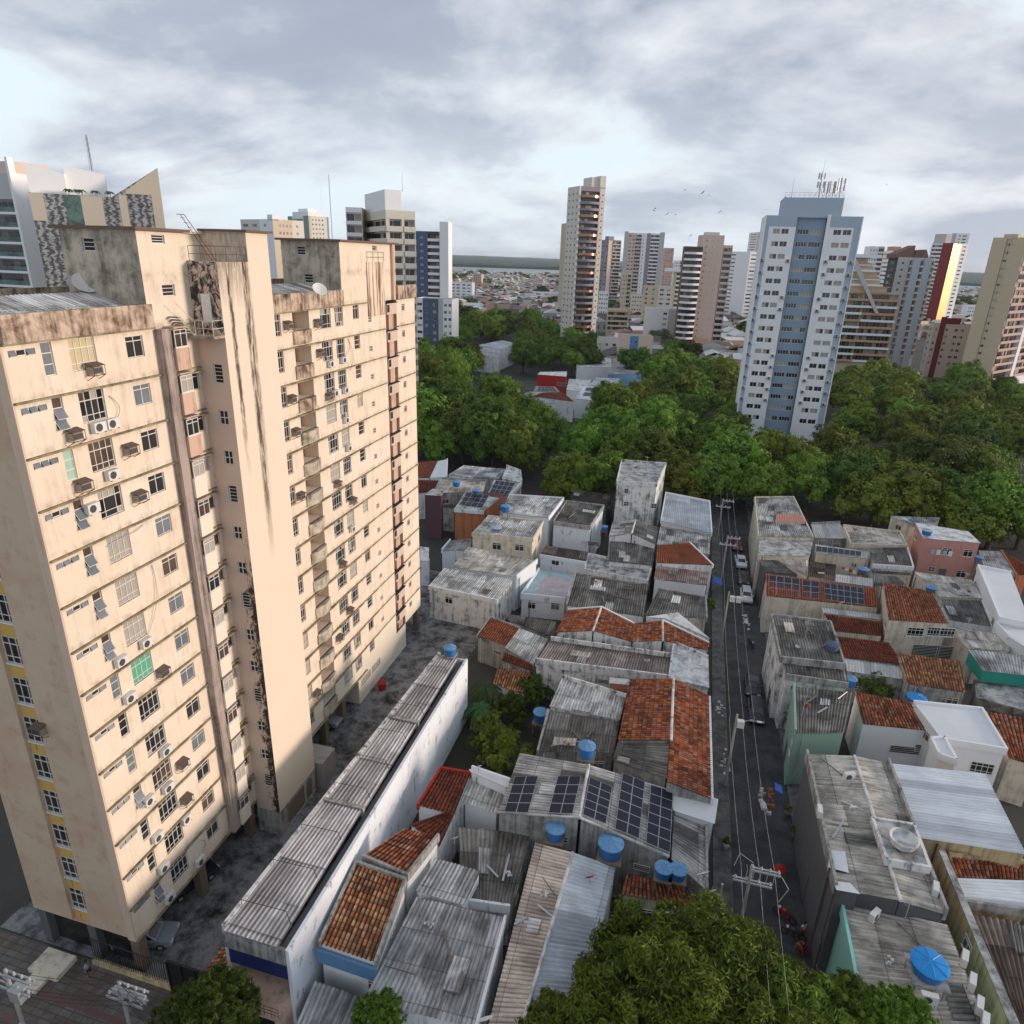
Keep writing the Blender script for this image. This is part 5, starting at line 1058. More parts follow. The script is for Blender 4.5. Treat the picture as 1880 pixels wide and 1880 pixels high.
for i, (X, Y_) in enumerate(TREES):
    right = X > 30; q = px((X, Y_, 11.5))
    k = rt.choice((0, 1, 2, 4, 5, 1, 0, 3)) if not right else rt.choice((0, 1, 5, 3, 0, 1, 4))
    if q[1] > 780 and 1240 < q[0] < 1520: k = rt.choice((3, 3, 5))
    if q[1] > 720 and q[0] < 1240: k = rt.choice((0, 1, 4, 1, 5))
    s = rt.uniform(.85, 1.18); fr_n = Y_ < 180; tree((X, Y_), s * (1.08 if fr_n else 1), k, rt.uniform(.9, 1.15) * (1.12 if q[1] > 740 and q[0] < 1240 else 1.0), h=6.6 if fr_n else 7.6)
print('trees', len(TREES))
# single trees seen against roofs and towers farther away
for (x, y, dep, s, k, lab) in [(905, 585, 420, 1.5, 3, 'large brownish green tree rising behind the canopy left of the central tower'), (1080, 683, 300, .95, 2, 'round dark tree between the red building and the blue striped block'), (1165, 700, 285, 1.25, 2, 'big round dark tree right of the solar roofed shed'), (1215, 605, 400, 1.1, 2, 'dark spreading tree below the round balcony tower'), (1370, 612, 420, 1.0, 2, 'dark tree in front of the bright white tower'), (1635, 665, 300, .9, 2, 'dark tree at the foot of the grey gabled tower'), (1475, 905, 168, .72, 0, 'small light green tree standing on its own above the patched roofs'), (1400, 875, 172, .8, 3, 'yellow green round tree by the avenue left of the park entrance'), (1005, 590, 470, 1.1, 2, 'dark tree at the left foot of the central tower'), (1110, 640, 350, 1.0, 0, 'green tree beside the white low building behind the central tower')]:
    P = atw(x, y, dep); z = P.z; tree((P.x, P.y), s, k, label=lab, group=None, h=max(4.0, z / s - 4.2) if z > 4 else 8.0)
# close trees: mango street tree in front, trees at the lower left
def neartree(P, h, parts, mats, label, seed, ls=.40):
    t_ = empty('mango_tree', (P[0], P[1], 0), label, 'tree')
    for i, (dx, dy, dz, rx, rz, n, mt) in enumerate(parts):
        c = crown('crown', rx, rz, 110, n, ls, M[mt], seed + i, low=-.3, slim=.38, hang=.3, core=.5, lr=(.11, .20)); put('crown', c, t_, (dx, dy, dz), 0, False)
    q = put('trunk', trunkmesh(h, .45, parts[0][3], seed), t_, (0, 0, 0), 0, False); return t_
neartree((4.4, 30.2), 10, [(0, 0, 6.3, 7.0, 4.5, 90000, 'leaf_mango'), (3.4, -1.2, 4.6, 4.6, 3.4, 30000, 'leaf_yel')], None, 'large mango tree with yellow green young leaves overhanging the street at the bottom', 70)
neartree((-1.2, 26.2), 8, [(0, 0, 5.0, 4.6, 3.4, 38000, 'leaf_mango')], None, 'darker mango tree filling the bottom edge left of the large one', 77)
neartree((9.4, 31.2), 8, [(0, 0, 5.8, 4.6, 3.2, 40000, 'leaf_yel')], None, 'mango tree at the bottom edge beside the turquoise corner house', 84)
neartree((-23.4, 22.0), 6, [(0, 0, 5.4, 3.0, 2.6, 34000, 'leaf_dark')], None, 'bright green bushy tree at the bottom left beside the long warehouse', 90, .24)
neartree((12.9, 32.3), 9, [(.7, 0, 6.6, 2.6, 2.1, 13000, 'leaf_mango'), (2.9, -.3, 8.1, 1.9, 1.4, 7000, 'leaf_mango')], None, 'green tree lapping over the corner of the turquoise house roof', 97, .3)
neartree((-14.3, 25.6), 5, [(0, 0, 4.4, 1.7, 1.3, 9000, 'leaf_mango')], None, 'small green tree top peeking in at the bottom edge below the tiled house', 93, .22)
for (x, y, r_, z, lab, mt) in [(905, 1345, 2.0, 2.4, 'leafy bush in the walled yard beside the white wall', 'leaf_mango'), (925, 1382, 2.2, 2.4, 'round shrub with small leaves at the near end of the yard', 'leaf_yel'), (975, 1268, 1.5, 2.2, 'bush beside the small tiled shed in the yard', 'leaf_dark'), (938, 1300, 1.7, 2.0, 'brownish bush in the middle of the yard', 'leaf_dark'), (1600, 1262, 1.9, 2.3, 'green bush between the tiled roofs east of the street', 'leaf_mango'), (1302, 1110, .8, 4.6, 'weeds growing on the roof corner beside the street', 'leaf_dark'), (1612, 1275, 1.3, 1.8, 'low shrub beside the green bush east of the street', 'leaf_dark')]:
    P = at(x, y, z); r_ *= 1.25; t_ = empty('bush', (P.x, P.y, 0), lab, 'bush'); put('foliage', crown('foliage', r_, r_ * .8, 26, 9000, .20, M[mt], int(x), lr=(.16, .28), slim=.6, core=.42), t_, (0, 0, z), 0, False)
    mb = MB(); mb.tube((0, 0, 0), (0, 0, z), .08, 6); q = mb.build('stem', M['bark'], org=(0, 0, 0)); q.parent = t_
P = at(497, 1480, 1); mb = MB(); mb.box(-2.4, -1.5, 0, 1.6, 1.5, .45); bed = mb.build('planter_bed', M['w_yellow'], org=(0, 0, 0)); bed.location = (-34.2, 42.6, 0); tag(bed, 'low walled planting bed at the foot of the stair tower', 'planter')
t_ = empty('bush', (-34.3, 42.6, .45), 'dark green shrubs filling the planting bed at the stair tower', 'bush'); c = put('foliage', crown('foliage', 1.9, 1.2, 16, 2400, .24, M['leaf_mango'], 5), t_, (0, 0, .9), 0, False)
# banana / palm plants
def palm(P, h, R, n, label, w_=.26, name='palm_tree'):
    t_ = empty(name, (P[0], P[1], P[2] if len(P) > 2 else 0), label, 'palm'); r = random.Random(int(P[0] * 13)); mb = MB(); mb.tube((0, 0, 0), (.1, .1, h), .13 * R / 2, 7, .09 * R / 2)
    q = mb.build('trunk', M['bark'], org=(0, 0, 0)); q.parent = t_
    mb = MB()
    for i in range(n):
        a = 6.283 * i / n + r.uniform(-.2, .2); up = r.uniform(.2, .9); pts = []
        for j in range(7):
            f = j / 6; pts.append(Vector((math.cos(a) * R * f, math.sin(a) * R * f, h + R * (up * f - (up + .55) * f * f))))
        sd_ = Vector((-math.sin(a), math.cos(a), 0))
        for j in range(6):
            w0, w1 = w_ * math.sin(math.pi * (j / 6 * .9 + .08)), w_ * math.sin(math.pi * ((j + 1) / 6 * .9 + .08))
            for s_ in (-1, 1): mb.face([pts[j], pts[j + 1], pts[j + 1] + sd_ * w1 * s_ - Vector((0, 0, w1 * .5)), pts[j] + sd_ * w0 * s_ - Vector((0, 0, w0 * .5))])
    q = mb.build('fronds', M['leaf_palm'], org=(0, 0, 0)); q.parent = t_; return t_
for (x, y, h, R, lab) in [(893, 1262, 2.6, 2.6, 'banana plant with big arching leaves beside the small tiled shed'), (880, 1300, 2.2, 2.4, 'banana plant hugging the white warehouse wall'), (1000, 1262, 1.6, 1.6, 'small palm against the grey garden wall')]:
    P = at(x, y, h); palm((P.x, P.y), h, R, 20, lab)
for i, p in enumerate(PALMTERR): palm(p, 1.6, 1.1, 9, ('first', 'second', 'third', 'fourth', 'fifth')[i] + ' small palm from the left on the mirror clad terrace', .22)
for (x, y, dep, lab) in [(1212, 610, 385, 'dark palm cluster below the round balcony tower'), (1650, 700, 270, 'palm beside the white shed at the foot of the grey tower'), (1815, 812, 215, 'palm standing out of the park canopy on the right')]:
    P = atw(x, y, dep); palm((P.x, P.y), P.z, 6, 16, lab, 1.1)
for (x, y, dep, sd) in [(1868, 850, 190, 3), (1845, 832, 200, 8)]:
    P = atw(x, y, dep); t_ = empty('bare_tree', (P.x, P.y, 0), ('pale leafless tree at the right edge of the park' if sd == 3 else 'second pale leafless tree just left of the one at the right edge'), 'tree'); c = put('trunk', trunkmesh(P.z * 1.15, .35, 6, sd), t_, (0, 0, 0), 0, False)
# ================================================================== LOW HOUSES
def planept(pts, x, y, t, off=.0):
    a, b_, c = pts[0], pts[1], pts[2]; n = (b_ - a).cross(c - a).normalized()
    if n.z < 0: n = -n
    d = ray(x, y, t); s = ((a + n * off) - CAMP).dot(n) / d.dot(n); return CAMP + d * s, n
ROOFS = {}
KD = {k: ('clay', .30, .085, .46) for k in ('clay', 'clay_o', 'clay_d', 'clay_b')}
def house(key, label, t, quads, wall='w_white', base=0.0, wins=(), name='house', cat='house', ph=.32, pmat=None, group=None, far=False):
    Q = [(q[0], [at(p[0], p[1], p[2], t) for p in q[1:5]], q[5] if len(q) > 5 else '') for q in quads]
    ctr = sum((p for q in Q for p in q[1]), Vector()) / (4 * len(Q))
    T = empty(name, (ctr.x, ctr.y, base), label, cat, group); rnd = random.Random(sum(map(ord, key)))
    for kind, P, par in Q:
        mb = MB(); k, pitch, amp, row = KD.get(kind, ('fc', .30, .045, 2.3))
        if kind in ('wmetal', 'pmetal', 'bmetal'): k, pitch, amp, row = 'trap', .34, .02, 6.0
        if kind in ('slab', 'slabw', 'whiteroof', 'courtyard'): mb.face(P)
        elif far: corr(mb, *P, pitch=.6, amp=.04, kind=k, seg=2 if k == 'fc' else 4, rowlen=2.0, rnd=rnd)
        else: corr(mb, *P, pitch=pitch, amp=amp, kind=k, seg=4, rowlen=row, rnd=rnd, jit=.012 if k == 'clay' else .01)
        mb.build('roof', M[kind], T)
        if not far and k == 'fc' and kind not in ('slab', 'slabw', 'whiteroof', 'courtyard'):   # replaced sheets, lying proud of their neighbours
            A_ = (P[1] - P[0]).length; B_ = (P[3] - P[0]).length; nn = (P[1] - P[0]).cross(P[3] - P[0]).normalized(); nn = nn if nn.z > 0 else -nn; L = lambda s_, t_: P[0].lerp(P[1], s_).lerp(P[3].lerp(P[2], s_), t_) + nn * .085
            for _ in range(int(A_ * B_ / 26)):
                s0, t0 = rnd.uniform(.04, .85), rnd.uniform(.03, .75); ds, dt = rnd.choice((1.1, 1.1, 2.2)) / A_, rnd.choice((1.2, 2.4)) / B_; s1, t1 = min(.96, s0 + ds), min(.96, t0 + dt); pm = MB()
                corr(pm, L(s0, t0), L(s1, t0), L(s1, t1), L(s0, t1), pitch=.30, amp=.045, seg=4, rowlen=9, rnd=rnd, jit=0)
                pm.build('replaced_sheet', M[rnd.choice(('fcl', 'fcd', 'fcg', 'fcb', 'fcl', 'fcbn'))], T)
        c = sum(P, Vector()) / 4; W_ = MB(); I = []
        for p in P: d = (c - p); d.z = 0; I.append(p + d.normalized() * .16 - Vector((0, 0, .07)))
        for i in range(4):
            a, b_ = I[i], I[(i + 1) % 4]; W_.face([(a.x, a.y, base), (b_.x, b_.y, base), tuple(b_), tuple(a)])
        W_.build('wall', M[wall], T)
        hh = ph
        for ch in par:
            i = int(ch); a, b_ = P[i], P[(i + 1) % 4]; n = (b_ - a).cross(Vector((0, 0, 1))).normalized()
            if n.dot(c - a) < 0: n = -n
            w2 = MB(); lo = -.5; A = [a - n * .06, b_ - n * .06, b_ + n * .14, a + n * .14]
            w2.hexa([tuple(v + Vector((0, 0, lo))) for v in A], [tuple(v + Vector((0, 0, hh))) for v in A]); w2.build('parapet', M[pmat or wall], T)
    for i in range(len(Q)):                               # mortared ridge where two slopes share their high edge
        for j in range(i + 1, len(Q)):
            if (Q[i][1][0] - Q[j][1][0]).length < .05 and Q[i][0] not in ('slab', 'slabw', 'whiteroof'):
                a, b_ = Q[i][1][0], Q[i][1][1]; b_ = b_ if (b_ - a).length < (Q[j][1][1] - a).length else Q[j][1][1]; rm = MB(); rm.tube(a + Vector((0, 0, .02)), b_ + Vector((0, 0, .02)), .13, 6); rm.build('ridge_cap', M['slabw'], T)
    if not far and base < .1:                             # small openings, pipes on the sides one can see
        for kind, P, par in Q:
            c = sum(P, Vector()) / 4
            for i in range(4):
                a, b_ = P[i], P[(i + 1) % 4]; d = b_ - a; d.z = 0; L_ = d.length; zm = min(a.z, b_.z)
                if L_ < 3.5 or zm < 3.2: continue
                d.normalize(); n = Vector((d.y, -d.x, 0)); mid = (a + b_) / 2
                if n.dot(mid - c) < 0: a, b_ = b_, a; d = -d; n = Vector((d.y, -d.x, 0))
                if n.dot(CAMP - mid) <= 0 or any(w_[0] == Q.index((kind, P, par)) and w_[1] == i for w_ in wins): continue
                i0 = a + (c - a) * (.16 / max(.1, (Vector((c.x - a.x, c.y - a.y, 0))).length))
                for q in range(1 + int(L_ / 6)):
                    if rnd.random() < .55:
                        f = (q + rnd.uniform(.15, .6)) / (1 + int(L_ / 6)); O_ = (i0.x, i0.y); w_, h_, kd = rnd.choice(((1.1, 1.0, 'small'), (.8, .6, 'grid'), (1.3, .6, 'louvre'), (1.2, 1.1, 'small')))
                        if L_ * f + w_ < L_ - .6: window(T, kd, O_, (d.x, d.y), L_ * f, zm - rnd.uniform(1.6, 2.2), w_, h_, rnd.choice(('glass', 'brown', 'blue')), depth=-.04)
                if rnd.random() < .5: pp = MB(); x_ = i0 + d * rnd.uniform(.4, 1.2) + n * .12; pp.tube((x_.x, x_.y, 0), (x_.x, x_.y, zm - .2), .055, 6); pp.build('drainpipe', M[rnd.choice(('plastic_w', 'w_gray', 'iron'))], T)
    for wd in wins:                                       # (x, y, z-hint quad idx, edge idx, w, h, kind) placed on a wall edge by fraction
        qi, ei, f, z, w_, h_, kind = wd; P = Q[qi][1]; c = sum(P, Vector()) / 4; I = []
        for p in P: d = (c - p); d.z = 0; I.append(p + d.normalized() * .16)
        a, b_ = I[ei], I[(ei + 1) % 4]; d = (b_ - a); d.z = 0; L = d.length; d.normalize(); n = Vector((d.y, -d.x, 0))
        if n.dot(a - c) < 0: a, b_ = b_, a; d = -d; f = 1 - f
        if kind == 'door':
            mb = MB(); x0 = a + d * (L * f); n = Vector((d.y, -d.x, 0)); A = [x0 + n * .0, x0 + d * w_ + n * .0, x0 + d * w_ + n * .05, x0 + n * .05]
            mb.hexa([(v.x, v.y, z) for v in A], [(v.x, v.y, z + h_) for v in A]); mb.build('door', M['w_dark'], T)
        else: window(T, kind, (a.x, a.y), (d.x, d.y), L * f, z, w_, h_, 'glass', depth=-.05)
    ROOFS[key] = Q; return T
m, t, b, pos = newmat('painted_court_floor')
s_ = N(t, 'ShaderNodeSeparateXYZ'); lk(t, pos, s_.inputs[0]); n_ = noise(t, pos, .8, 7.0, .7)
e = math_n(t, 'GREATER_THAN', math_n(t, 'ADD', s_.outputs[0], math_n(t, 'MULTIPLY', n_, .8)), -18.3)
inner = math_n(t, 'MULTIPLY', e, math_n(t, 'LESS_THAN', math_n(t, 'ADD', s_.outputs[1], math_n(t, 'MULTIPLY', n_, .8)), 93.1))
c = mix(t, inner, (0.30, 0.47, 0.50), (0.42, 0.37, 0.40)); setc(t, b, mix(t, ramp(t, n_, [(.45, (0, 0, 0)), (.7, (.7, .7, .7))]), c, (0.22, 0.2, 0.2))); M['courtyard'] = m
# --- west of the street, near rows
house('W6', 'grey gabled roof carrying five solar arrays in the middle of the near houses', 'C', [('fc', (1040, 78, 7.3), (985, 398, 7.3), (497, 372, 6.3), (630, 10, 6.3)), ('fc', (1040, 78, 7.3), (985, 398, 7.3), (1520, 635, 5.6), (1545, 232, 5.6), '')], 'w_gray')
house('W6b', 'smooth pale metal strip roof between the solar roof and the clay gable', 'C', [('whiteroof', (1500, 185, 5.6), (1545, 350, 5.4), (1790, 430, 4.9), (1812, 282, 4.9))], 'w_clean')
house('W6c', 'grey sheet roof along the street beside the solar roof', 'C', [('fc', (1545, 354, 5.0), (1530, 640, 5.0), (1745, 832, 4.3), (1742, 434, 4.3), '2')], 'w_gray')
house('W5', 'small light grey corrugated roof left of the solar arrays with a white parapet', 'C', [('fcl', (335, 120, 5.1), (548, 215, 5.1), (495, 370, 4.7), (258, 292, 4.7), '3'), ('whiteroof', (345, 98, 5.9), (580, 178, 5.9), (555, 215, 5.9), (335, 120, 5.9), '0')], 'w_clean')
house('W7', 'dark patched corrugated roof below the left end of the solar roof', 'C', [('fcd', (265, 448, 4.5), (690, 490, 4.5), (570, 935, 4.0), (300, 895, 4.0), '2')], 'w_mould', pmat='w_white')
house('W8', 'small weathered lean-to roof with grey sheets over the large grey roof', 'C', [('fcg', (130, 632, 5.7), (398, 708, 5.4), (300, 915, 5.0), (8, 830, 5.3))], 'w_white')
house('W9', 'large grey corrugated roof at the bottom left of centre', 'C', [('fcg', (15, 862, 5.0), (548, 985, 5.0), (372, 1650, 4.5), (-300, 1480, 4.5), '1')], 'w_white', ph=.2)
house('W10', 'long ridged roof with beige ribbed west slope and whitewashed east slope', 'C', [('beige_rib', (945, 600, 5.7), (630, 1680, 5.7), (430, 1680, 4.8), (722, 540, 4.8)), ('bmetal', (945, 600, 5.7), (630, 1680, 5.7), (960, 1680, 4.8), (1200, 690, 4.8))], 'w_white')
house('W11', 'small clay roof half hidden by the mango tree under the twin tanks', 'C', [('clay', (1265, 725, 4.0), (1620, 800, 4.0), (1690, 930, 3.5), (1235, 850, 3.5))], 'w_beige')
W2N = house('W2', 'orange tiled roof beside the near end of the long warehouse, over a blue fascia', 'G', [('clay_o', (990, 1600, 6.6), (1320, 1715, 6.6), (1121, 2270, 5.6), (741, 2140, 5.6), '013')], 'w_clean', ph=.2, pmat='w_gray', wins=[(0, 2, .15, 2.6, 1.2, 1.0, 'small')]).name
house('W3', 'dark mottled clay roof directly above the orange tiled one', 'G', [('clay', (1310, 1378, 7.2), (1540, 1425, 7.2), (1330, 1695, 6.7), (1030, 1565, 6.7), '12')], 'w_white', ph=.22, pmat='w_gray')
house('W4', 'thin dark red tiled roof with an open light well beside the white warehouse wall', 'G', [('clay_d', (1550, 975, 5.6), (1752, 1008, 5.6), (1640, 1290, 5.0), (1395, 1225, 5.0), '03'), ('clay_d', (1590, 1270, 5.0), (1640, 1290, 5.0), (1545, 1500, 4.6), (1345, 1350, 4.6))], 'w_white', pmat='w_red', ph=.15)
A_, B_ = at(583, 1737, 5.3), at(692, 1774, 5.3); mb = MB(); d = (B_ - A_).normalized(); n = Vector((d.y, -d.x, 0)); q = [A_ + n * .02, B_ + n * .02, B_ + n * .22, A_ + n * .22]
mb.hexa([(v.x, v.y, 4.1) for v in q], [(v.x, v.y, 5.2) for v in q]); mb.build('fascia', plain('faded_blue_fascia', (.12, .26, .45), .7), bpy.data.objects[W2N])
house('W2b', 'low grey sheet canopy at the bottom edge below the orange tiled roof', 'P', [('fcg', (578, 1800, 3.2), (668, 1830, 3.2), (640, 1895, 2.8), (540, 1890, 2.8))], 'w_dark')
# middle rows
house('W13a', 'bright clay roof with missing tiles at the alley end', 'B', [('clay_b', (455, 430, 4.3), (628, 495, 4.3), (560, 605, 3.8), (375, 540, 3.8), '03')], 'w_gray', ph=.15)
house('W13b', 'smooth pale sheet roof next to the bright clay roof at the alley end', 'B', [('fcl', (630, 495, 4.4), (797, 560, 4.4), (712, 712, 3.9), (542, 612, 3.9), '')], 'w_gray')
house('W13c', 'narrow dark red tile strip under the smooth pale roof', 'B', [('clay_d', (540, 640, 3.6), (706, 716, 3.6), (698, 750, 3.3), (520, 690, 3.3))], 'w_gray')
house('W13d', 'small orange tiled garden shed among the banana plants', 'B', [('clay_o', (500, 725, 3.3), (697, 765, 3.3), (648, 888, 2.8), (470, 830, 2.8))], 'w_mould', name='shed', cat='shed')
house('W14', 'long reddish grey corrugated roof running to the mottled house', 'B', [('fcr', (815, 568, 5.2), (1525, 668, 5.2), (1508, 800, 4.9), (722, 700, 4.9), '02')], 'w_mould', ph=.55)
house('W15', 'pair of dark clay gables with white ridge ends', 'B', [('clay', (1115, 372, 6.3), (1065, 512, 6.3), (845, 522, 5.4), (915, 388, 5.4), '3'), ('clay', (1115, 372, 6.3), (1065, 512, 6.3), (1297, 578, 5.4), (1310, 470, 5.4), '3'), ('clay', (1480, 452, 6.2), (1482, 572, 6.2), (1297, 578, 5.4), (1312, 470, 5.4)), ('clay', (1480, 452, 6.2), (1482, 572, 6.2), (1745, 628, 5.2), (1757, 585, 5.2), '3')], 'w_mould', ph=.18, pmat='w_clean')
house('W17', 'whitewashed mouldy gable slab behind the second clay gable', 'B', [('slabw', (1375, 430, 5.9), (1570, 402, 6.1), (1765, 560, 5.4), (1500, 440, 5.9))], 'w_mould')
house('W16a', 'wide dark weathered fibre cement roof below the painted court', 'B', [('fcd', (960, 172, 6.1), (1395, 243, 6.1), (1370, 430, 5.5), (905, 362, 5.5), '03')], 'w_white', ph=.25, pmat='w_gray')
house('W16b', 'dark weathered roof beside the street with plants on its corner', 'B', [('fcd', (1455, 262, 6.0), (1738, 312, 6.0), (1745, 440, 5.5), (1378, 418, 5.5), '01')], 'w_gray', ph=.2)
house('W18', 'mottled grey and white roof slab between clay gables beside the street', 'B', [('slabw', (1545, 585, 5.6), (1752, 672, 5.2), (1757, 850, 4.8), (1515, 795, 5.2), '03')], 'w_mould')
house('W19a', 'pale corrugated roof left of the big clay gable', 'B', [('fcl', (882, 790, 5.5), (1262, 905, 5.5), (1225, 1042, 5.0), (805, 965, 5.0), '0')], 'w_mould', ph=.4)
house('W19b', 'patched dark roof with mossy sheets behind the solar roof', 'B', [('fcd', (798, 985, 4.9), (1222, 1055, 4.9), (1190, 1240, 4.3), (733, 1232, 4.3), '3')], 'w_gray', ph=.2)
house('W19c', 'bare brick rooftop box at the corner of the big clay gable', 'B', [('slab', (1165, 788, 6.6), (1282, 800, 6.6), (1280, 835, 6.6), (1160, 824, 6.6))], 'brick')
house('W20', 'biggest red clay gable roof along the west side of the street', 'B', [('clay', (1545, 797, 7.0), (1530, 1165, 7.0), (1215, 1165, 5.8), (1288, 802, 5.8)), ('clay', (1545, 797, 7.0), (1505, 1412, 7.0), (1778, 1518, 5.6), (1762, 905, 5.6), '2'), ('fcd', (1530, 1168, 6.6), (1505, 1395, 6.6), (1180, 1285, 5.3), (1215, 1172, 5.4))], 'w_gray', ph=.12, pmat='w_white')
house('W21', 'painted court with pinkish floor and turquoise border inside white walls', 'A', [('courtyard', (862, 1605, 3.3), (1112, 1642, 3.3), (1040, 1815, 3.3), (738, 1785, 3.3), '23')], 'w_blue', name='court', cat='courtyard', ph=.5)
house('W21b', 'mossy grey roof strip in front of the white court wall', 'B', [('fcd', (568, 412, 2.2), (850, 458, 2.2), (806, 545, 1.9), (560, 448, 1.9))], 'w_gray')
house('W22a', 'very pale corrugated roof over a peeling white wall by the alley', 'B', [('fcl', (182, 138, 5.5), (592, 205, 5.5), (495, 332, 5.0), (85, 248, 5.0), '2')], 'w_mould', ph=.15, pmat='w_white')
house('W22b', 'beige sheet roof behind the very pale roof by the alley', 'B', [('fcb', (325, 12, 6.0), (735, 95, 6.0), (610, 192, 5.6), (225, 135, 5.6), '1')], 'w_blue')
house('W23', 'two storey house with pale sheet roof above stained beige walls', 'A', [('fcl', (510, 1232, 7.9), (893, 1268, 7.9), (822, 1392, 7.4), (398, 1352, 7.4), '012')], 'w_beige', ph=.2, wins=[(0, 2, .28, 5.2, 1.4, 1.1, 'small'), (0, 2, .66, 5.0, 1.4, 1.2, 'small'), (0, 1, .4, 5.2, 1.2, 1.1, 'small')])
house('W24', 'pale corrugated roof with tank stand behind the two storey house', 'A', [('fcl', (655, 1085, 8.1), (1035, 1108, 8.1), (930, 1245, 7.6), (600, 1205, 7.6), '01')], 'w_clean', ph=.2)
house('W25', 'white walled house with weathered slab roof and small barred window', 'A', [('fcd', (1055, 1128, 7.5), (1312, 1160, 7.5), (1215, 1308, 7.0), (960, 1272, 7.0), '0123')], 'w_blue', ph=.2, pmat='w_gray', wins=[(0, 2, .02, 3.6, 2.0, .9, 'louvre')])
house('W39', 'brown stained terrace roof over a white wall beside the painted court', 'A', [('fcbn', (905, 1432, 5.1), (1205, 1478, 5.1), (1185, 1552, 4.7), (868, 1500, 4.7), '2')], 'w_blue', ph=.12, wins=[(0, 2, .74, 3.4, 1.2, 1.2, 'small')])
house('W26', 'dark slatted brown roof left of the concrete block house', 'A', [('fcbn', (1110, 1045, 6.6), (1370, 1085, 6.6), (1335, 1150, 6.0), (1075, 1105, 6.0))], 'w_dark')
house('W27', 'orange walled house with the nearer solar array behind the alley', 'A', [('fcl', (355, 1062, 7.1), (590, 1108, 7.1), (480, 1202, 6.2), (277, 1185, 6.2), '2')], 'w_orange', ph=.15, pmat='w_white', wins=[(0, 2, .05, 1.6, 3.5, 1.5, 'louvre')])
house('W28', 'pale roof with the farther solar array near the avenue', 'A', [('fcl', (555, 980, 7.5), (742, 1008, 7.5), (660, 1092, 6.6), (510, 1072, 6.6), '1')], 'w_pink', pmat='w_white')
house('W29', 'beige sheet roof with a blue tank on a stand beside the plum wall', 'A', [('fcb', (190, 975, 7.7), (500, 990, 7.7), (480, 1062, 7.2), (140, 1075, 7.2), '0')], 'w_gray')
house('W29b', 'narrow plum coloured house at the right edge of the big block', 'A', [('slab', (128, 1042, 8.4), (205, 1050, 8.4), (192, 1092, 8.4), (70, 1085, 8.4), '')], 'w_purple')
house('W29c', 'mossy low roof between the plum wall and the orange walled house', 'A', [('fcd', (205, 1058, 5.2), (345, 1068, 5.2), (275, 1180, 4.7), (200, 1172, 4.7))], 'w_mould')
house('W29d', 'white walled yard house at the edge of the big block below the plum house', 'A', [('fcg', (250, 1400, 4.2), (400, 1385, 4.2), (340, 1470, 4.0), (190, 1470, 4.0), '3'), ('slabw', (45, 1440, 4.6), (105, 1450, 4.6), (100, 1540, 4.4), (40, 1540, 4.4))], 'w_blue')
house('W30a', 'light metal roof touching the red tiled corner near the avenue', 'A', [('fcl', (345, 880, 6.7), (497, 895, 6.7), (402, 965, 6.2), (235, 948, 6.2))], 'w_white')
house('W30b', 'dull grey roof between the light metal roof and the ruined gable', 'A', [('fcg', (500, 895, 6.5), (640, 905, 6.5), (585, 975, 6.0), (405, 965, 6.0))], 'w_gray')
house('W30c', 'small ruined whitewashed gable by the avenue', 'A', [('slabw', (640, 895, 7.4), (735, 930, 7.0), (745, 1002, 6.4), (605, 970, 6.9), '01')], 'w_mould', ph=.6)
house('W31a', 'bright red tiled roof with tall white side wall beside the big block', 'A', [('clay_b', (20, 860, 6.1), (165, 852, 6.1), (105, 968, 5.5), (0, 968, 5.5)), ('whiteroof', (165, 852, 6.3), (232, 838, 6.9), (228, 960, 5.8), (110, 968, 5.6), '1')], 'w_clean', ph=.2)
house('W31b', 'dark red tiled roof just below the bright red one beside the big block', 'A', [('clay_d', (10, 980, 6.1), (172, 985, 6.1), (132, 1068, 5.5), (0, 1072, 5.5), '')], 'w_white')
house('W32', 'tall mould blackened concrete block house with ruined roof slab', 'A', [('slab', (1432, 850, 11.6), (1742, 872, 11.6), (1678, 1012, 11.6), (1398, 998, 11.6), '0123')], 'w_mould', ph=.3, wins=[(0, 2, .08, 7.0, 1.0, .9, 'grid'), (0, 2, .78, 7.2, .9, .8, 'grid'), (0, 1, .2, 8.5, 1.2, 1.2, 'grid'), (0, 1, .6, 8.5, 1.2, 1.2, 'grid'), (0, 1, .2, 5.5, 1.2, 1.2, 'grid'), (0, 1, .6, 5.5, 1.2, 1.2, 'grid'), (0, 2, .8, 9.6, .8, .9, 'louvre')])
house('W33', 'bluish pale roof with white rim at the street corner by the avenue', 'P', [('bmetal', (1222, 906, 7.1), (1303, 922, 7.1), (1307, 980, 6.6), (1213, 956, 6.6), '013')], 'w_clean', ph=.35)
house('W34', 'weathered low gable in front of the concrete block house', 'A', [('fc', (1530, 1257, 7.0), (1503, 1352, 7.0), (1345, 1374, 6.2), (1370, 1275, 6.2)), ('fcd', (1530, 1257, 7.0), (1503, 1352, 7.0), (1665, 1427, 6.2), (1692, 1312, 6.2))], 'w_white')
house('W38', 'brownish weathered roof between the bluish roof and the bright clay roof', 'P', [('fc', (1212, 968, 6.6), (1304, 984, 6.6), (1303, 1018, 6.0), (1206, 1000, 6.0), '0')], 'w_gray')
house('W35', 'patchwork sheet roof below the weathered low gable', 'A', [('fcd', (1352, 1395, 5.4), (1668, 1445, 5.4), (1640, 1575, 5.0), (1345, 1545, 5.0))], 'w_white')
house('W35b', 'cluttered grey roof terrace with low walls above the wide dark roof', 'A', [('slab', (1200, 1500, 4.4), (1640, 1592, 4.4), (1612, 1690, 4.0), (1175, 1610, 4.0), '0123')], 'w_mould', ph=.4)
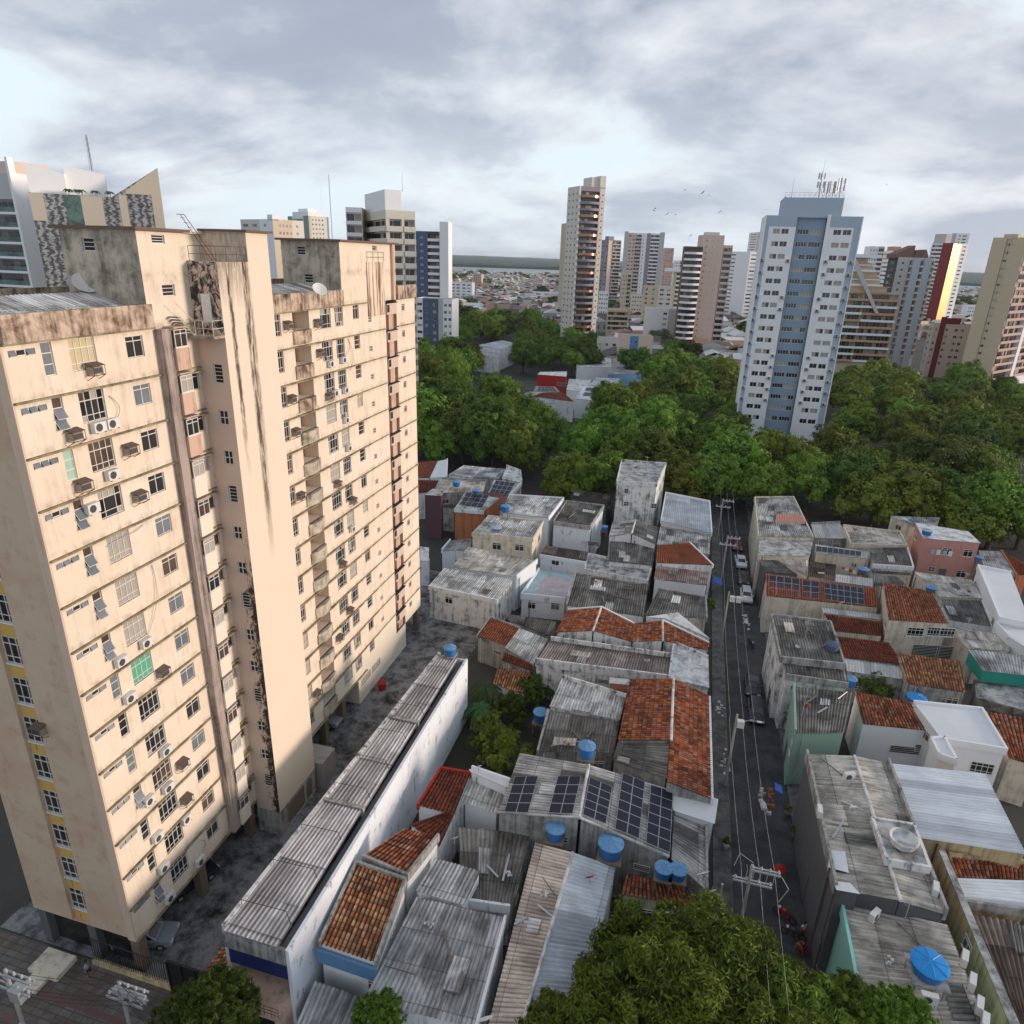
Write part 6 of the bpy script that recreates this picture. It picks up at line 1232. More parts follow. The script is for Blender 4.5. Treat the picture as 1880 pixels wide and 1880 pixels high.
house('W36', 'bright mottled clay roof beside the street near the avenue end', 'B', [('clay_b', (1450, 2, 6.7), (1642, -12, 6.9), (1782, 122, 5.8), (1440, 108, 5.8), '1')], 'w_white', ph=.15)
house('W37', 'pink and grey patched roof just below the bright mottled clay roof', 'B', [('pinkpatch', (1442, 124, 5.4), (1757, 164, 5.4), (1740, 242, 5.0), (1428, 205, 5.0))], 'w_clean')
# --- east of the street
house('E1', 'tall corner house with patched roof and a salmon strip facing the street', 'D', [('fc', (330, 168, 8.5), (555, 165, 8.5), (668, 398, 8.0), (352, 392, 8.0), '013'), ('slab', (355, 398, 7.5), (668, 404, 7.5), (648, 508, 7.2), (352, 498, 7.2), ''), ('pinkroof', (458, 262, 8.52), (600, 264, 8.52), (630, 310, 8.45), (448, 308, 8.45))], 'w_beige', ph=.2, wins=[(0, 3, .2, 4.6, 1, 1.4, 'small'), (0, 3, .5, 4.6, 1, 1.4, 'small'), (0, 3, .8, 4.6, 1, 1.4, 'small')])
house('E2a', 'light metal roof right of the tall corner house', 'D', [('pmetal', (655, 320, 5.3), (820, 312, 5.3), (868, 404, 5.0), (678, 402, 5.0), '0')], 'w_gray')
house('E2b', 'beige walled flat roof near the avenue with a rim all round', 'D', [('fcb', (840, 330, 5.7), (1165, 370, 5.7), (1210, 452, 5.4), (882, 440, 5.4), '0123')], 'w_beige', ph=.3)
house('E3a', 'pale roof with one long thin solar row', 'D', [('pmetal', (680, 436, 5.7), (990, 478, 5.7), (980, 520, 5.4), (680, 486, 5.4))], 'w_beige')
house('E3b', 'mossy checkered roof right of the thin solar row', 'D', [('fcd', (985, 456, 5.6), (1210, 456, 5.6), (1245, 572, 5.2), (1010, 556, 5.2), '12')], 'w_mould', pmat='w_white', ph=.2)
house('E4', 'two storey salmon house with stained balcony and whitish roof', 'D', [('slabw', (1255, 312, 8.7), (1560, 362, 8.7), (1632, 430, 8.4), (1300, 402, 8.4), '')], 'w_pink', wins=[(0, 2, .24, 5.9, 1.4, 1.2, 'small'), (0, 2, .62, 5.9, 1.4, 1.2, 'small'), (0, 2, .26, 2.2, 1.4, 1.2, 'small'), (0, 2, .58, 1.4, 1.1, 2.0, 'door'), (0, 2, .78, 2.8, 1.0, .8, 'grid')])
house('E4b', 'grey roofed beige house behind the salmon house under the park trees', 'D', [('fcg', (1110, 272, 7.2), (1400, 282, 7.2), (1330, 345, 6.8), (1235, 332, 6.8))], 'w_beige')
house('E5', 'beige house with arched openings and solar arrays on a bright clay roof', 'D', [('clay_b', (395, 603, 6.7), (1035, 690, 6.7), (1045, 800, 5.8), (395, 732, 5.8), '')], 'w_beige', wins=[(0, 2, .06, 2.2, 1.5, 1.6, 'door'), (0, 2, .22, 2.2, 1.3, 1.6, 'door'), (0, 2, .36, 2.2, 1.5, 1.6, 'door')])
house('E6', 'two storey beige house with a large dark red clay roof', 'D', [('clay', (1068, 655, 8.1), (1345, 706, 8.1), (1446, 893, 6.9), (1100, 872, 6.9))], 'w_beige', wins=[(0, 2, .08, 5.0, 1.8, 1.2, 'large'), (0, 2, .30, 5.0, 1.5, 1.2, 'large'), (0, 2, .64, 4.8, 2.0, 1.2, 'large'), (0, 2, .05, 1.6, 3.0, 2.0, 'louvre'), (0, 2, .48, 1.6, 3.4, 2.0, 'louvre')])
house('E7', 'long narrow clay roof with a pale gutter strip below the solar clay roof', 'D', [('clay_d', (728, 838, 5.0), (1062, 882, 5.0), (1068, 965, 4.4), (790, 935, 4.4)), ('pmetal', (718, 800, 5.3), (1055, 838, 5.3), (1058, 872, 5.1), (725, 832, 5.1))], 'w_beige')
house('E8', 'tall mouldy white house on the street with dark corrugated roof and tank', 'D', [('fcd', (425, 845, 8.2), (768, 885, 8.2), (850, 1132, 8.0), (478, 1092, 8.0), '0123'), ('fcd', (490, 1102, 7.4), (850, 1138, 7.4), (870, 1245, 7.0), (510, 1192, 7.0), '2')], 'w_mould', ph=.25, pmat='w_gray', wins=[(0, 3, .12, 4.4, 1, 1.5, 'small'), (0, 3, .45, 4.4, 1, 1.5, 'small'), (0, 3, .75, 4.4, 1, 1.5, 'small'), (0, 3, .3, .2, 1.1, 2.2, 'door')])
house('E9', 'dark red clay roof over a white metal awning behind the mouldy white house', 'D', [('clay_d', (805, 965, 5.6), (1100, 1000, 5.6), (1192, 1132, 4.8), (842, 1085, 4.8)), ('pmetal', (850, 1094, 4.7), (1188, 1142, 4.7), (1192, 1215, 4.2), (862, 1167, 4.2))], 'w_gray')
house('E10', 'bright orange clay roof in the middle of the eastern houses', 'D', [('clay_o', (1152, 1060, 5.7), (1512, 1108, 5.7), (1548, 1290, 4.7), (1208, 1240, 4.7))], 'w_gray')
house('E11', 'seafoam green fronted house with dark corrugated roof on the street', 'D', [('fcd', (552, 1252, 6.9), (900, 1290, 6.9), (850, 1520, 6.4), (560, 1525, 6.4), '3')], 'w_green', ph=.5, wins=[(0, 3, .15, 3.6, 1, 1.4, 'small'), (0, 3, .6, .2, 1.2, 2.3, 'door')])
house('E12', 'red clay roof with a dark skylight left of the white roofed modern house', 'D', [('clay', (905, 1285, 5.9), (1240, 1345, 5.9), (1335, 1510, 5.1), (950, 1470, 5.1))], 'w_clean', wins=[(0, 2, .12, 2.4, 1.8, .9, 'louvre'), (0, 2, .5, 2.0, 3.0, .9, 'louvre')])
house('E13', 'white modern house with cornice and flat white roof', 'P', [('whiteroof', (1677, 1289, 6.5), (1803, 1302, 6.5), (1849, 1378, 6.1), (1730, 1358, 6.1), '012')], 'w_clean', ph=.25, wins=[(0, 2, .45, 3.0, 2.0, 1.2, 'large')])
house('E13b', 'small white cubic annex with rimmed top in front of the modern house', 'E', [('whiteroof', (1342, 48, 6.8), (1422, 44, 6.8), (1498, 180, 6.8), (1388, 142, 6.8), '0123')], 'w_clean', ph=.2)
house('E14', 'clay roof cut by the right edge beside the white modern house', 'P', [('clay', (1808, 1306, 5.7), (1905, 1322, 5.7), (1905, 1408, 5.0), (1852, 1392, 5.0))], 'w_beige')
house('E15', 'large beige sheet roofed shop with dark grey street front and roof deck', 'E', [('fcb', (905, 150, 8.6), (1170, 985, 8.6), (790, 912, 8.1), (625, 140, 8.1), '2'), ('fcb', (905, 150, 8.6), (1170, 985, 8.6), (1432, 1065, 8.1), (1098, 190, 8.1), '2'), ('whiteroof', (765, 690, 8.45), (852, 700, 8.52), (872, 822, 8.52), (752, 790, 8.40)), ('whiteroof', (785, 868, 8.42), (880, 880, 8.5), (940, 945, 8.55), (800, 920, 8.42))], 'w_dark', ph=.55, pmat='w_gray', wins=[(0, 2, .1, .2, 1.6, 2.6, 'door'), (0, 2, .55, .2, 2.0, 2.6, 'door')])
house('E15b', 'stained concrete roof deck with an overflowing round basin on the beige roof', 'E', [('slab', (1005, 505, 9.1), (1250, 545, 9.1), (1342, 795, 9.1), (1088, 748, 9.1), '0123')], 'w_mould', base=7.9, ph=.12, name='roof_deck', cat='roof deck')
house('E16', 'brilliant white ribbed metal roof right of the beige shop roof', 'E', [('wmetal', (1660, 255, 6.9), (1895, 718, 6.9), (1290, 625, 6.4), (1120, 195, 6.4))], 'w_yellow')
house('E17a', 'clay roof strip with a frayed edge beneath the brilliant white roof', 'E', [('clay', (1445, 722, 5.5), (1900, 765, 5.5), (1900, 862, 5.0), (1495, 850, 5.0), '0')], 'w_yellow', ph=.3)
house('E17b', 'lower white ribbed roof at the right edge below the clay strip', 'E', [('wmetal', (1900, 868, 5.3), (1900, 1050, 5.3), (1545, 1003, 5.0), (1495, 854, 5.0), '1')], 'w_yellow', pmat='w_gray')
house('E17c', 'dark brown corrugated roof in the bottom right corner', 'E', [('fcbn', (1550, 1052, 4.9), (1910, 1110, 4.9), (1960, 1710, 4.4), (1835, 1710, 4.4), '3')], 'w_yellow', ph=.3)
house('E18', 'turquoise fronted corner house with beige sheet roof at the bottom right', 'E', [('fcb', (1440, 1122, 7.3), (1690, 1760, 7.3), (968, 1760, 6.8), (820, 975, 6.8), '2')], 'w_turq', ph=.35, wins=[(0, 2, .65, .3, 1.4, 2.6, 'door'), (0, 2, .45, 4.2, 1.2, 1.4, 'small')])
house('E18b', 'tall stained yellow party wall right of the turquoise corner house', 'E', [('slab', (1390, 690, 6.9), (1425, 690, 6.9), (1860, 1700, 6.9), (1800, 1700, 6.9))], 'w_yellow', name='party_wall', cat='wall')
house('E19', 'big brilliant white flat roof at the right edge below the salmon house', 'D', [('whiteroof', (1612, 560, 7.5), (1805, 600, 7.5), (1920, 900, 7.2), (1737, 862, 7.2), '023')], 'w_clean', ph=.25)
house('E19b', 'lower white flat roof joined below the big white one at the right edge', 'D', [('whiteroof', (1712, 888, 6.4), (1905, 910, 6.4), (1905, 1040, 6.2), (1785, 965, 6.2), '3')], 'w_clean')
house('E20a', 'dark ribbed roof with a white gutter near the big white roof', 'D', [('fcd', (1395, 750, 5.5), (1640, 762, 5.5), (1702, 912, 5.0), (1450, 872, 5.0), '1')], 'w_white', ph=.15)
house('E20b', 'beige roof with missing sheets right of the dark red clay roof', 'D', [('fcb', (1248, 592, 5.9), (1580, 640, 5.9), (1640, 748, 5.4), (1400, 742, 5.4))], 'w_beige')
house('E21', 'grey roof on stilts hung with green tarpaulin at the right edge', 'D', [('fcg', (1558, 1040, 6.5), (1905, 1078, 6.5), (1905, 1195, 6.1), (1640, 1162, 6.1))], 'green_cloth', base=4.6, name='canopy', cat='canopy')
house('E22', 'worn beige roof strip between the two storey beige house and green tarpaulin', 'D', [('fcb', (1430, 905, 5.2), (1800, 962, 5.2), (1800, 1050, 5.0), (1558, 1040, 5.0))], 'w_beige')
house('E23a', 'grey roof right of the salmon house', 'D', [('fcg', (1620, 472, 6.1), (1745, 475, 6.1), (1832, 612, 5.6), (1650, 565, 5.6), '')], 'w_gray')
house('E23b', 'bright clay strip roof at the right edge beyond the big white roof', 'D', [('clay_b', (1748, 470, 6.2), (1905, 562, 6.2), (1905, 612, 5.6), (1836, 612, 5.6), '3')], 'w_orange', ph=.1)
house('E24', 'ruined rough stone house without roof at the right edge', 'D', [('slab', (1590, 1230, 4.3), (1905, 1250, 4.3), (1905, 1425, 3.9), (1605, 1340, 3.9), '0123')], 'stone', ph=.5)
house('E25', 'small dark glassy roof tucked behind the tall corner house parapet', 'D', [('fcd', (360, 520, 6.4), (450, 525, 6.4), (585, 612, 5.8), (388, 595, 5.8))], 'w_dark')
house('E25b', 'plain beige roof terrace left of the laundry yard', 'D', [('fcb', (455, 518, 6.6), (640, 520, 6.6), (638, 620, 6.3), (590, 600, 6.3), '')], 'w_beige')
house('E26', 'bright whitish sheet roof above the bright clay solar roof', 'D', [('pmetal', (800, 608, 5.2), (1010, 634, 5.2), (1012, 682, 5.0), (795, 652, 5.0)), ('fcd', (1015, 612, 5.3), (1150, 622, 5.3), (1195, 668, 5.0), (1020, 672, 5.0))], 'w_gray')
house('E27', 'dark yard roofs behind the laundry with a beige wall', 'D', [('fcbn', (650, 535, 3.8), (800, 545, 3.8), (790, 640, 3.6), (640, 620, 3.6)), ('fcd', (1000, 560, 4.4), (1245, 578, 4.4), (1240, 615, 4.2), (1000, 600, 4.2))], 'w_beige')
# --- beyond the avenue, among the trees
hb = lambda k, l, t, q, w_='w_white', **kw: house(k, l, t, q, w_, far=True, name='low_building', cat='building', **kw)
hb('J1', 'grey roofed white hall among the trees left of centre', 'J', [('bmetal', (245, 1425, 10.5), (435, 1388, 10.5), (550, 1412, 9.3), (420, 1462, 9.3)), ('pmetal', (240, 1455, 8.2), (425, 1466, 8.2), (412, 1522, 7.2), (203, 1500, 7.2))])
hb('J2', 'red boxy building with a pale roof among the trees', 'J', [('slabw', (735, 1635, 9.5), (945, 1632, 9.5), (940, 1672, 9.5), (710, 1655, 9.5))], 'w_red', wins=[(0, 2, .3, 6.0, 4, 1.2, 'louvre')])
hb('J3', 'wide dark red clay roof below the red boxy building', 'J', [('clay_d', (640, 1788, 8.2), (905, 1790, 8.2), (1000, 1870, 6.6), (560, 1812, 6.6)), ('fcg', (700, 1748, 9), (850, 1750, 9), (890, 1790, 8.3), (680, 1788, 8.3))])
hb('J4', 'bluish grey roofs in front of the wide dark red clay roof', 'J', [('bmetal', (440, 1792, 6.4), (560, 1822, 6.4), (865, 1884, 5.6), (415, 1866, 5.6))])
hb('J5', 'white shed with rows of rooftop panels left of the big round tree', 'J', [('bmetal', (1180, 1680, 8.2), (1362, 1686, 8.2), (1300, 1745, 7.6), (1112, 1738, 7.6)), ('wmetal', (1080, 1748, 7.4), (1240, 1752, 7.4), (1212, 1866, 6.4), (1002, 1845, 6.4))], 'w_clean')
hb('J6', 'small white roofs between the red building and the panelled shed', 'J', [('slabw', (960, 1690, 7), (1135, 1700, 7), (1085, 1795, 6.4), (940, 1775, 6.4))], 'w_clean')
hb('J11', 'low whitish roofs in front of the blue striped block', 'J', [('slabw', (1015, 1545, 6.4), (1290, 1512, 6.4), (1300, 1600, 5.6), (1020, 1600, 5.6)), ('pmetal', (1300, 1500, 6.6), (1400, 1520, 6.6), (1390, 1610, 5.8), (1300, 1600, 5.8))], 'w_clean')
hb('J12', 'blue walled base with dark roof under the blue striped block', 'J', [('fcg', (1300, 1600, 7.2), (1640, 1590, 7.2), (1642, 1640, 6.8), (1262, 1655, 6.8))], 'w_bluep')
hb('J13', 'dark clay roofs peeping between the trees behind the avenue', 'A', [('clay_d', (1330, 462, 7.5), (1480, 455, 7.5), (1465, 500, 6.5), (1330, 500, 6.5)), ('clay_d', (1560, 425, 8.5), (1600, 425, 8.5), (1650, 480, 6.8), (1455, 505, 6.8))])
hb('J14', 'pale low roofs beside the big block above the canopy', 'A', [('pmetal', (290, 108, 8.5), (372, 112, 8.5), (368, 146, 7.8), (212, 135, 7.8))], 'w_beige')
hb('J15', 'salmon house roof glimpsed between the park entrance trees', 'P', [('clay_b', (1246, 895, 4.4), (1282, 885, 4.4), (1282, 908, 4.0), (1244, 905, 4.0))], 'w_pink')
hb('J16', 'white shed with salmon lean-to at the foot of the grey gabled tower', 'P', [('slabw', (1655, 682, 7), (1692, 682, 7), (1688, 700, 6.5), (1650, 698, 6.5)), ('pinkroof', (1640, 700, 6), (1668, 698, 6), (1672, 712, 5.5), (1640, 714, 5.5))])
hb('J17', 'pale sheds and walls behind the round balcony tower', 'P', [('pmetal', (1320, 645, 6), (1370, 650, 6), (1365, 668, 5.5), (1310, 662, 5.5)), ('fcg', (1280, 655, 5), (1320, 655, 5), (1315, 672, 4.5), (1275, 668, 4.5))])
tower('office_block', 'six storey cream block with a bright blue vertical stripe', (1139, 616, 292), 12, None, 1200, 3.0, None, [(0, .30, 't_pinkcream', 'blank', {}), (.30, .42, 't_bluep', 'win', W3((.3, .7))), (.42, .56, 't_bluep', 'win', W3((.2, .8))), (.56, 1, 't_pinkcream', 'blank', {})], 't_pinkcream', b=10) if M.update(t_bluep=plaster('blue_facade', (0.13, 0.25, 0.50), amt=.1)) is None else 0
tower('apartment_block', 'old tan block with a rounded ochre crown behind the trees', (1117, 568, 430), 10, None, 1154, 3.0, None, [(0, 1, 't_tan', 'balc', {'bm': 't_beige', 'out': .6})], 't_tan', b=14)
tower('office_block', 'plain white low block left of the round balcony tower', (1184, 566, 400), 4, None, 1243, 3.0, None, [(0, .55, 't_white', 'blank', {}), (.55, .75, 't_white', 'win', W3((.2, .8))), (.75, 1, 't_gray', 'blank', {})], 't_white', b=16)
tower('office_block', 'low cream building with stained wall left of the blue striped block', (1096, 622, 330), 6, None, 1138, 3.0, None, [(0, 1, 't_cream', 'win', W3((.1, .2), (.35, .5), (.7, .85)))], 't_cream', b=12)
# ================================================================== LONG WAREHOUSE
T = empty('warehouse', (-22.6, 42.6, 0), 'long grey corrugated roofed building with a bright white side wall beside the alley', 'warehouse')
UL = lambda v: -24.95 + (v - 26) * .048                        # its alley side tapers
secs = [(25.75, 37.3, 8.0), (37.75, 48.3, 7.95), (48.7, 59.6, 8.05)]
for v0, v1, z in secs:
    mb = MB(); corr(mb, (UL(v1), v1, z + .12), (-21.0, v1, z + .12), (-21.0, v0, z - .12), (UL(v0), v0, z - .12), pitch=.30, amp=.05, seg=4, rowlen=2.9, jit=.015); mb.build('roof', M['fcw'], T)
mb = MB(); mb.box(-21.0, 25.8, 7.3, -20.45, 60.2, 7.55); mb.build('gutter', M['w_dark'], T)
mb = MB(); mb.box(-20.45, 25.7, 0, -20.2, 60.3, 7.9); mb.build('side_wall', M['w_blue'], T)
for v in (37.5, 48.5): mb = MB(); mb.box(UL(v) - .1, v - .16, 7.4, -21.0, v + .16, 8.2); mb.build('firewall', M['w_gray'], T)
mb = MB(); mb.hexa([(UL(26) - .3, 26, 0), (UL(26), 26, 0), (UL(60), 60.3, 0), (UL(60) - .3, 60.3, 0)], [(UL(26) - .3, 26, 8.05), (UL(26), 26, 8.05), (UL(60), 60.3, 8.1), (UL(60) - .3, 60.3, 8.1)]); mb.build('alley_wall', M['w_mould'], T)
mb = MB(); mb.box(UL(60), 60.0, 0, -20.45, 60.3, 7.8); mb.build('rear_wall', M['w_mould'], T)
mb = MB(); mb.box(-25.0, 25.7, 6.5, -20.45, 25.95, 7.75); mb.build('front_band', M['w_gray'], T)
mb = MB(); mb.box(-24.9, 25.9, 4.9, -20.5, 25.98, 6.5); mb.build('banner', M['blue_cloth'], T)
mb = MB(); mb.box(-25.0, 24.3, 3.3, -20.45, 28.0, 3.5); mb.box(-25.0, 28.0, 0, -20.45, 28.2, 6.6); mb.box(-25.0, 24.3, 0, -24.7, 26, 3.3); mb.box(-20.75, 24.3, 0, -20.45, 26, 3.3); mb.build('terrace', M['shaftpink'], T)
mb = MB()
for z in (3.8, 4.1, 4.4): mb.tube((-25.0, 24.35, z), (-20.45, 24.35, z), .02, 4)
for i in range(10): x = -25 + 4.55 * i / 9; mb.tube((x, 24.35, 3.5), (x, 24.35, 4.4), .02, 4)
mb.build('railing', M['iron'], T)
for i, v in enumerate((27.6, 31.0, 34.4, 39.0, 42.5, 46.2, 50.2, 53.6, 57.0)):      # lightning conductor loops over the roof
    mb = MB(); mb.path([(UL(v), v, 8.05), (UL(v), v, 8.5), (-21.6, v + .1, 8.5), (-21.1, v - .2, 7.9)], .024, 4); mb.build('conductor_loop', M['cable'], T)
for u in (-22.8, -22.2): mb = MB(); mb.path([(u - 1.2, 26.2, 8.52), (u, 42, 8.5), (u + .5, 59, 8.5)], .02, 4); mb.build('conductor_cable', M['cable'], T)
mb = MB(); corr(mb, (-25.5, 46, 3.2), (-25.3, 63, 3.2), (-26.9, 63, 2.5), (-27.2, 46, 2.5), pitch=.30, amp=.06, kind='clay', rowlen=.46)
o = mb.build('lean_to', [M['clay_d']], org=(-26.2, 54, 0)); mb = MB(); mb.box(-27.0, 46.2, 0, -25.4, 62.8, 2.45); q = mb.build('wall', M['w_mould'], o, org=(-26.2, 54, 0))
tag(o, 'long narrow collapsed dark tile roof in the alley beside the long warehouse', 'lean-to')
mb = MB(); corr(mb, (-25.2, 28.6, 3.4), (-25.2, 25.6, 3.4), (-27.6, 24.8, 2.5), (-27.4, 28.4, 2.5), pitch=.30, amp=.06, kind='clay', rowlen=.46)
o = mb.build('lean_to', [M['clay_o']], org=(-26.4, 26.8, 0)); mb = MB(); mb.box(-27.3, 25.5, 0, -25.3, 28.3, 2.4); mb.build('wall', M['w_dark'], o, org=(-26.4, 26.8, 0)); tag(o, 'small clay tiled porch roof left of the warehouse front', 'porch roof')

# ================================================================== PROPS
def parts(rootname, loc, label, cat, group, rz, pl):
    """pl: [(part name, mesh)] shared meshes, local coordinates"""
    r = bpy.data.objects.new(rootname, None); COL.objects.link(r); r.location = loc; r.rotation_euler = (0, 0, rz); r.empty_display_size = .3; tag(r, label, cat, group)
    for n, me in pl: o = bpy.data.objects.new(n, me); COL.objects.link(o); o.parent = r
    return r
def mesh(mb, name, mats, smooth=False): o = mb.build(name, mats, org=(0, 0, 0), smooth=smooth); me = o.data; bpy.data.objects.remove(o); return me
# air conditioners; local -y points away from the wall
a = MB(); a.box(-.42, -.36, 0, .42, -.04, .58)
b1 = MB()
for k in range(16):
    t0, t1 = k * math.pi / 8, (k + 1) * math.pi / 8; b1.face([(-.10 + .23 * math.cos(t0), -.375, .29 + .23 * math.sin(t0)), (-.10 + .23 * math.cos(t1), -.375, .29 + .23 * math.sin(t1)), (-.10, -.375, .29)])
c1 = MB()
for x in (-.3, .3): c1.box(x - .02, -.4, -.05, x + .02, 0, 0)
SPLIT = [('casing', mesh(a, 'casing', M['plastic_w'])), ('fan_grille', mesh(b1, 'fan_grille', M['ac_dark'])), ('bracket', mesh(c1, 'bracket', M['iron']))]
a = MB(); a.box(-.34, -.45, 0, .34, .02, .40); b1 = MB(); b1.box(-.29, -.465, .05, .29, -.452, .35)
c1 = MB(); c1.hexa([(-.42, -.56, .46), (.42, -.56, .46), (.42, 0, .60), (-.42, 0, .60)], [(-.42, -.56, .49), (.42, -.56, .49), (.42, 0, .63), (-.42, 0, .63)])
d1 = MB()
for x in (-.39, .39): d1.tube((x, -.53, -.05), (x, -.53, .47), .022, 4); d1.tube((x, 0, -.05), (x, -.53, -.05), .022, 4); d1.tube((x, 0, -.35), (x, -.53, -.05), .02, 4)
d1.tube((-.39, -.53, -.05), (.39, -.53, -.05), .022, 4)
HOOD = [('casing', mesh(a, 'casing', plain('dirty_beige_casing', (.34, .28, .22), .7))), ('grille', mesh(b1, 'grille', M['ac_dark'])), ('rain_hood', mesh(c1, 'rain_hood', plain('rusty_dark_sheet', (.13, .09, .07), .8))), ('bracket', mesh(d1, 'bracket', M['iron']))]
ORD = ['top', 'second', 'third', 'fourth', 'fifth', 'sixth', 'seventh', 'eighth', 'ninth', 'tenth', 'eleventh', 'twelfth', 'thirteenth', 'lowest']
ACL = [(0, 31.2, 2.1, 'h', 'under the big yellowed window'), (1, 29.1, 2.5, 'h', 'under the tall narrow window'), (1, 30.75, 2.45, 's', 'left of two under the big window'), (1, 31.7, 2.45, 's', 'right of two under the big window'),
       (2, 32.7, 1.35, 'h', 'right of the big window'), (2, 31.1, 2.5, 's', 'under the big window'), (2, 29.0, 2.5, 'h', 'under the mint panel window'), (3, 32.8, 1.5, 'h', 'right of the big window'), (3, 29.3, 1.1, 's', 'covering the tall narrow window'),
       (6, 31.3, 2.5, 's', 'under the big window'), (6, 29.2, 2.6, 's', 'under the tall narrow window'), (7, 32.2, 2.4, 'h', 'beside the green curtained window'), (7, 29.3, 2.5, 's', 'under the tall narrow window'), (9, 31.3, 2.5, 's', 'under the big window'),
       (10, 32.5, 1.7, 'h', 'right of the big window'), (10, 30.9, 2.5, 's', 'under the big window'), (10, 29.2, 2.1, 's', 'under the tall narrow window'), (11, 32.3, 1.9, 'h', 'right of the big window'), (11, 29.3, 2.55, 's', 'under the tall narrow window'), (12, 32.0, .6, 's', 'at the top right of the big window'), (12, 29.3, 2.5, 's', 'under the tall narrow window'),
       (13, 32.6, 2.45, 's', 'low right of the big window'), (13, 29.3, 2.5, 's', 'under the tall narrow window')]
for k, v, dz, ty, wh in ACL:
    parts('air_conditioner', (UF + .02, v, ZL[k] - dz), ('white split unit ' if ty == 's' else 'rusty hooded unit ') + wh + ', ' + ORD[k] + ' floor, near half', 'air conditioner', 'air conditioners on the cream facade', math.pi / 2, SPLIT if ty == 's' else HOOD)
for k, v, dz, ty, wh in [(0, 50.75, 1.3, 'h', 'left of the balcony'), (0, 55.4, 1.5, 'h', 'right of the balcony'), (1, 55.5, 1.2, 'h', 'right of the balcony'), (1, 57.2, 2.4, 's', 'under the left window'), (1, 59.6, 2.35, 's', 'under the right window'), (2, 50.4, 1.5, 'h', 'left of the balcony'), (2, 56.5, 2.4, 'h', 'under the left window'), (2, 57.7, 2.3, 's', 'under the left window beside the hooded one'), (2, 59.7, 2.35, 's', 'under the right window'),
                         (3, 50.6, 1.5, 'h', 'left of the balcony'), (3, 59.5, 2.35, 's', 'under the right window'), (4, 59.7, 2.35, 's', 'under the right window'), (5, 57.0, 2.4, 'h', 'under the left window'), (5, 50.5, 1.5, 'h', 'left of the balcony'), (6, 59.9, 2.2, 'h', 'under the right window'), (8, 57.0, 2.4, 'h', 'under the left window'), (10, 57.9, 2.4, 'h', 'under the left window'), (11, 55.4, 1.4, 'h', 'right of the balcony'), (12, 50.4, 2.0, 'h', 'left of the balcony'), (7, 59.5, 2.3, 's', 'under the right window')]:
    parts('air_conditioner', (UF + .02, v, ZL[k] - dz), ('white split unit ' if ty == 's' else 'rusty hooded unit ') + wh + ', ' + ORD[k] + ' floor, far half', 'air conditioner', 'air conditioners on the cream facade', math.pi / 2, SPLIT if ty == 's' else HOOD)
parts('air_conditioner', (-36.6, 26.23, 20.3), 'single unit with coiled pipe on the ochre end wall beside the yellow strip', 'air conditioner', None, 0, HOOD)
# drooping cables on the facade
for k, (v0, z0, v1, z1) in enumerate([(32.0, ZL[1] - .6, 31.9, ZL[1] - 2.3), (33.0, ZL[5] - 2.6 + 2.3, 31.5, ZL[6] - 2.2), (29.9, ZL[4] - .6, 32.8, ZL[4] - .3), (60.9, ZL[1] - .2, 59.9, ZL[1] - 2.0), (33.1, ZL[13] - .6, 32.8, ZL[13] - 2.0), (61.0, ZL[1] - .3, 61.1, ZL[2] - .4)]):
    mb = MB(); n = 8; P_ = [(UF + .05 + .12 * math.sin(math.pi * i / n), v0 + (v1 - v0) * i / n + .55 * math.sin(math.pi * i / n), z0 + (z1 - z0) * i / n) for i in range(n + 1)]; mb.path(P_, .02, 4)
    tag(mb.build('cable', M['w_gray'], org=P_[0]), ('loose hanging cable on the cream facade, ' + ('beside the second floor pair of units', 'beside the sixth floor unit', 'across the fifth floor wall', 'curling under the far second floor window', 'down the lowest floor', 'between the far second and third floors')[k]), 'cable')
# water tanks
def tank(x, y, z, R, hh, t, label, mat='tank', lid='tank_lid', stand=0.0, n=24, sup='wood'):
    P = at(x, y, z, t); T = empty('water_tank', (P.x, P.y, z - hh), label, 'water tank', 'round roof tanks')
    mb = MB(); mb.lathe((0, 0, 0), [(R * .80, 0), (R * .84, hh * .1), (R * .95, hh * .85), (R * 1.0, hh * .87), (R * 1.0, hh * .93), (R * .96, hh * .93)], n); q = mb.build('tub', M[mat], org=(0, 0, 0)); q.parent = T
    mb = MB(); mb.lathe((0, 0, hh * .93), [(R * 1.04, 0), (R * 1.04, .05), (R * .9, .10), (R * .4, .2), (R * .12, .24)], n)
    for k in range(8): a_ = k * math.pi / 4; mb.tube((R * .15 * math.cos(a_), R * .15 * math.sin(a_), hh * .93 + .25), (R * 1.0 * math.cos(a_), R * 1.0 * math.sin(a_), hh * .93 + .09), .03, 4)
    q = mb.build('lid', M[lid], org=(0, 0, 0)); q.parent = T
    if stand > 0:
        mb = MB(); mb.box(-R, -R, -.15, R, R, -.02)
        for dx in (-.8, .8):
            for dy in (-.8, .8): mb.box(dx * R - .07, dy * R - .07, -stand, dx * R + .07, dy * R + .07, -.15)
        q = mb.build('stand', M[sup], org=(0, 0, 0)); q.parent = T
    return T
tank(1020 - 0, 1518, 6.4, .78, 1.0, 'P', 'blue tank on a timber stand just below the second solar array', stand=3)
tank(1122, 1546, 6.4, .98, 1.2, 'P', 'biggest round blue tank below the third solar array', stand=3)
tank(1219, 1592, 5.9, .68, .8, 'P', 'pale blue lidded tank, left one of the two beside the mango tree', stand=1.5); tank(1246, 1595, 5.9, .66, .8, 'P', 'pale blue lidded tank, right one of the two beside the mango tree', stand=1.5)
tank(1078, 1368, 8.6, .75, 1.1, 'P', 'blue tank on a stand at the back ridge of the solar roof', stand=1.6)
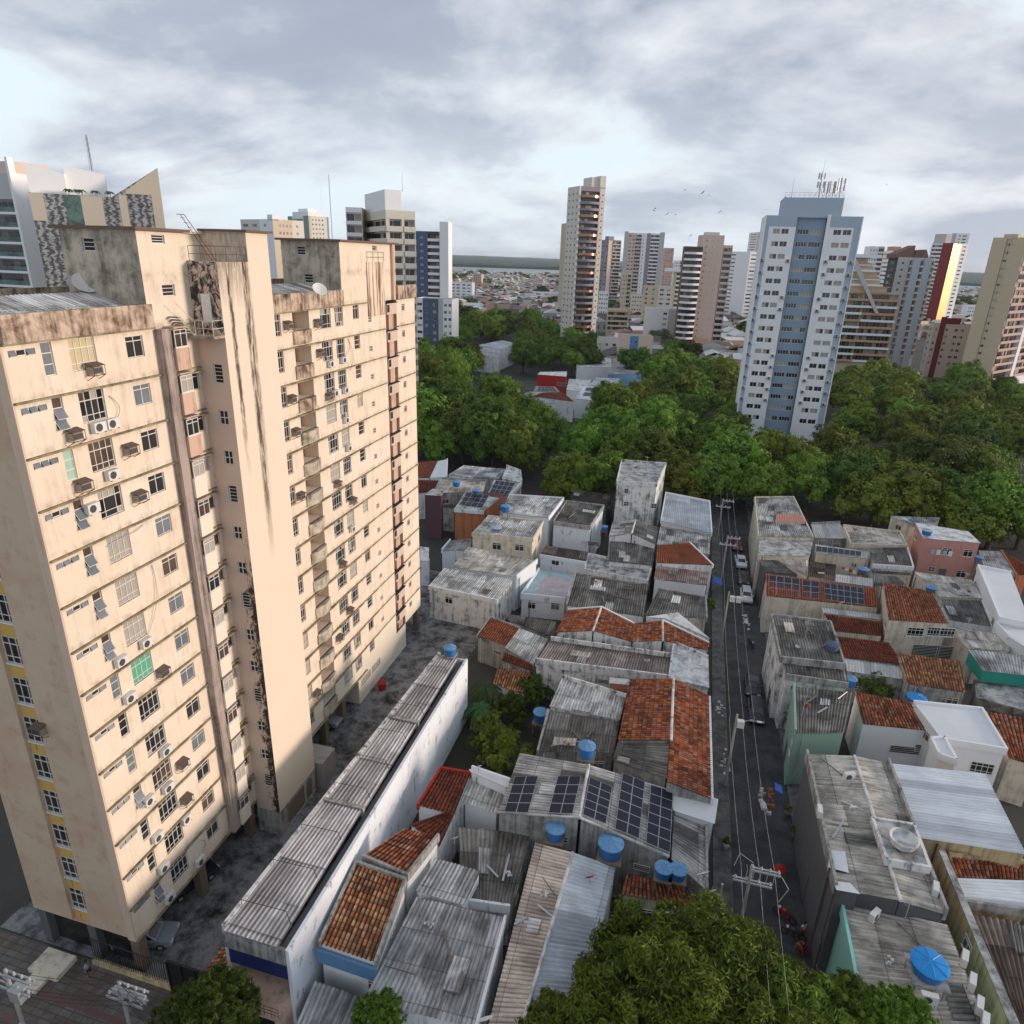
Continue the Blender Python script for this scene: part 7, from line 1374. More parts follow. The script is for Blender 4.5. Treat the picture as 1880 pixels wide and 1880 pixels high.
tank(826, 1188, 9.3, .68, .9, 'P', 'blue tank on the far end of the long warehouse roof', stand=.8, sup='w_gray'); tank(993, 1306, 3.2, .8, 1.2, 'P', 'blue tank half hidden by bushes in the walled yard', stand=1.5)
tank(838, 884, 9.2, .75, .9, 'P', 'blue tank on a concrete stand behind the plum house', stand=1.0, sup='w_beige'); tank(873, 900, 8.1, .6, .6, 'P', 'small blue tank between the two solar roofs near the avenue')
tank(928, 928, 9.9, .8, 1.0, 'P', 'blue tank on a thick concrete stand right of the orange walled house', stand=1.4, sup='w_gray'); tank(911, 968, 8.2, .9, .3, 'P', 'flat grey blue basin sunk in the two storey house roof', lid='t_bluegray')
tank(1110, 966, 6.0, .6, .8, 'P', 'small blue tank in the gap below the concrete block house', stand=1.0, sup='brick'); tank(1529, 1182, 8.9, .75, .8, 'P', 'dark blue tank on the roof of the mouldy white house', mat='t_navy', lid='t_navy')
tank(1563, 1245, 4.6, .65, 1.0, 'P', 'bright blue tank behind the green bush east of the street'); tank(1684, 1280, 4.2, 1.0, .8, 'P', 'wide flat blue tank between orange and white roofs', lid='tank_new')
tank(1586, 1044, 5.8, .8, .9, 'P', 'deep blue tank in the laundry yard', mat='t_navy'); tank(1703, 973, 9.6, .8, .8, 'P', 'grey blue tank on the salmon house roof', lid='t_bluegray'); tank(1710, 1078, 6.0, .7, .6, 'P', 'blue tank behind the dark red clay roof of the two storey house')
tank(1708, 1768, 9.0, 1.05, .8, 'P', 'bright blue ribbed tank on the turquoise house roof at the bottom right', lid='tank_new', stand=1.0, sup='w_gray'); tank(1798, 1022, 7.2, .6, .8, 'P', 'blue tank at the right edge beside the salmon house', mat='t_navy')
P = at(1660, 1538, 10.0); mb = MB(); mb.lathe((0, 0, 0), [(.5, -.85), (.85, -.5), (1.0, 0), (.95, .05), (.85, .0), (.7, -.3), (.3, -.42)], 20); o = mb.build('basin', M['slabw'], org=(0, 0, 0)); o.location = P; tag(o, 'round pale concrete basin on the stained roof deck', 'basin')
tank(701, 1253, .95, .52, .95, 'P', 'small red tank standing in the alley at the foot of the cream block', mat='w_red', lid='w_red')
# more air conditioners standing on roofs
for x, y, z, ty, rz, lab in [(1765, 1752, 7.9, 's', 1.2, 'upper beige condenser in the row along the yellow party wall'), (1779, 1795, 7.9, 's', 1.2, 'second beige condenser from the top along the yellow party wall'), (1792, 1838, 7.9, 's', 1.2, 'third beige condenser from the top along the yellow party wall'), (1802, 1868, 7.9, 's', 1.2, 'lowest beige condenser along the yellow party wall'), (1705, 1822, 8.2, 's', 0, 'condenser below the bright blue ribbed tank'),
                              (1712, 1626, 8.7, 's', 1.3, 'condenser at the right gutter of the beige shop roof'), (1557, 1418, 8.9, 's', .4, 'discarded white casing lying on the beige shop roof'), (1601, 1672, 7.8, 's', .9, 'discarded white casing lying on the turquoise house roof'), (1500, 1485, 9.0, 's', 1.5, 'condenser on the street edge of the beige shop roof'), (1507, 1052, 3.6, 's', .2, 'white condenser in the laundry yard near the beige terrace')]:
    P = at(x, y, z); r = parts('air_conditioner', (P.x, P.y, z - .5), lab, 'air conditioner', None, rz, SPLIT); r.scale = (1.1, 1.1, 1.1)
# satellite dishes
def dish(x, y, z, R, t, label, az=2.2, mat='plastic_w'):
    P = at(x, y, z, t); T = empty('satellite_dish', (P.x, P.y, z - R * 1.2), label, 'satellite dish'); mb = MB(); n = 18
    up = Vector((math.cos(az) * .6, math.sin(az) * .6, .55)).normalized(); s_ = up.cross(Vector((0, 0, 1))).normalized(); f_ = s_.cross(up)
    ring = [(0, 0), (.5, .06), (1, .24)]
    for (r0, h0), (r1, h1) in zip(ring, ring[1:]):
        for k in range(n):
            A = lambda r_, h_, q: Vector((0, 0, R * 1.2)) + (s_ * math.cos(q) + f_ * math.sin(q)) * R * r_ + up * R * h_
            a0, a1 = 2 * math.pi * k / n, 2 * math.pi * (k + 1) / n; mb.face([A(r0, h0, a0), A(r1, h1, a0), A(r1, h1, a1), A(r0, h0, a1)])
    q = mb.build('reflector', M[mat], org=(0, 0, 0)); q.parent = T
    mb = MB(); mb.tube((0, 0, 0), (0, 0, R * 1.2), .035); mb.tube(Vector((0, 0, R * 1.2)) - f_ * R, Vector((0, 0, R * 1.2)) + up * R * .8, .015); mb.tube((0, 0, R * .4), (0, 0, 0), .05); q = mb.build('mount', M['metal_gray'], org=(0, 0, 0)); q.parent = T
dish(834, 1540, 5.8, .42, 'P', 'white dish with bracket on the dark patched roof left of centre'); dish(879, 1408, 6.6, .3, 'P', 'small white dish above the dark red tiled roof'); dish(1083, 1612, 6.4, .4, 'P', 'maroon dish on the whitewashed roof slope', mat='w_red'); dish(1292, 1606, 5.4, .5, 'P', 'pale dish at the street corner of the grey sheet roof')
dish(1545, 1108, 6.4, .5, 'P', 'left white dish under the solar clay roof'); dish(1559, 1114, 6.4, .5, 'P', 'right white dish under the solar clay roof'); dish(1304, 1640, 4.2, .55, 'P', 'pale dish beside the mango tree top'); dish(892, 1874, 6.0, .5, 'P', 'pale dish at the bottom edge on the beige ribbed roof')
P = Vector((-35.6, 34.4, 45.6)); q = px(P + Vector((0, 0, .9))); dish(q[0], q[1], 46.4, .75, 'P', 'dish on the near roof of the cream block beside the grimy penthouse', az=-.4); P = Vector((-34.2, 58.6, 45.4)); q = px(P); dish(q[0], q[1], 45.8, .6, 'P', 'dish on the far roof of the cream block beside the second penthouse', az=-.6)
# solar arrays
m, t, b, pos = newmat('solar_cells'); setc(t, b, (0.016, 0.017, 0.032)); b.inputs['Roughness'].default_value = .4; b.inputs['Specular IOR Level'].default_value = .25; M['solar'] = m
def solar(key, qi, c4, nu, nv, t, label, off=.14):
    pts = ROOFS[key][qi][1]; C4 = [planept(pts, x, y, t, off) for x, y in c4]; n = C4[0][1]; A, B, C_, D = [c[0] for c in C4]
    ctr = (A + B + C_ + D) / 4; T = empty('solar_array', tuple(ctr), label, 'solar array', 'rooftop solar arrays')
    L = lambda s_, t_: A.lerp(B, s_).lerp(D.lerp(C_, s_), t_)
    for i in range(nu):
        for j in range(nv):
            g = .012; q = [L((i + g) / nu, (j + g) / nv), L((i + 1 - g) / nu, (j + g) / nv), L((i + 1 - g) / nu, (j + 1 - g) / nv), L((i + g) / nu, (j + 1 - g) / nv)]
            if (q[1] - q[0]).cross(q[3] - q[0]).z < 0: q = q[::-1]
            mb = MB(); mb.m = 1; mb.hexa([tuple(v) for v in q], [tuple(v + n * .04) for v in q]); c = sum(q, Vector()) / 4; mb.m = 0; mb.face([tuple(c + (v - c) * .955 + n * .045) for v in q]); mb.build('panel', [M['solar'], M['panel_frame']], T)
    mb = MB()
    for s_ in (.15, .85): mb.tube(L(s_, 0) - n * .04, L(s_, 1) - n * .04, .03, 4)
    mb.build('mounting_rail', M['metal_gray'], T)
solar('W6', 0, [(600, 148), (741, 146), (680, 366), (536, 360)], 2, 4, 'C', 'leftmost solar array on the grey gabled roof, two panels wide')
solar('W6', 0, [(857, 146), (996, 146), (945, 372), (799, 366)], 2, 4, 'C', 'second solar array from the left on the grey gabled roof')
solar('W6', 1, [(1045, 152), (1181, 211), (1143, 432), (1003, 376)], 2, 5, 'C', 'middle solar array just right of the ridge of the grey gabled roof')
solar('W6', 1, [(1241, 125), (1375, 180), (1339, 520), (1194, 460)], 2, 6, 'C', 'second solar array from the right on the grey gabled roof')
solar('W6', 1, [(1408, 197), (1541, 240), (1524, 604), (1378, 542)], 2, 6, 'C', 'rightmost solar array on the grey gabled roof')
solar('W27', 0, [(366, 1070), (521, 1086), (470, 1175), (310, 1158)], 4, 3, 'A', 'solar array on the pale roof of the orange walled house')
solar('W28', 0, [(565, 985), (700, 1003), (650, 1088), (522, 1072)], 4, 3, 'A', 'solar array on the pale roof nearest the avenue')
solar('E5', 0, [(412, 614), (588, 634), (588, 744), (412, 722)], 4, 3, 'D', 'left block of solar panels on the bright clay roof'); solar('E5', 0, [(605, 640), (702, 652), (702, 750), (605, 745)], 2, 3, 'D', 'middle small block of solar panels on the bright clay roof'); solar('E5', 0, [(728, 658), (958, 688), (962, 786), (735, 755)], 6, 3, 'D', 'right block of solar panels on the bright clay roof')
solar('E3a', 0, [(685, 446), (945, 478), (942, 506), (682, 478)], 8, 1, 'D', 'long thin row of solar panels on the pale roof'); solar('J3', 1, [(722, 1752), (840, 1754), (862, 1784), (710, 1782)], 5, 2, 'J', 'solar panels above the wide dark red clay roof beyond the avenue')
solar('J5', 1, [(1095, 1758), (1225, 1762), (1222, 1784), (1085, 1780)], 8, 1, 'J', 'upper row of panels on the white shed beyond the avenue'); solar('J5', 1, [(1078, 1796), (1215, 1802), (1212, 1824), (1068, 1818)], 8, 1, 'J', 'lower row of panels on the white shed beyond the avenue')
# ================================================================== CARS AND MOTORCYCLES
def carmesh(prof, W_, name, mat, y0=0, tuck=.0):
    mb = MB(); n = len(prof)
    for i in range(n):
        (x0, z0), (x1, z1) = prof[i], prof[(i + 1) % n]; w0 = W_ - tuck * max(0, z0 - .75); w1 = W_ - tuck * max(0, z1 - .75)
        mb.face([(x0, -w0, z0), (x1, -w1, z1), (x1, w1, z1), (x0, w0, z0)])
    for s_ in (-1, 1): mb.face([(x, s_ * (W_ - tuck * max(0, z - .75)), z) for x, z in (prof if s_ < 0 else prof[::-1])])
    return mesh(mb, name, mat)
def car(P, rz, paint, label, boxy=False):
    m_ = plain('car_paint_' + label.split()[0] + str(int(P[1])), paint, .28, .1 if max(paint) > .1 else .3, .04, .6)
    body = [(-2.1, .35), (2.1, .35), (2.15, .55), (2.05, .78), (1.15, .92), (-1.7, .98), (-2.1, .85), (-2.18, .55)]
    roof_ = [(1.05, .9), (.35, 1.42), (-1.0, 1.46), (-1.75, .96)] if not boxy else [(1.0, .9), (.45, 1.5), (-1.7, 1.52), (-1.95, .96)]
    pl = [('body', carmesh(body, .86, 'body', m_)), ('cabin', carmesh(roof_, .80, 'cabin', m_, tuck=.28))]
    g = MB(); r0, r1, r2, r3 = roof_
    wd = lambda z: .80 - .28 * max(0, z - .75) + .012
    def gl(pts): g.face(pts)
    A = lambda f: (r0[0] + (r1[0] - r0[0]) * f, r0[1] + (r1[1] - r0[1]) * f); B = lambda f: (r3[0] + (r2[0] - r3[0]) * f, r3[1] + (r2[1] - r3[1]) * f)
    for F, o_ in ((A, .02), (B, -.02)):
        (xa, za), (xb, zb) = F(.12), F(.88); g.face([(xa + o_, -wd(za) + .12, za + .012), (xa + o_, wd(za) - .12, za + .012), (xb + o_, wd(zb) - .12, zb + .012), (xb + o_, -wd(zb) + .12, zb + .012)])
    for s_ in (-1, 1):
        (xa, za), (xb, zb), (xc, zc), (xd, zd) = A(.2), A(.85), B(.85), B(.2); g.face([(x - (.1 if x > 0 else -.1), s_ * wd(z), z) for x, z in ((xa, za), (xb, zb), (xc, zc), (xd, zd))])
    pl.append(('windows', mesh(g, 'windows', M['glass'])))
    for nm, x, mt in (('headlight', 2.12, M['plastic_w']), ('taillight', -2.16, M['w_red'])):
        for s_ in (-.62, .62): q = MB(); q.box(x - .04, s_ - .17, .6, x + .04, s_ + .17, .76); pl.append((nm, mesh(q, nm, mt)))
    for s_ in (-.93, .93): q = MB(); q.box(.62, s_ - .09, .93, .82, s_ + .09, 1.07); pl.append(('wing_mirror', mesh(q, 'wing_mirror', m_)))
    wm = MB(); wm.tube((0, -.11, 0), (0, .11, 0), .31, 16); tyre = mesh(wm, 'wheel', M['black']); rm = MB(); rm.tube((0, -.118, 0), (0, .118, 0), .18, 12); rim = mesh(rm, 'rim', M['metal_gray'])
    r = parts('parked_car', P, label, 'car', 'cars parked along the kerb' if 'garage' not in label else None, rz, pl)
    for x in (-1.3, 1.3):
        for s_ in (-.78, .78):
            o = bpy.data.objects.new('wheel', tyre); COL.objects.link(o); o.parent = r; o.location = (x, s_, .31); q = bpy.data.objects.new('rim', rim); COL.objects.link(q); q.parent = o
    return r
HP = math.pi / 2
car((11.2, 114.2, .01), -HP + .05, (.75, .76, .78), 'white sedan, farther of the two white cars on the narrow street'); car((11.5, 101.2, .01), -HP, (.62, .64, .66), 'silver white hatchback, nearer of the two pale cars on the narrow street', True)
car((11.1, 76.2, .01), -HP, (.035, .035, .04), 'black sedan, farther of the two black cars on the narrow street'); car((11.2, 71.0, .01), -HP, (.03, .035, .045), 'black hatchback, nearer of the two black cars on the narrow street', True); car((11.4, 107.6, .01), -HP, (.05, .05, .055), 'dark grey car between the two pale cars on the narrow street'); car((10.9, 121.8, .01), -HP, (.14, .02, .02), 'dark red car parked at the far end of the narrow street', True)
car((-34.6, 28.4, .02), .35, (.30, .33, .36), 'silver car nosing out of the garage under the block corner'); car((-34.8, 33.4, .02), 1.2, (.05, .05, .055), 'dark car parked inside the garage behind the first columns'); car((-27.3, 137.4, .02), .1, (.30, .03, .03), 'red car half hidden under the avenue trees', True)
car((-35.2, 60.0 - 5, .02), 0, (.35, .36, .38), 'grey car inside the garage near the middle columns')
for i, (x, y, l) in enumerate([(1270, 873, 'dark car on the avenue between trunks left of the park entrance'), (1195 + 110, 905, 'black car parked on the avenue at the end of the street')]): P = at(x, y, .7); car((P.x, P.y, .02), .1 * i, (.03, .03, .035), l)
def bike(P, rz, paint, label):
    m_ = plain('bike_paint' + str(int(P[1])), paint, .3, .1, .04, .6); fr = MB(); fr.tube((-.35, 0, .55), (.25, 0, .75), .09); fr.tube((.25, 0, .75), (.62, 0, .3), .04); fr.tube((-.35, 0, .55), (-.62, 0, .3), .05); fr.box(-.2, -.13, .22, .22, .13, .52); fr.box(.0, -.14, .68, .38, .14, .88)
    se = MB(); se.box(-.72, -.13, .72, .0, .13, .82); ha = MB(); ha.tube((.35, -.34, 1.02), (.35, .34, 1.02), .02); ha.tube((.35, 0, 1.02), (.45, 0, .7), .03); hl = MB(); hl.cyl((.52, 0), .1, .1, .78, .92, 10)
    pl = [('frame', mesh(fr, 'frame', m_)), ('saddle', mesh(se, 'saddle', M['black'])), ('handlebar', mesh(ha, 'handlebar', M['black'])), ('headlight', mesh(hl, 'headlight', M['plastic_w']))]
    wm = MB()
    for k in range(18): a0, a1 = k * math.pi / 9, (k + 1) * math.pi / 9; wm.tube((.28 * math.cos(a0), 0, .28 * math.sin(a0)), (.28 * math.cos(a1), 0, .28 * math.sin(a1)), .05, 6)
    for k in range(5): a0 = k * 1.257; wm.tube((0, 0, 0), (.26 * math.cos(a0), 0, .26 * math.sin(a0)), .012, 4)
    w_ = mesh(wm, 'wheel', M['black']); r = parts('motorcycle', P, label, 'motorcycle', None, rz, pl)
    for x in (-.64, .66): o = bpy.data.objects.new('wheel', w_); COL.objects.link(o); o.parent = r; o.location = (x, 0, .33)
bike((11.5, 86.8, .01), -1.2, (.03, .03, .035), 'black motorcycle parked alone in the middle of the narrow street'); bike((11.9, 44.2, .01), 2.6, (.45, .02, .02), 'red motorcycle parked by the mango tree'); bike((12.4, 42.7, .01), 2.9, (.06, .05, .05), 'dark motorcycle behind the red one by the mango tree')
# ================================================================== PEOPLE
def person(P, rz, label, skin, shirt, pants, hair, pose='stand'):
    T = empty('person', P, label, 'person', rz=rz)
    def skinned(name, vs, es, mat, sub=2):
        me = bpy.data.meshes.new(name); me.from_pydata([v[:3] for v in vs], es, []); o = bpy.data.objects.new(name, me); COL.objects.link(o); o.parent = T
        md = o.modifiers.new('skin', 'SKIN'); me.skin_vertices.new() if not me.skin_vertices else None
        for i, v in enumerate(vs): me.skin_vertices[0].data[i].radius = (v[3], v[4] if len(v) > 4 else v[3])
        me.skin_vertices[0].data[0].use_root = True; md.use_smooth_shade = True; s_ = o.modifiers.new('sub', 'SUBSURF'); s_.levels = s_.render_levels = sub; me.materials.append(mat); return o
    if pose == 'sit': hip, kn, an = .50, (.42, .50), (.40, .08)
    else: hip, kn, an = .92, (.03, .50), (-.02, .08)
    sh = hip + .50
    V = [(0, 0, hip, .13, .10), (0, 0, hip + .22, .12, .095), (0, 0, sh - .06, .14, .10), (0, 0, sh + .06, .055), (.01, 0, sh + .16, .075, .085), (.01, 0, sh + .27, .085, .095), (0, 0, sh + .34, .05)]; Ed = [(0, 1), (1, 2), (2, 3), (3, 4), (4, 5), (5, 6)]
    def chain(p, pts):
        for q in pts: V.append(q); Ed.append((p, len(V) - 1)); p = len(V) - 1
        return p
    arms = []
    for s_ in (-1, 1):
        if pose == 'sit': ap = [(0, s_ * .19, sh - .02, .055), (.08, s_ * .24, sh - .27, .045), (.30, s_ * .17, sh - .30, .036), (.36, s_ * .15, sh - .30, .03, .02)]
        else: ap = [(0, s_ * .19, sh - .02, .055), (-.02, s_ * .23, sh - .29, .045), (.06 + s_ * .06, s_ * .24, sh - .53, .034), (.08 + s_ * .06, s_ * .24, sh - .60, .032, .02)]
        e = chain(2, ap); h = V[e]; arms.append(ap)
        for f in range(4): chain(e, [(h[0] + .03, h[1] + (f - 1.5) * .018, h[2] - .035, .009), (h[0] + .045 - .004 * f, h[1] + (f - 1.5) * .02, h[2] - .07 + .006 * abs(f - 1), .008)])
        chain(e, [(h[0] + .035, h[1] - s_ * .045, h[2] - .01, .010), (h[0] + .05, h[1] - s_ * .055, h[2] - .03, .009)])
    legs = []
    for s_ in (-1, 1):
        st_ = .10 * s_ if pose == 'stand' else 0; lp = [(.0, s_ * .10, hip - .04, .085), (kn[0] + st_, s_ * .11, kn[1], .06), (an[0] + st_ * .6, s_ * .11, an[1], .04), (an[0] + st_ * .6 + .14, s_ * .12, .04, .035, .045)]; chain(0, lp); legs.append(lp)
    skinned('body', V, Ed, skin)
    S = [(0, 0, hip + .02, .15, .115), (0, 0, hip + .22, .135, .11), (0, 0, sh - .05, .155, .115), (0, 0, sh + .02, .08)]; Es = [(0, 1), (1, 2), (2, 3)]
    for ap in arms: S += [(ap[0][0], ap[0][1], ap[0][2], .07), ((ap[0][0] + ap[1][0]) / 2, (ap[0][1] + ap[1][1]) / 2, (ap[0][2] + ap[1][2]) / 2, .062)]; n = len(S); Es += [(2, n - 2), (n - 2, n - 1)]
    skinned('shirt', S, Es, shirt)
    Pn = [(0, 0, hip + .02, .145, .115)]; Ep = []
    for lp in legs: Pn += [(lp[0][0], lp[0][1], lp[0][2], .098), (lp[1][0] * .95, lp[1][1], lp[1][2] + .03, .075)]; n = len(Pn); Ep += [(0, n - 2), (n - 2, n - 1)]
    skinned('trousers', Pn, Ep, pants)
    mb = MB(); mb.lathe((-.015, 0, sh + .25), [(.098, -.02), (.105, .04), (.09, .1), (.05, .135)], 14); o = mb.build('hair', hair, org=(0, 0, 0), smooth=True); o.parent = T
    mb = MB()
    for s_ in (-1, 1): mb.box(.085, s_ * .035 - .012, sh + .25, .097, s_ * .035 + .012, sh + .265); mb.box(-.01, s_ * .088 - .012, sh + .21, .03, s_ * .088 + .012, sh + .27)
    mb.box(.09, -.012, sh + .20, .115, .012, sh + .245); mb.box(.086, -.025, sh + .165, .095, .025, sh + .175); o = mb.build('face', plain('dark_features', (.10, .05, .04), .7) if 'dark_features' not in MATS else MATS['dark_features'], org=(0, 0, 0)); o.parent = T
    return T
SK = plain('tan_skin', (.30, .17, .11), .6); BK = plain('black_hair', (.015, .012, .01), .6); RH = plain('dark_clothing', (.02, .02, .025), .8); RD = plain('red_cloth', (.42, .03, .03), .8); BL = plain('pale_blue_cloth', (.30, .40, .52), .8); WH = plain('white_cloth', (.7, .7, .68), .8)
person((-36.3, 24.9, .13), .4, 'person in a pale blue shirt walking on the pavement by the block entrance', SK, BL, RH, BK); person((12.9, 41.6, .02), 2.4, 'person in a black top sitting by the wall near the mango tree', SK, RH, RD, BK, 'sit'); person((13.0, 42.8, .02), 2.2, 'person in a white top standing behind the seated one near the mango tree', SK, WH, RD, BK)
ch = MB(); ch.box(-.22, -.22, .40, .22, .22, .44); ch.box(-.25, -.22, .44, -.2, .22, .85)
for x in (-.2, .2):
    for y in (-.2, .2): ch.box(x - .02, y - .02, 0, x + .02, y + .02, .40)
o = ch.build('chair', M['w_red'], org=(0, 0, 0)); o.location = (12.88, 41.62, .02); o.rotation_euler = (0, 0, 2.4); tag(o, 'red plastic chair under the seated person near the mango tree', 'chair')
# ================================================================== POLES, WIRES, STREET THINGS
WIRE = []
def pole(u, v, h, label, arms=True, lamp=None, r=.14):
    T = empty('utility_pole', (u, v, 0), label, 'utility pole'); mb = MB(); mb.cyl((0, 0), r, r * .7, 0, h, 8); q = mb.build('shaft', M['conc'], org=(0, 0, 0)); q.parent = T
    if arms:
        for dz, o_, W_ in ((.4, .9, 2.0), (1.6, .2, 2.6)):
            mb = MB(); mb.box(-W_ / 2 + o_, -.18, h - dz, W_ / 2 + o_, -.08, h - dz + .12); mb.box(-W_ / 2 + o_, .08, h - dz, W_ / 2 + o_, .18, h - dz + .12); q = mb.build('crossarm', M['metal_gray'], org=(0, 0, 0)); q.parent = T
            for i in range(4): x = -W_ / 2 + o_ + .15 + i * (W_ - .3) / 3; mb = MB(); mb.lathe((x, 0, h - dz + .12), [(.04, 0), (.09, .08), (.05, .14), (.09, .2), (.04, .3)], 8); q = mb.build('insulator', M['metal_gray'], org=(0, 0, 0)); q.parent = T
    if lamp:
        mb = MB(); mb.path([(0, 0, h - 1.2), (lamp * .5, 0, h - .5), (lamp, .05, h - .4)], .035); q = mb.build('lamp_arm', M['metal_gray'], org=(0, 0, 0)); q.parent = T; mb = MB(); mb.box(lamp - .05, -.08, h - .46, lamp + .4 * (1 if lamp > 0 else -1), .10, h - .36); q = mb.build('lamp_head', M['plastic_w'], org=(0, 0, 0)); q.parent = T
    return T
T = pole(7.75, 38.9, 10.0, 'double armed utility pole rising out of the mango tree')
mb = MB()
for i in range(5): x = -.3 + i * .45; mb.path([(x, .3, 9.6), (x + .15, .5, 9.0), (x + .1, .4, 8.3), (x - .05, .2, 8.0)], .025, 5)
mb.path([(.1, .3, 9.9), (-.8, .7, 10.1), (-1.1, .4, 9.2)], .025, 5); mb.path([(2.0, 0, 9.5), (2.5, -.3, 8.9), (2.0, -.5, 7.8)], .025, 5); q = mb.build('jumper_cables', M['metal_gray'], org=(0, 0, 0)); q.parent = T
pole(7.6, 58.1, 8.6, 'utility pole with grey box and street lamp beside the two black cars', False, 1.9); pole(7.5, 84.8, 8.6, 'utility pole with paired boxes and street lamp beside the pale cars', False, 1.9); pole(7.3, 122.2, 9, 'utility pole at the avenue end of the narrow street', True, 1.6); pole(7.7, 104, 9, 'utility pole between the pale cars and the avenue', True)
for (v, n_) in ((58.1, 1), (84.8, 2)):
    for i in range(n_): mb = MB(); mb.box(7.7 + i * .8, v - .3, 7.3, 8.35 + i * .8, v + .2, 8.0); tag(mb.build('distribution_box', M['plastic_w'], org=(7.9 + i * .8, v, 7.6)), ('grey white distribution box on the pole beside the black cars' if n_ == 1 else ('left' if i == 0 else 'right') + ' of two boxes on the pole beside the pale cars'), 'junction box')
def wire(P, Q, sag, label, r=.014, mat='cable'):
    P, Q = Vector(P), Vector(Q); n = 10; pts = [P.lerp(Q, i / n) - Vector((0, 0, sag * 4 * (i / n) * (1 - i / n))) for i in range(n + 1)]; mb = MB(); mb.path(pts, r, 4); tag(mb.build('overhead_wire', M[mat], org=tuple(P)), label, 'wire', 'overhead wires')
sp = [(38.9, 10), (58.1, 8.4), (84.8, 8.4), (104, 8.9), (122.2, 8.8), (150, 8.5)]
for dx in (-.7, .5, 1.5):
    for (v0, z0), (v1, z1) in zip(sp, sp[1:]): wire((7.7 + dx, v0, z0 - .1), (7.6 + dx, v1, z1 - .1), .5, 'overhead wire running along the narrow street between its poles', .013, 'w_gray')
for dx in (-.7, .5, 1.5): wire((7.7 + dx, 38.9, 9.9), (7.9 + dx, 10, 9.9), .4, 'overhead wire running along the narrow street between its poles', .013, 'w_gray')
T = pole(-34.6, 19.3, 9.2, 'utility pole with transformer and lamp arm at the bottom left corner', True, -1.2); mb = MB(); mb.cyl((.0, -.1), .16, .16, 0, 4.6, 8); q = mb.build('base', M['plastic_w'], org=(0, 0, 0)); q.parent = T
mb = MB(); mb.box(.15, -.35, 7.0, .95, .35, 7.9); q = mb.build('transformer', M['metal_gray'], org=(0, 0, 0)); q.parent = T
T = pole(-28.4, 21.0, 8.4, 'slim utility pole left of the bright green bushy tree', True)
mb = MB()
for i in range(4): mb.box(-.5 + i * .6, -.14, 7.3, -.1 + i * .6, .14, 7.7)
mb.tube((-.7, 0, 7.5), (1.9, 0, 7.5), .05)
q = mb.build('meter_boxes', M['metal_gray'], org=(0, 0, 0)); q.parent = T
for i, dz in enumerate((0, .35, -.9, -1.2, -1.5)): wire((-34.6 + .2 * i, 19.3, 8.8 + dz), (-28.4 + .2 * i, 21.0, 8.2 + dz), .35, 'overhead wire crossing the pavement in the bottom left corner'); wire((-34.6, 19.3, 8.8 + dz), (-60, 24.5, 9 + dz), .6, 'overhead wire crossing the pavement in the bottom left corner'); wire((-28.4, 21, 8.2 + dz), (-15, 17, 8.5 + dz), .4, 'overhead wire crossing the pavement in the bottom left corner')
# entrance fence and steps
mb = MB(); mb.box(-36.9, 25.75, .13, -30.2, 26.05, .55); o = mb.build('boundary_wall', M['w_yellow'], org=(-33.5, 25.9, .13)); mb = MB()
for i in range(34): x = -36.8 + i * .2; mb.tube((x, 25.9, .55), (x, 25.9, 2.6), .025, 4)
mb.tube((-36.8, 25.9, 2.6), (-30.2, 25.9, 2.6), .04, 4); mb.build('grille', M['black'], o, org=(-33.5, 25.9, .13)); tag(o, 'low yellow wall with dark railings at the entrance under the end wall', 'fence')
mb = MB(); mb.box(-30.2, 25.8, 0, -25.6, 25.95, 3.0)
for i in range(5): mb.box(-30.2 + i * 1.1, 25.72, 0, -30.1 + i * 1.1, 25.8, 3.05)
tag(mb.build('alley_gate', M['black'], org=(-28, 25.9, 0)), 'black sheet metal gate closing the alley beside the block', 'gate')
mb = MB(); mb.box(-40.7, 24.0, .13, -38.2, 25.7, .55); mb.box(-40.2, 22.9, .13, -38.9, 24.0, .4); tag(mb.build('entrance_steps', M['w_beige'], org=(-39.4, 24.5, .13)), 'pale stepped entrance slab on the pavement under the end wall', 'steps')
mb = MB(); mb.box(-41.4, 26.9, 0, -33.7, 27.1, 3.2); tag(mb.build('dark_glazing', M['glass'], org=(-37.5, 27, 0)), 'dark recessed glazing behind the columns of the end wall', 'glazing')
for x, y, lab in [(1333, 1550, 'pale planter with a small palm on the west sidewalk'), (1447, 1492, 'dark potted bush at the shop door on the east sidewalk'), (1457, 1532, 'second dark potted bush farther along the shop front')]:
    P = at(x, y, .6); T = empty('potted_plant', (P.x, P.y, .14), lab, 'plant'); mb = MB(); mb.lathe((0, 0, 0), [(.2, 0), (.32, .45), (.36, .5), (.28, .45)], 14); q = mb.build('pot', M['slabw'] if 'pale' in lab else M['w_dark'], org=(0, 0, 0)); q.parent = T; put('foliage', crown('foliage', .45, .5, 8, 260, .2, M['leaf_dark'], int(x), core=.5), T, (0, 0, .9), 0, False)
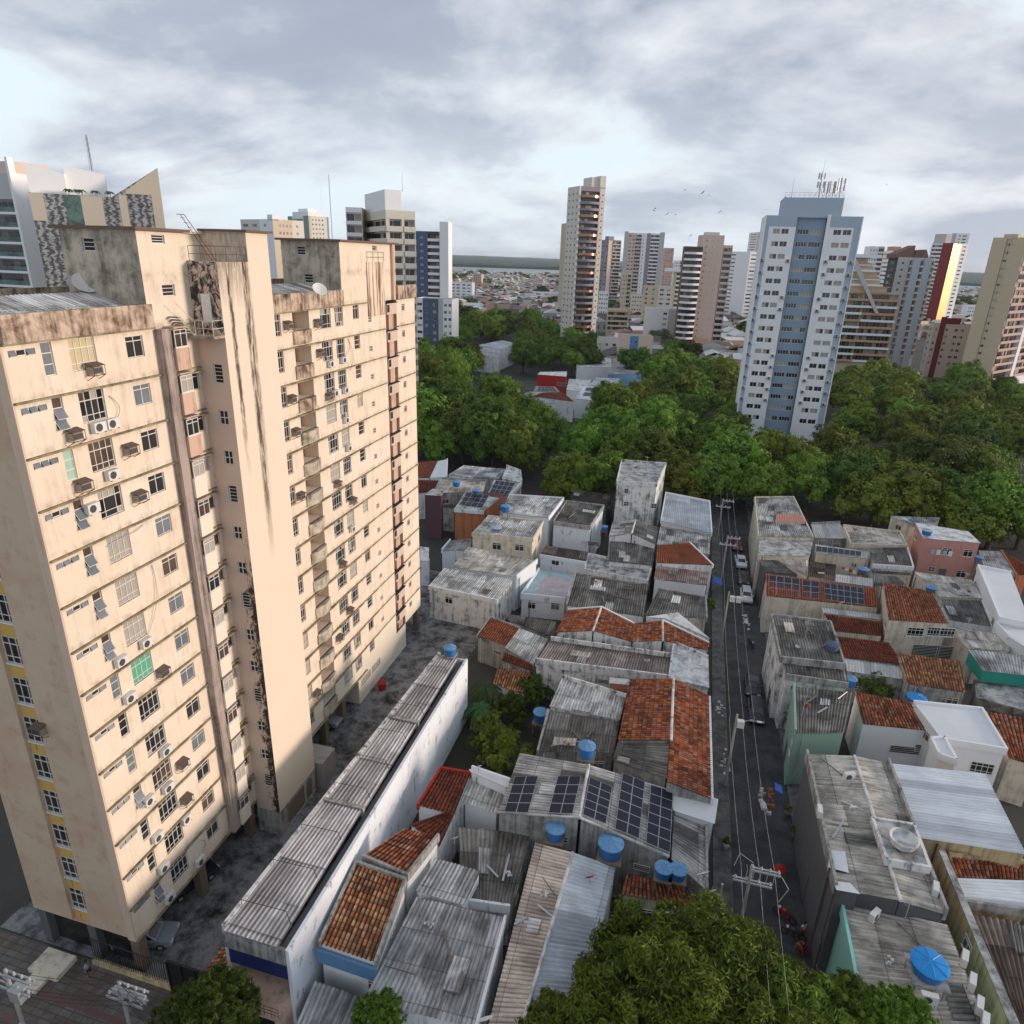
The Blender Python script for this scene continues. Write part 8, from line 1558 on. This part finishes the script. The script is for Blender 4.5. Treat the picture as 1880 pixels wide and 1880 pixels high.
# red stool / table, street signboard, bollard, bins, laundry, rubble patches
P = at(1432, 1598, 1.0); T = empty('red_parasol', (P.x, P.y, .14), 'folded red parasol at the shop kerb above the motorcycles', 'parasol'); mb = MB(); mb.lathe((0, 0, 1.0), [(.55, 0), (.5, .1), (.2, .3), (.05, .4)], 8); q = mb.build('canopy', M['w_red'], org=(0, 0, 0)); q.parent = T; mb = MB(); mb.tube((0, 0, 0), (0, 0, 1.4), .03); q = mb.build('post', M['metal_gray'], org=(0, 0, 0)); q.parent = T
mb = MB(); mb.box(-.06, -1.5, 0, .06, 1.5, 1.2); o = mb.build('signboard', M['plastic_w'], org=(0, 0, 0)); P = at(1483, 1612, 4.6); o.location = (13.9, P.y, 4.0); tag(o, 'white signboard with a dark curved mark on the dark grey shop front', 'sign'); mb = MB(); mb.path([(-.08, -.5, .3), (-.08, -.2, .9), (-.08, .3, .8), (-.08, .1, .4), (-.08, .5, .3)], .05, 4); q = mb.build('mark', M['ac_dark'], org=(0, 0, 0)); q.parent = o
mb = MB(); mb.cyl((0, 0), .07, .07, 0, 1.6, 8); mb.cyl((0, 0), .1, .1, 1.6, 1.8, 8); o = mb.build('bollard', M['plastic_w'], org=(0, 0, 0)); P = at(1325, 1630, 1.4); o.location = (P.x, P.y, .02); tag(o, 'white post on the west sidewalk beside the mango tree', 'post')
for i, (x, y, lab) in enumerate([(1318, 1065, 'bright blue awning on the west sidewalk'), (1430, 1445, 'small blue cloth at the shop door'),]):
    P = at(x, y, 2.5); mb = MB(); mb.hexa([(-.7, -1.1, 0), (.7, -1.1, -.3), (.7, 1.1, -.3), (-.7, 1.1, 0)], [(-.7, -1.1, .05), (.7, -1.1, -.25), (.7, 1.1, -.25), (-.7, 1.1, .05)])
    for yy in (-1, 1): mb.tube((.65, yy, -.28), (.65, yy, -2.4), .03, 4)
    o = mb.build('awning', plain('awning_blue' + str(i), (.03, .12, .5), .6), org=(0, 0, 0)); o.location = P; o.scale = (1, 1, 1) if i == 0 else (.5, .5, 1); tag(o, lab, 'awning')
rr = random.Random(9)
for i, (x, y, n_, lab) in enumerate([(1402, 1478, 26, 'light rubble heap along the east kerb opposite the solar roof'), (1370, 1140, 20, 'pale rubble heap on the street below the pale cars'), (1322, 1300, 18, 'rubbish scattered on the west sidewalk beside the big clay gable'), (1415, 1455, 12, 'few broken bricks on the street near the shop door'), (1330, 1400, 14, 'stacked rubble on the west sidewalk corner')]):
    P = at(x, y, .1); mb = MB()
    for k in range(n_):
        a_ = rr.uniform(0, 6.28); r_ = rr.uniform(0, 1); cx_, cy_ = .5 * r_ * math.cos(a_), 2.6 * r_ * math.sin(a_); s_ = rr.uniform(.08, .28)
        q = [Vector((rr.uniform(.6, 1.2) * s_ * dx, rr.uniform(.6, 1.2) * s_ * dy, 0)) for dx, dy in ((-1, -1), (1, -1), (1, 1), (-1, 1))]; mb.hexa([(cx_ + v.x, cy_ + v.y, 0) for v in q], [(cx_ + v.x * .6, cy_ + v.y * .6, s_ * .8) for v in q])
    o = mb.build('rubble', M['slabw'] if i != 3 else M['brick'], org=(0, 0, 0)); o.location = (P.x, P.y, .02); tag(o, lab, 'rubble', kind='stuff')
mb = MB(); mb.tube((0, -1.6, 0), (0, 1.6, 0), .01, 4)
for i, c in enumerate((-1.2, -.6, 0, .5, 1.1)): mb.m = 1 if i % 2 else 2; mb.box(-.01, c - .22, -.7 + .1 * i, .01, c + .22, -.02)
o = mb.build('clothesline', [M['cable'], WH, RD], org=(0, 0, 0)); P = at(1562, 1045, 5.4); o.location = P; o.rotation_euler = (0, 0, 1.2); tag(o, 'washing line with red and white clothes in the laundry yard', 'washing line')
mb = MB(); mb.tube((-1.8, 0, 0), (1.8, 0, 0), .01, 4)
for i, c in enumerate((-1.3, -.5, .4, 1.2)): mb.m = 1 + i % 2; mb.box(c - .3, -.01, -.9, c + .25, .01, -.02)
o = mb.build('clothesline', [M['cable'], BL, WH], org=(0, 0, 0)); P = at(1731, 1010, 7.2); o.location = P; tag(o, 'washing hung along the salmon house balcony', 'washing line')
# birds
bm_ = MB(); bm_.face([(-.9, .1, .25), (-.35, .2, .12), (-.35, -.15, .12), (-.85, -.12, .22)]); bm_.face([(-.35, .2, .12), (0, .15, 0), (0, -.15, 0), (-.35, -.15, .12)]); bm_.face([(0, .15, 0), (.35, .2, .12), (.35, -.15, .12), (0, -.15, 0)]); bm_.face([(.35, .2, .12), (.9, .1, .25), (.85, -.12, .22), (.35, -.15, .12)]); bm_.hexa([(-.07, -.3, -.06), (.07, -.3, -.06), (.07, .35, -.06), (-.07, .35, -.06)], [(-.04, -.25, .06), (.04, -.25, .06), (.04, .3, .06), (-.04, .3, .06)])
bme = mesh(bm_, 'bird', M['black'])
for i, (x, y) in enumerate([(1222, 319), (1258, 349), (1290, 354), (1302, 359), (1201, 387), (1225, 393), (1240, 394), (1322, 389), (1444, 364), (1628, 339), (1268, 433), (1203, 383)]):
    P = atw(x, y, 230 + 12 * (i % 4)); o = bpy.data.objects.new('bird', bme); COL.objects.link(o); o.location = P; o.rotation_euler = (.2 * (i % 3), .3 * ((i * 7) % 5 - 2), i * 1.3); s_ = .8 + .12 * (i % 3); o.scale = (s_, s_, s_); tag(o, 'small dark bird soaring in the sky left of the blue and white tower', 'bird', 'birds soaring above the city')
# ================================================================== FAR CITY
def lowhouse(w_, d_, h_, roof, wall, kind, seed):
    mb = MB(); mb.m = 0; mb.hexa([(-w_ / 2, -d_ / 2, 0), (w_ / 2, -d_ / 2, 0), (w_ / 2, d_ / 2, 0), (-w_ / 2, d_ / 2, 0)], [(-w_ / 2, -d_ / 2, h_), (w_ / 2, -d_ / 2, h_), (w_ / 2, d_ / 2, h_), (-w_ / 2, d_ / 2, h_)])
    W_ = mesh(mb, 'wall', wall); mb = MB(); e = .4; z = h_ + .02
    if kind == 'gable': r = h_ + w_ * .22; mb.face([(-w_ / 2 - e, -d_ / 2 - e, z), (w_ / 2 * 0, -d_ / 2 - e, r), (0, d_ / 2 + e, r), (-w_ / 2 - e, d_ / 2 + e, z)]); mb.face([(0, -d_ / 2 - e, r), (w_ / 2 + e, -d_ / 2 - e, z), (w_ / 2 + e, d_ / 2 + e, z), (0, d_ / 2 + e, r)]); mb.face([(-w_ / 2, -d_ / 2 - e, z), (w_ / 2, -d_ / 2 - e, z), (0, -d_ / 2 - e, r)])
    else: mb.hexa([(-w_ / 2 - e, -d_ / 2 - e, z), (w_ / 2 + e, -d_ / 2 - e, z), (w_ / 2 + e, d_ / 2 + e, z + .5), (-w_ / 2 - e, d_ / 2 + e, z + .5)], [(-w_ / 2 - e, -d_ / 2 - e, z + .1), (w_ / 2 + e, -d_ / 2 - e, z + .1), (w_ / 2 + e, d_ / 2 + e, z + .6), (-w_ / 2 - e, d_ / 2 + e, z + .6)])
    R_ = mesh(mb, 'roof', roof); q = MB()
    for i in range(3): x = -w_ / 2 + w_ * (i + .5) / 3; q.box(x - .5, -d_ / 2 - .05, h_ * .35, x + .5, -d_ / 2 - .01, h_ * .7)
    return [('wall', W_), ('roof', R_), ('windows', mesh(q, 'windows', M['ac_dark']))]
fr_ = {'c': plain('far_clay', (.36, .20, .15), .9, var=.3), 'g': plain('far_grey_roof', (.38, .38, .37), .9, var=.35), 'w': plain('far_white_roof', (.62, .63, .63), .8, var=.2), 'd': plain('far_dark_roof', (.12, .11, .10), .9, var=.4)}
fw_ = [plain('far_white_wall', (.66, .65, .62), .9), plain('far_beige_wall', (.55, .46, .36), .9), plain('far_salmon_wall', (.52, .32, .26), .9), plain('far_grey_wall', (.36, .35, .34), .9)]
PR = []
for i in range(14):
    k = 'cgwggdwgcgwwgd'[i]; PR.append((lowhouse(7 + (i * 5) % 7, 8 + (i * 3) % 8, 3.5 + (i * 2) % 6, fr_[k], fw_[i % 4], 'gable' if i % 3 else 'flat', i), {'c': 'clay red', 'g': 'grey', 'w': 'white', 'd': 'dark'}[k] + ' roofed low house with ' + ('white', 'beige', 'salmon', 'grey')[i % 4] + ' walls in the dense quarter before the river'))
rf = random.Random(5); near = []; farb = []
v = 330.0
while v < 2080:
    st_ = 11.5 + (v - 330) * .004; x = -900.0 if v < 900 else -1700.0
    while x < (900 if v < 900 else 1900):
        X, Y_ = x + rf.uniform(-2.5, 2.5), v + rf.uniform(-2.5, 2.5); q = px((X, Y_, 4)); x += st_
        if not (748 < q[0] < 1900) or rf.random() < .14: continue
        g = math.sin(X * .021) + math.sin(Y_ * .017 + X * .006)
        if g > 1.55: continue
        if Y_ > 1840 + .3 * (X + 760) and X < -430: continue
        if Y_ > 2020 - max(0, X - 500) * .28: continue
        if q[1] > 612 and not (q[1] < 690 and 1085 < q[0] < 1400): continue
        if any(inpoly(q[0], q[1], p) for p in CAN): continue
        near.append((q[1], X, Y_))
    v += st_ * .95
near.sort(key=lambda a: (a[1] ** 2 + a[2] ** 2))
for i, (_, X, Y_) in enumerate(near[:300]):
    pr, lab = PR[rf.randrange(14)]; parts('low_house', (X, Y_, 0), lab, 'house', 'low houses of the dense quarter before the river', rf.choice((0, HP, .3, 2.1, 3.14)) + rf.uniform(-.1, .1), pr)
mb = MB(); mts = fw_ + [fr_['c'], fr_['g'], fr_['w'], fr_['d']]
for _, X, Y_ in near[300:]:
    w_, d_, h_ = rf.uniform(6, 13), rf.uniform(6, 13), rf.choice((3.5, 4, 6, 7, 9)) * rf.uniform(.8, 1.2); ang = rf.choice((0, .35, .35, .8)) + rf.uniform(-.08, .08); ca, sa = math.cos(ang), math.sin(ang)
    q = [(X + a_ * ca - b_ * sa, Y_ + a_ * sa + b_ * ca) for a_, b_ in ((-w_ / 2, -d_ / 2), (w_ / 2, -d_ / 2), (w_ / 2, d_ / 2), (-w_ / 2, d_ / 2))]; mb.m = rf.choice((0, 0, 0, 1, 1, 2, 3))
    for i in range(4): a_, b_ = q[i], q[(i + 1) % 4]; mb.face([(*a_, 0), (*b_, 0), (*b_, h_), (*a_, h_)])
    mb.m = rf.choice((4, 5, 5, 5, 6, 6, 6, 7)); m1, m2 = ((q[0][0] + q[1][0]) / 2, (q[0][1] + q[1][1]) / 2, h_ + w_ * .18), ((q[2][0] + q[3][0]) / 2, (q[2][1] + q[3][1]) / 2, h_ + w_ * .18)
    mb.face([(*q[0], h_), m1, m2, (*q[3], h_)]); mb.face([m1, (*q[1], h_), (*q[2], h_), m2])
tag(mb.build('distant_quarter', mts), 'dense carpet of small distant roofs stretching to the river', 'houses', kind='stuff'); print('far houses', len(near))
# clumps of trees in that quarter
ft = crown('foliage', 8, 5, 16, 900, 1.3, M['leaf_dark'], 99)
k = 0; nt_ = 0
while nt_ < 170 and k < 6000:
    k += 1; X, Y_ = rf.uniform(-900, 700), rf.uniform(340, 1950); q = px((X, Y_, 6))
    if not (750 < q[0] < 1890) or q[1] > 606: continue
    g = math.sin(X * .021) + math.sin(Y_ * .017 + X * .006)
    if g < .9 and rf.random() > .12: continue
    t_ = empty('distant_tree', (X, Y_, 0), 'dark green tree among the distant roofs before the river', 'tree', 'trees scattered among the distant roofs'); s_ = rf.uniform(.6, 1.5); c = put('crown', ft, t_, (0, 0, 5.5 * s_), rf.uniform(0, 6), False); c.scale = (s_ * rf.uniform(.9, 1.4), s_, s_); nt_ += 1
for (x, y, dep, xr, nm, lab, w_) in [(869, 503, 1050, 884, 'apartment_block', 'small orange and white block among the distant roofs left of centre', 't_salmon'), (826, 518, 720, 867, 'apartment_block', 'wide white block right behind the navy tower', 't_white'), (985, 512, 1150, 998, 'apartment_block', 'small beige block among the distant roofs before the river', 't_beige'), (966, 535, 800, 1026, 'apartment_block', 'broad white building with small windows before the river', 't_white'), (953, 560, 560, 968, 'apartment_block', 'small salmon block among the roofs behind the canopy', 't_salmon'),
                                     (1100, 535, 520, 1118, 'apartment_block', 'low white block just right of the slender central tower', 't_white'), (1160, 540, 560, 1180, 'apartment_block', 'low cream block right of the framed white high-rise base', 't_cream'), (1755, 560, 700, 1790, 'apartment_block', 'pale blocks beyond the gold striped tower', 't_pinkcream')]:
    tower(nm, lab, (x, y, dep), 8, None, xr, 3.2, None, [(0, 1, w_, 'win', W3((.08, .22), (.3, .44), (.56, .7), (.78, .92)))], w_, b=14, top=.8)

# loose things lying on the roofs
rc = random.Random(33); CL = []
for key, lab in (('W7', 'dark patched roof left of centre'), ('W9', 'large grey roof at the bottom'), ('W19b', 'mossy roof behind the solar roof'), ('W16a', 'wide dark roof below the painted court'), ('W35', 'patchwork roof'), ('E8', 'mouldy white house roof'), ('E11', 'seafoam house roof'), ('E15', 'beige shop roof'), ('E18', 'turquoise house roof'), ('E20b', 'beige roof with missing sheets'), ('E22', 'worn beige strip roof'), ('W24', 'pale roof with tank stand'), ('W25', 'white house slab roof'), ('E1', 'tall corner house roof'), ('W34', 'weathered low gable'), ('E2b', 'beige flat roof near the avenue'), ('W35b', 'cluttered grey terrace'), ('W10', 'beige ribbed roof'), ('W14', 'long reddish grey roof'), ('W32', 'concrete block house roof')):
    P = ROOFS[key][0][1]
    for kind, n_ in (('plank', 2), ('pipe', 1), ('brick_pile', 1), ('tv_aerial', 1)):
        for q in range(n_):
            s_, t_ = rc.uniform(.12, .85), rc.uniform(.12, .85); c = P[0].lerp(P[1], s_).lerp(P[3].lerp(P[2], s_), t_) + Vector((0, 0, .12)); a = rc.uniform(0, 3.1); mb = MB()
            if kind == 'plank': L_ = rc.uniform(1.0, 2.6); mb.obox((0, 0), L_, .15, 0, .05, a); mt, lb = rc.choice(('wood', 'wood', 'metal_gray')), ('longer' if q else 'shorter') + ' loose board lying on the '
            elif kind == 'tv_aerial':
                mb.tube((0, 0, -.1), (0, 0, 2.3), .03, 5); mb.tube((-.5 * math.cos(a), -.5 * math.sin(a), 2.2), (.5 * math.cos(a), .5 * math.sin(a), 2.2), .02, 4)
                for j in range(5): x = -.4 + .2 * j; mb.tube((x * math.cos(a) - .3 * math.sin(a), x * math.sin(a) + .3 * math.cos(a), 2.2), (x * math.cos(a) + .3 * math.sin(a), x * math.sin(a) - .3 * math.cos(a), 2.2), .014, 4)
                mt, lb = 'metal_gray', 'thin television aerial on the '
            elif kind == 'pipe': L_ = rc.uniform(1.5, 3.2); mb.tube((-L_ / 2 * math.cos(a), -L_ / 2 * math.sin(a), .05), (L_ / 2 * math.cos(a), L_ / 2 * math.sin(a), .05), .04); mt, lb = rc.choice(('w_dark', 'w_dark', 'metal_gray')), 'pipe lying on the '
            else:
                for _ in range(5): mb.obox((rc.uniform(-.3, .3), rc.uniform(-.3, .3)), .22, .12, 0, rc.uniform(.08, .25), rc.uniform(0, 3))
                mt, lb = rc.choice(('brick', 'slabw')), 'few loose bricks on the '
            if kind == 'plank' and q: lb = 'second loose board lying on the '
            elif kind == 'plank': lb = 'loose board lying on the '
            o = mb.build(kind if kind != 'plank' else 'loose_board', M[mt], org=(0, 0, 0)); o.location = c; tag(o, lb + lab, {'plank': 'board', 'pipe': 'pipe', 'brick_pile': 'bricks', 'tv_aerial': 'aerial'}[kind])
# ================================================================== AIR
mb = MB(); mb.box(-9050, -130, -1.0, 9050, 14050, 112.0)
m = bpy.data.materials.new('haze_air'); m.use_nodes = True; t = m.node_tree; t.nodes.clear(); v_ = N(t, 'ShaderNodeVolumePrincipled'); v_.inputs['Color'].default_value = (.80, .86, .95, 1); v_.inputs['Density'].default_value = .00006
v_.inputs['Anisotropy'].default_value = 0.2; o_ = N(t, 'ShaderNodeOutputMaterial'); lk(t, v_.outputs[0], o_.inputs['Volume'])
tag(mb.build('haze', m), 'thin pale air over the whole city', 'haze', kind='stuff')
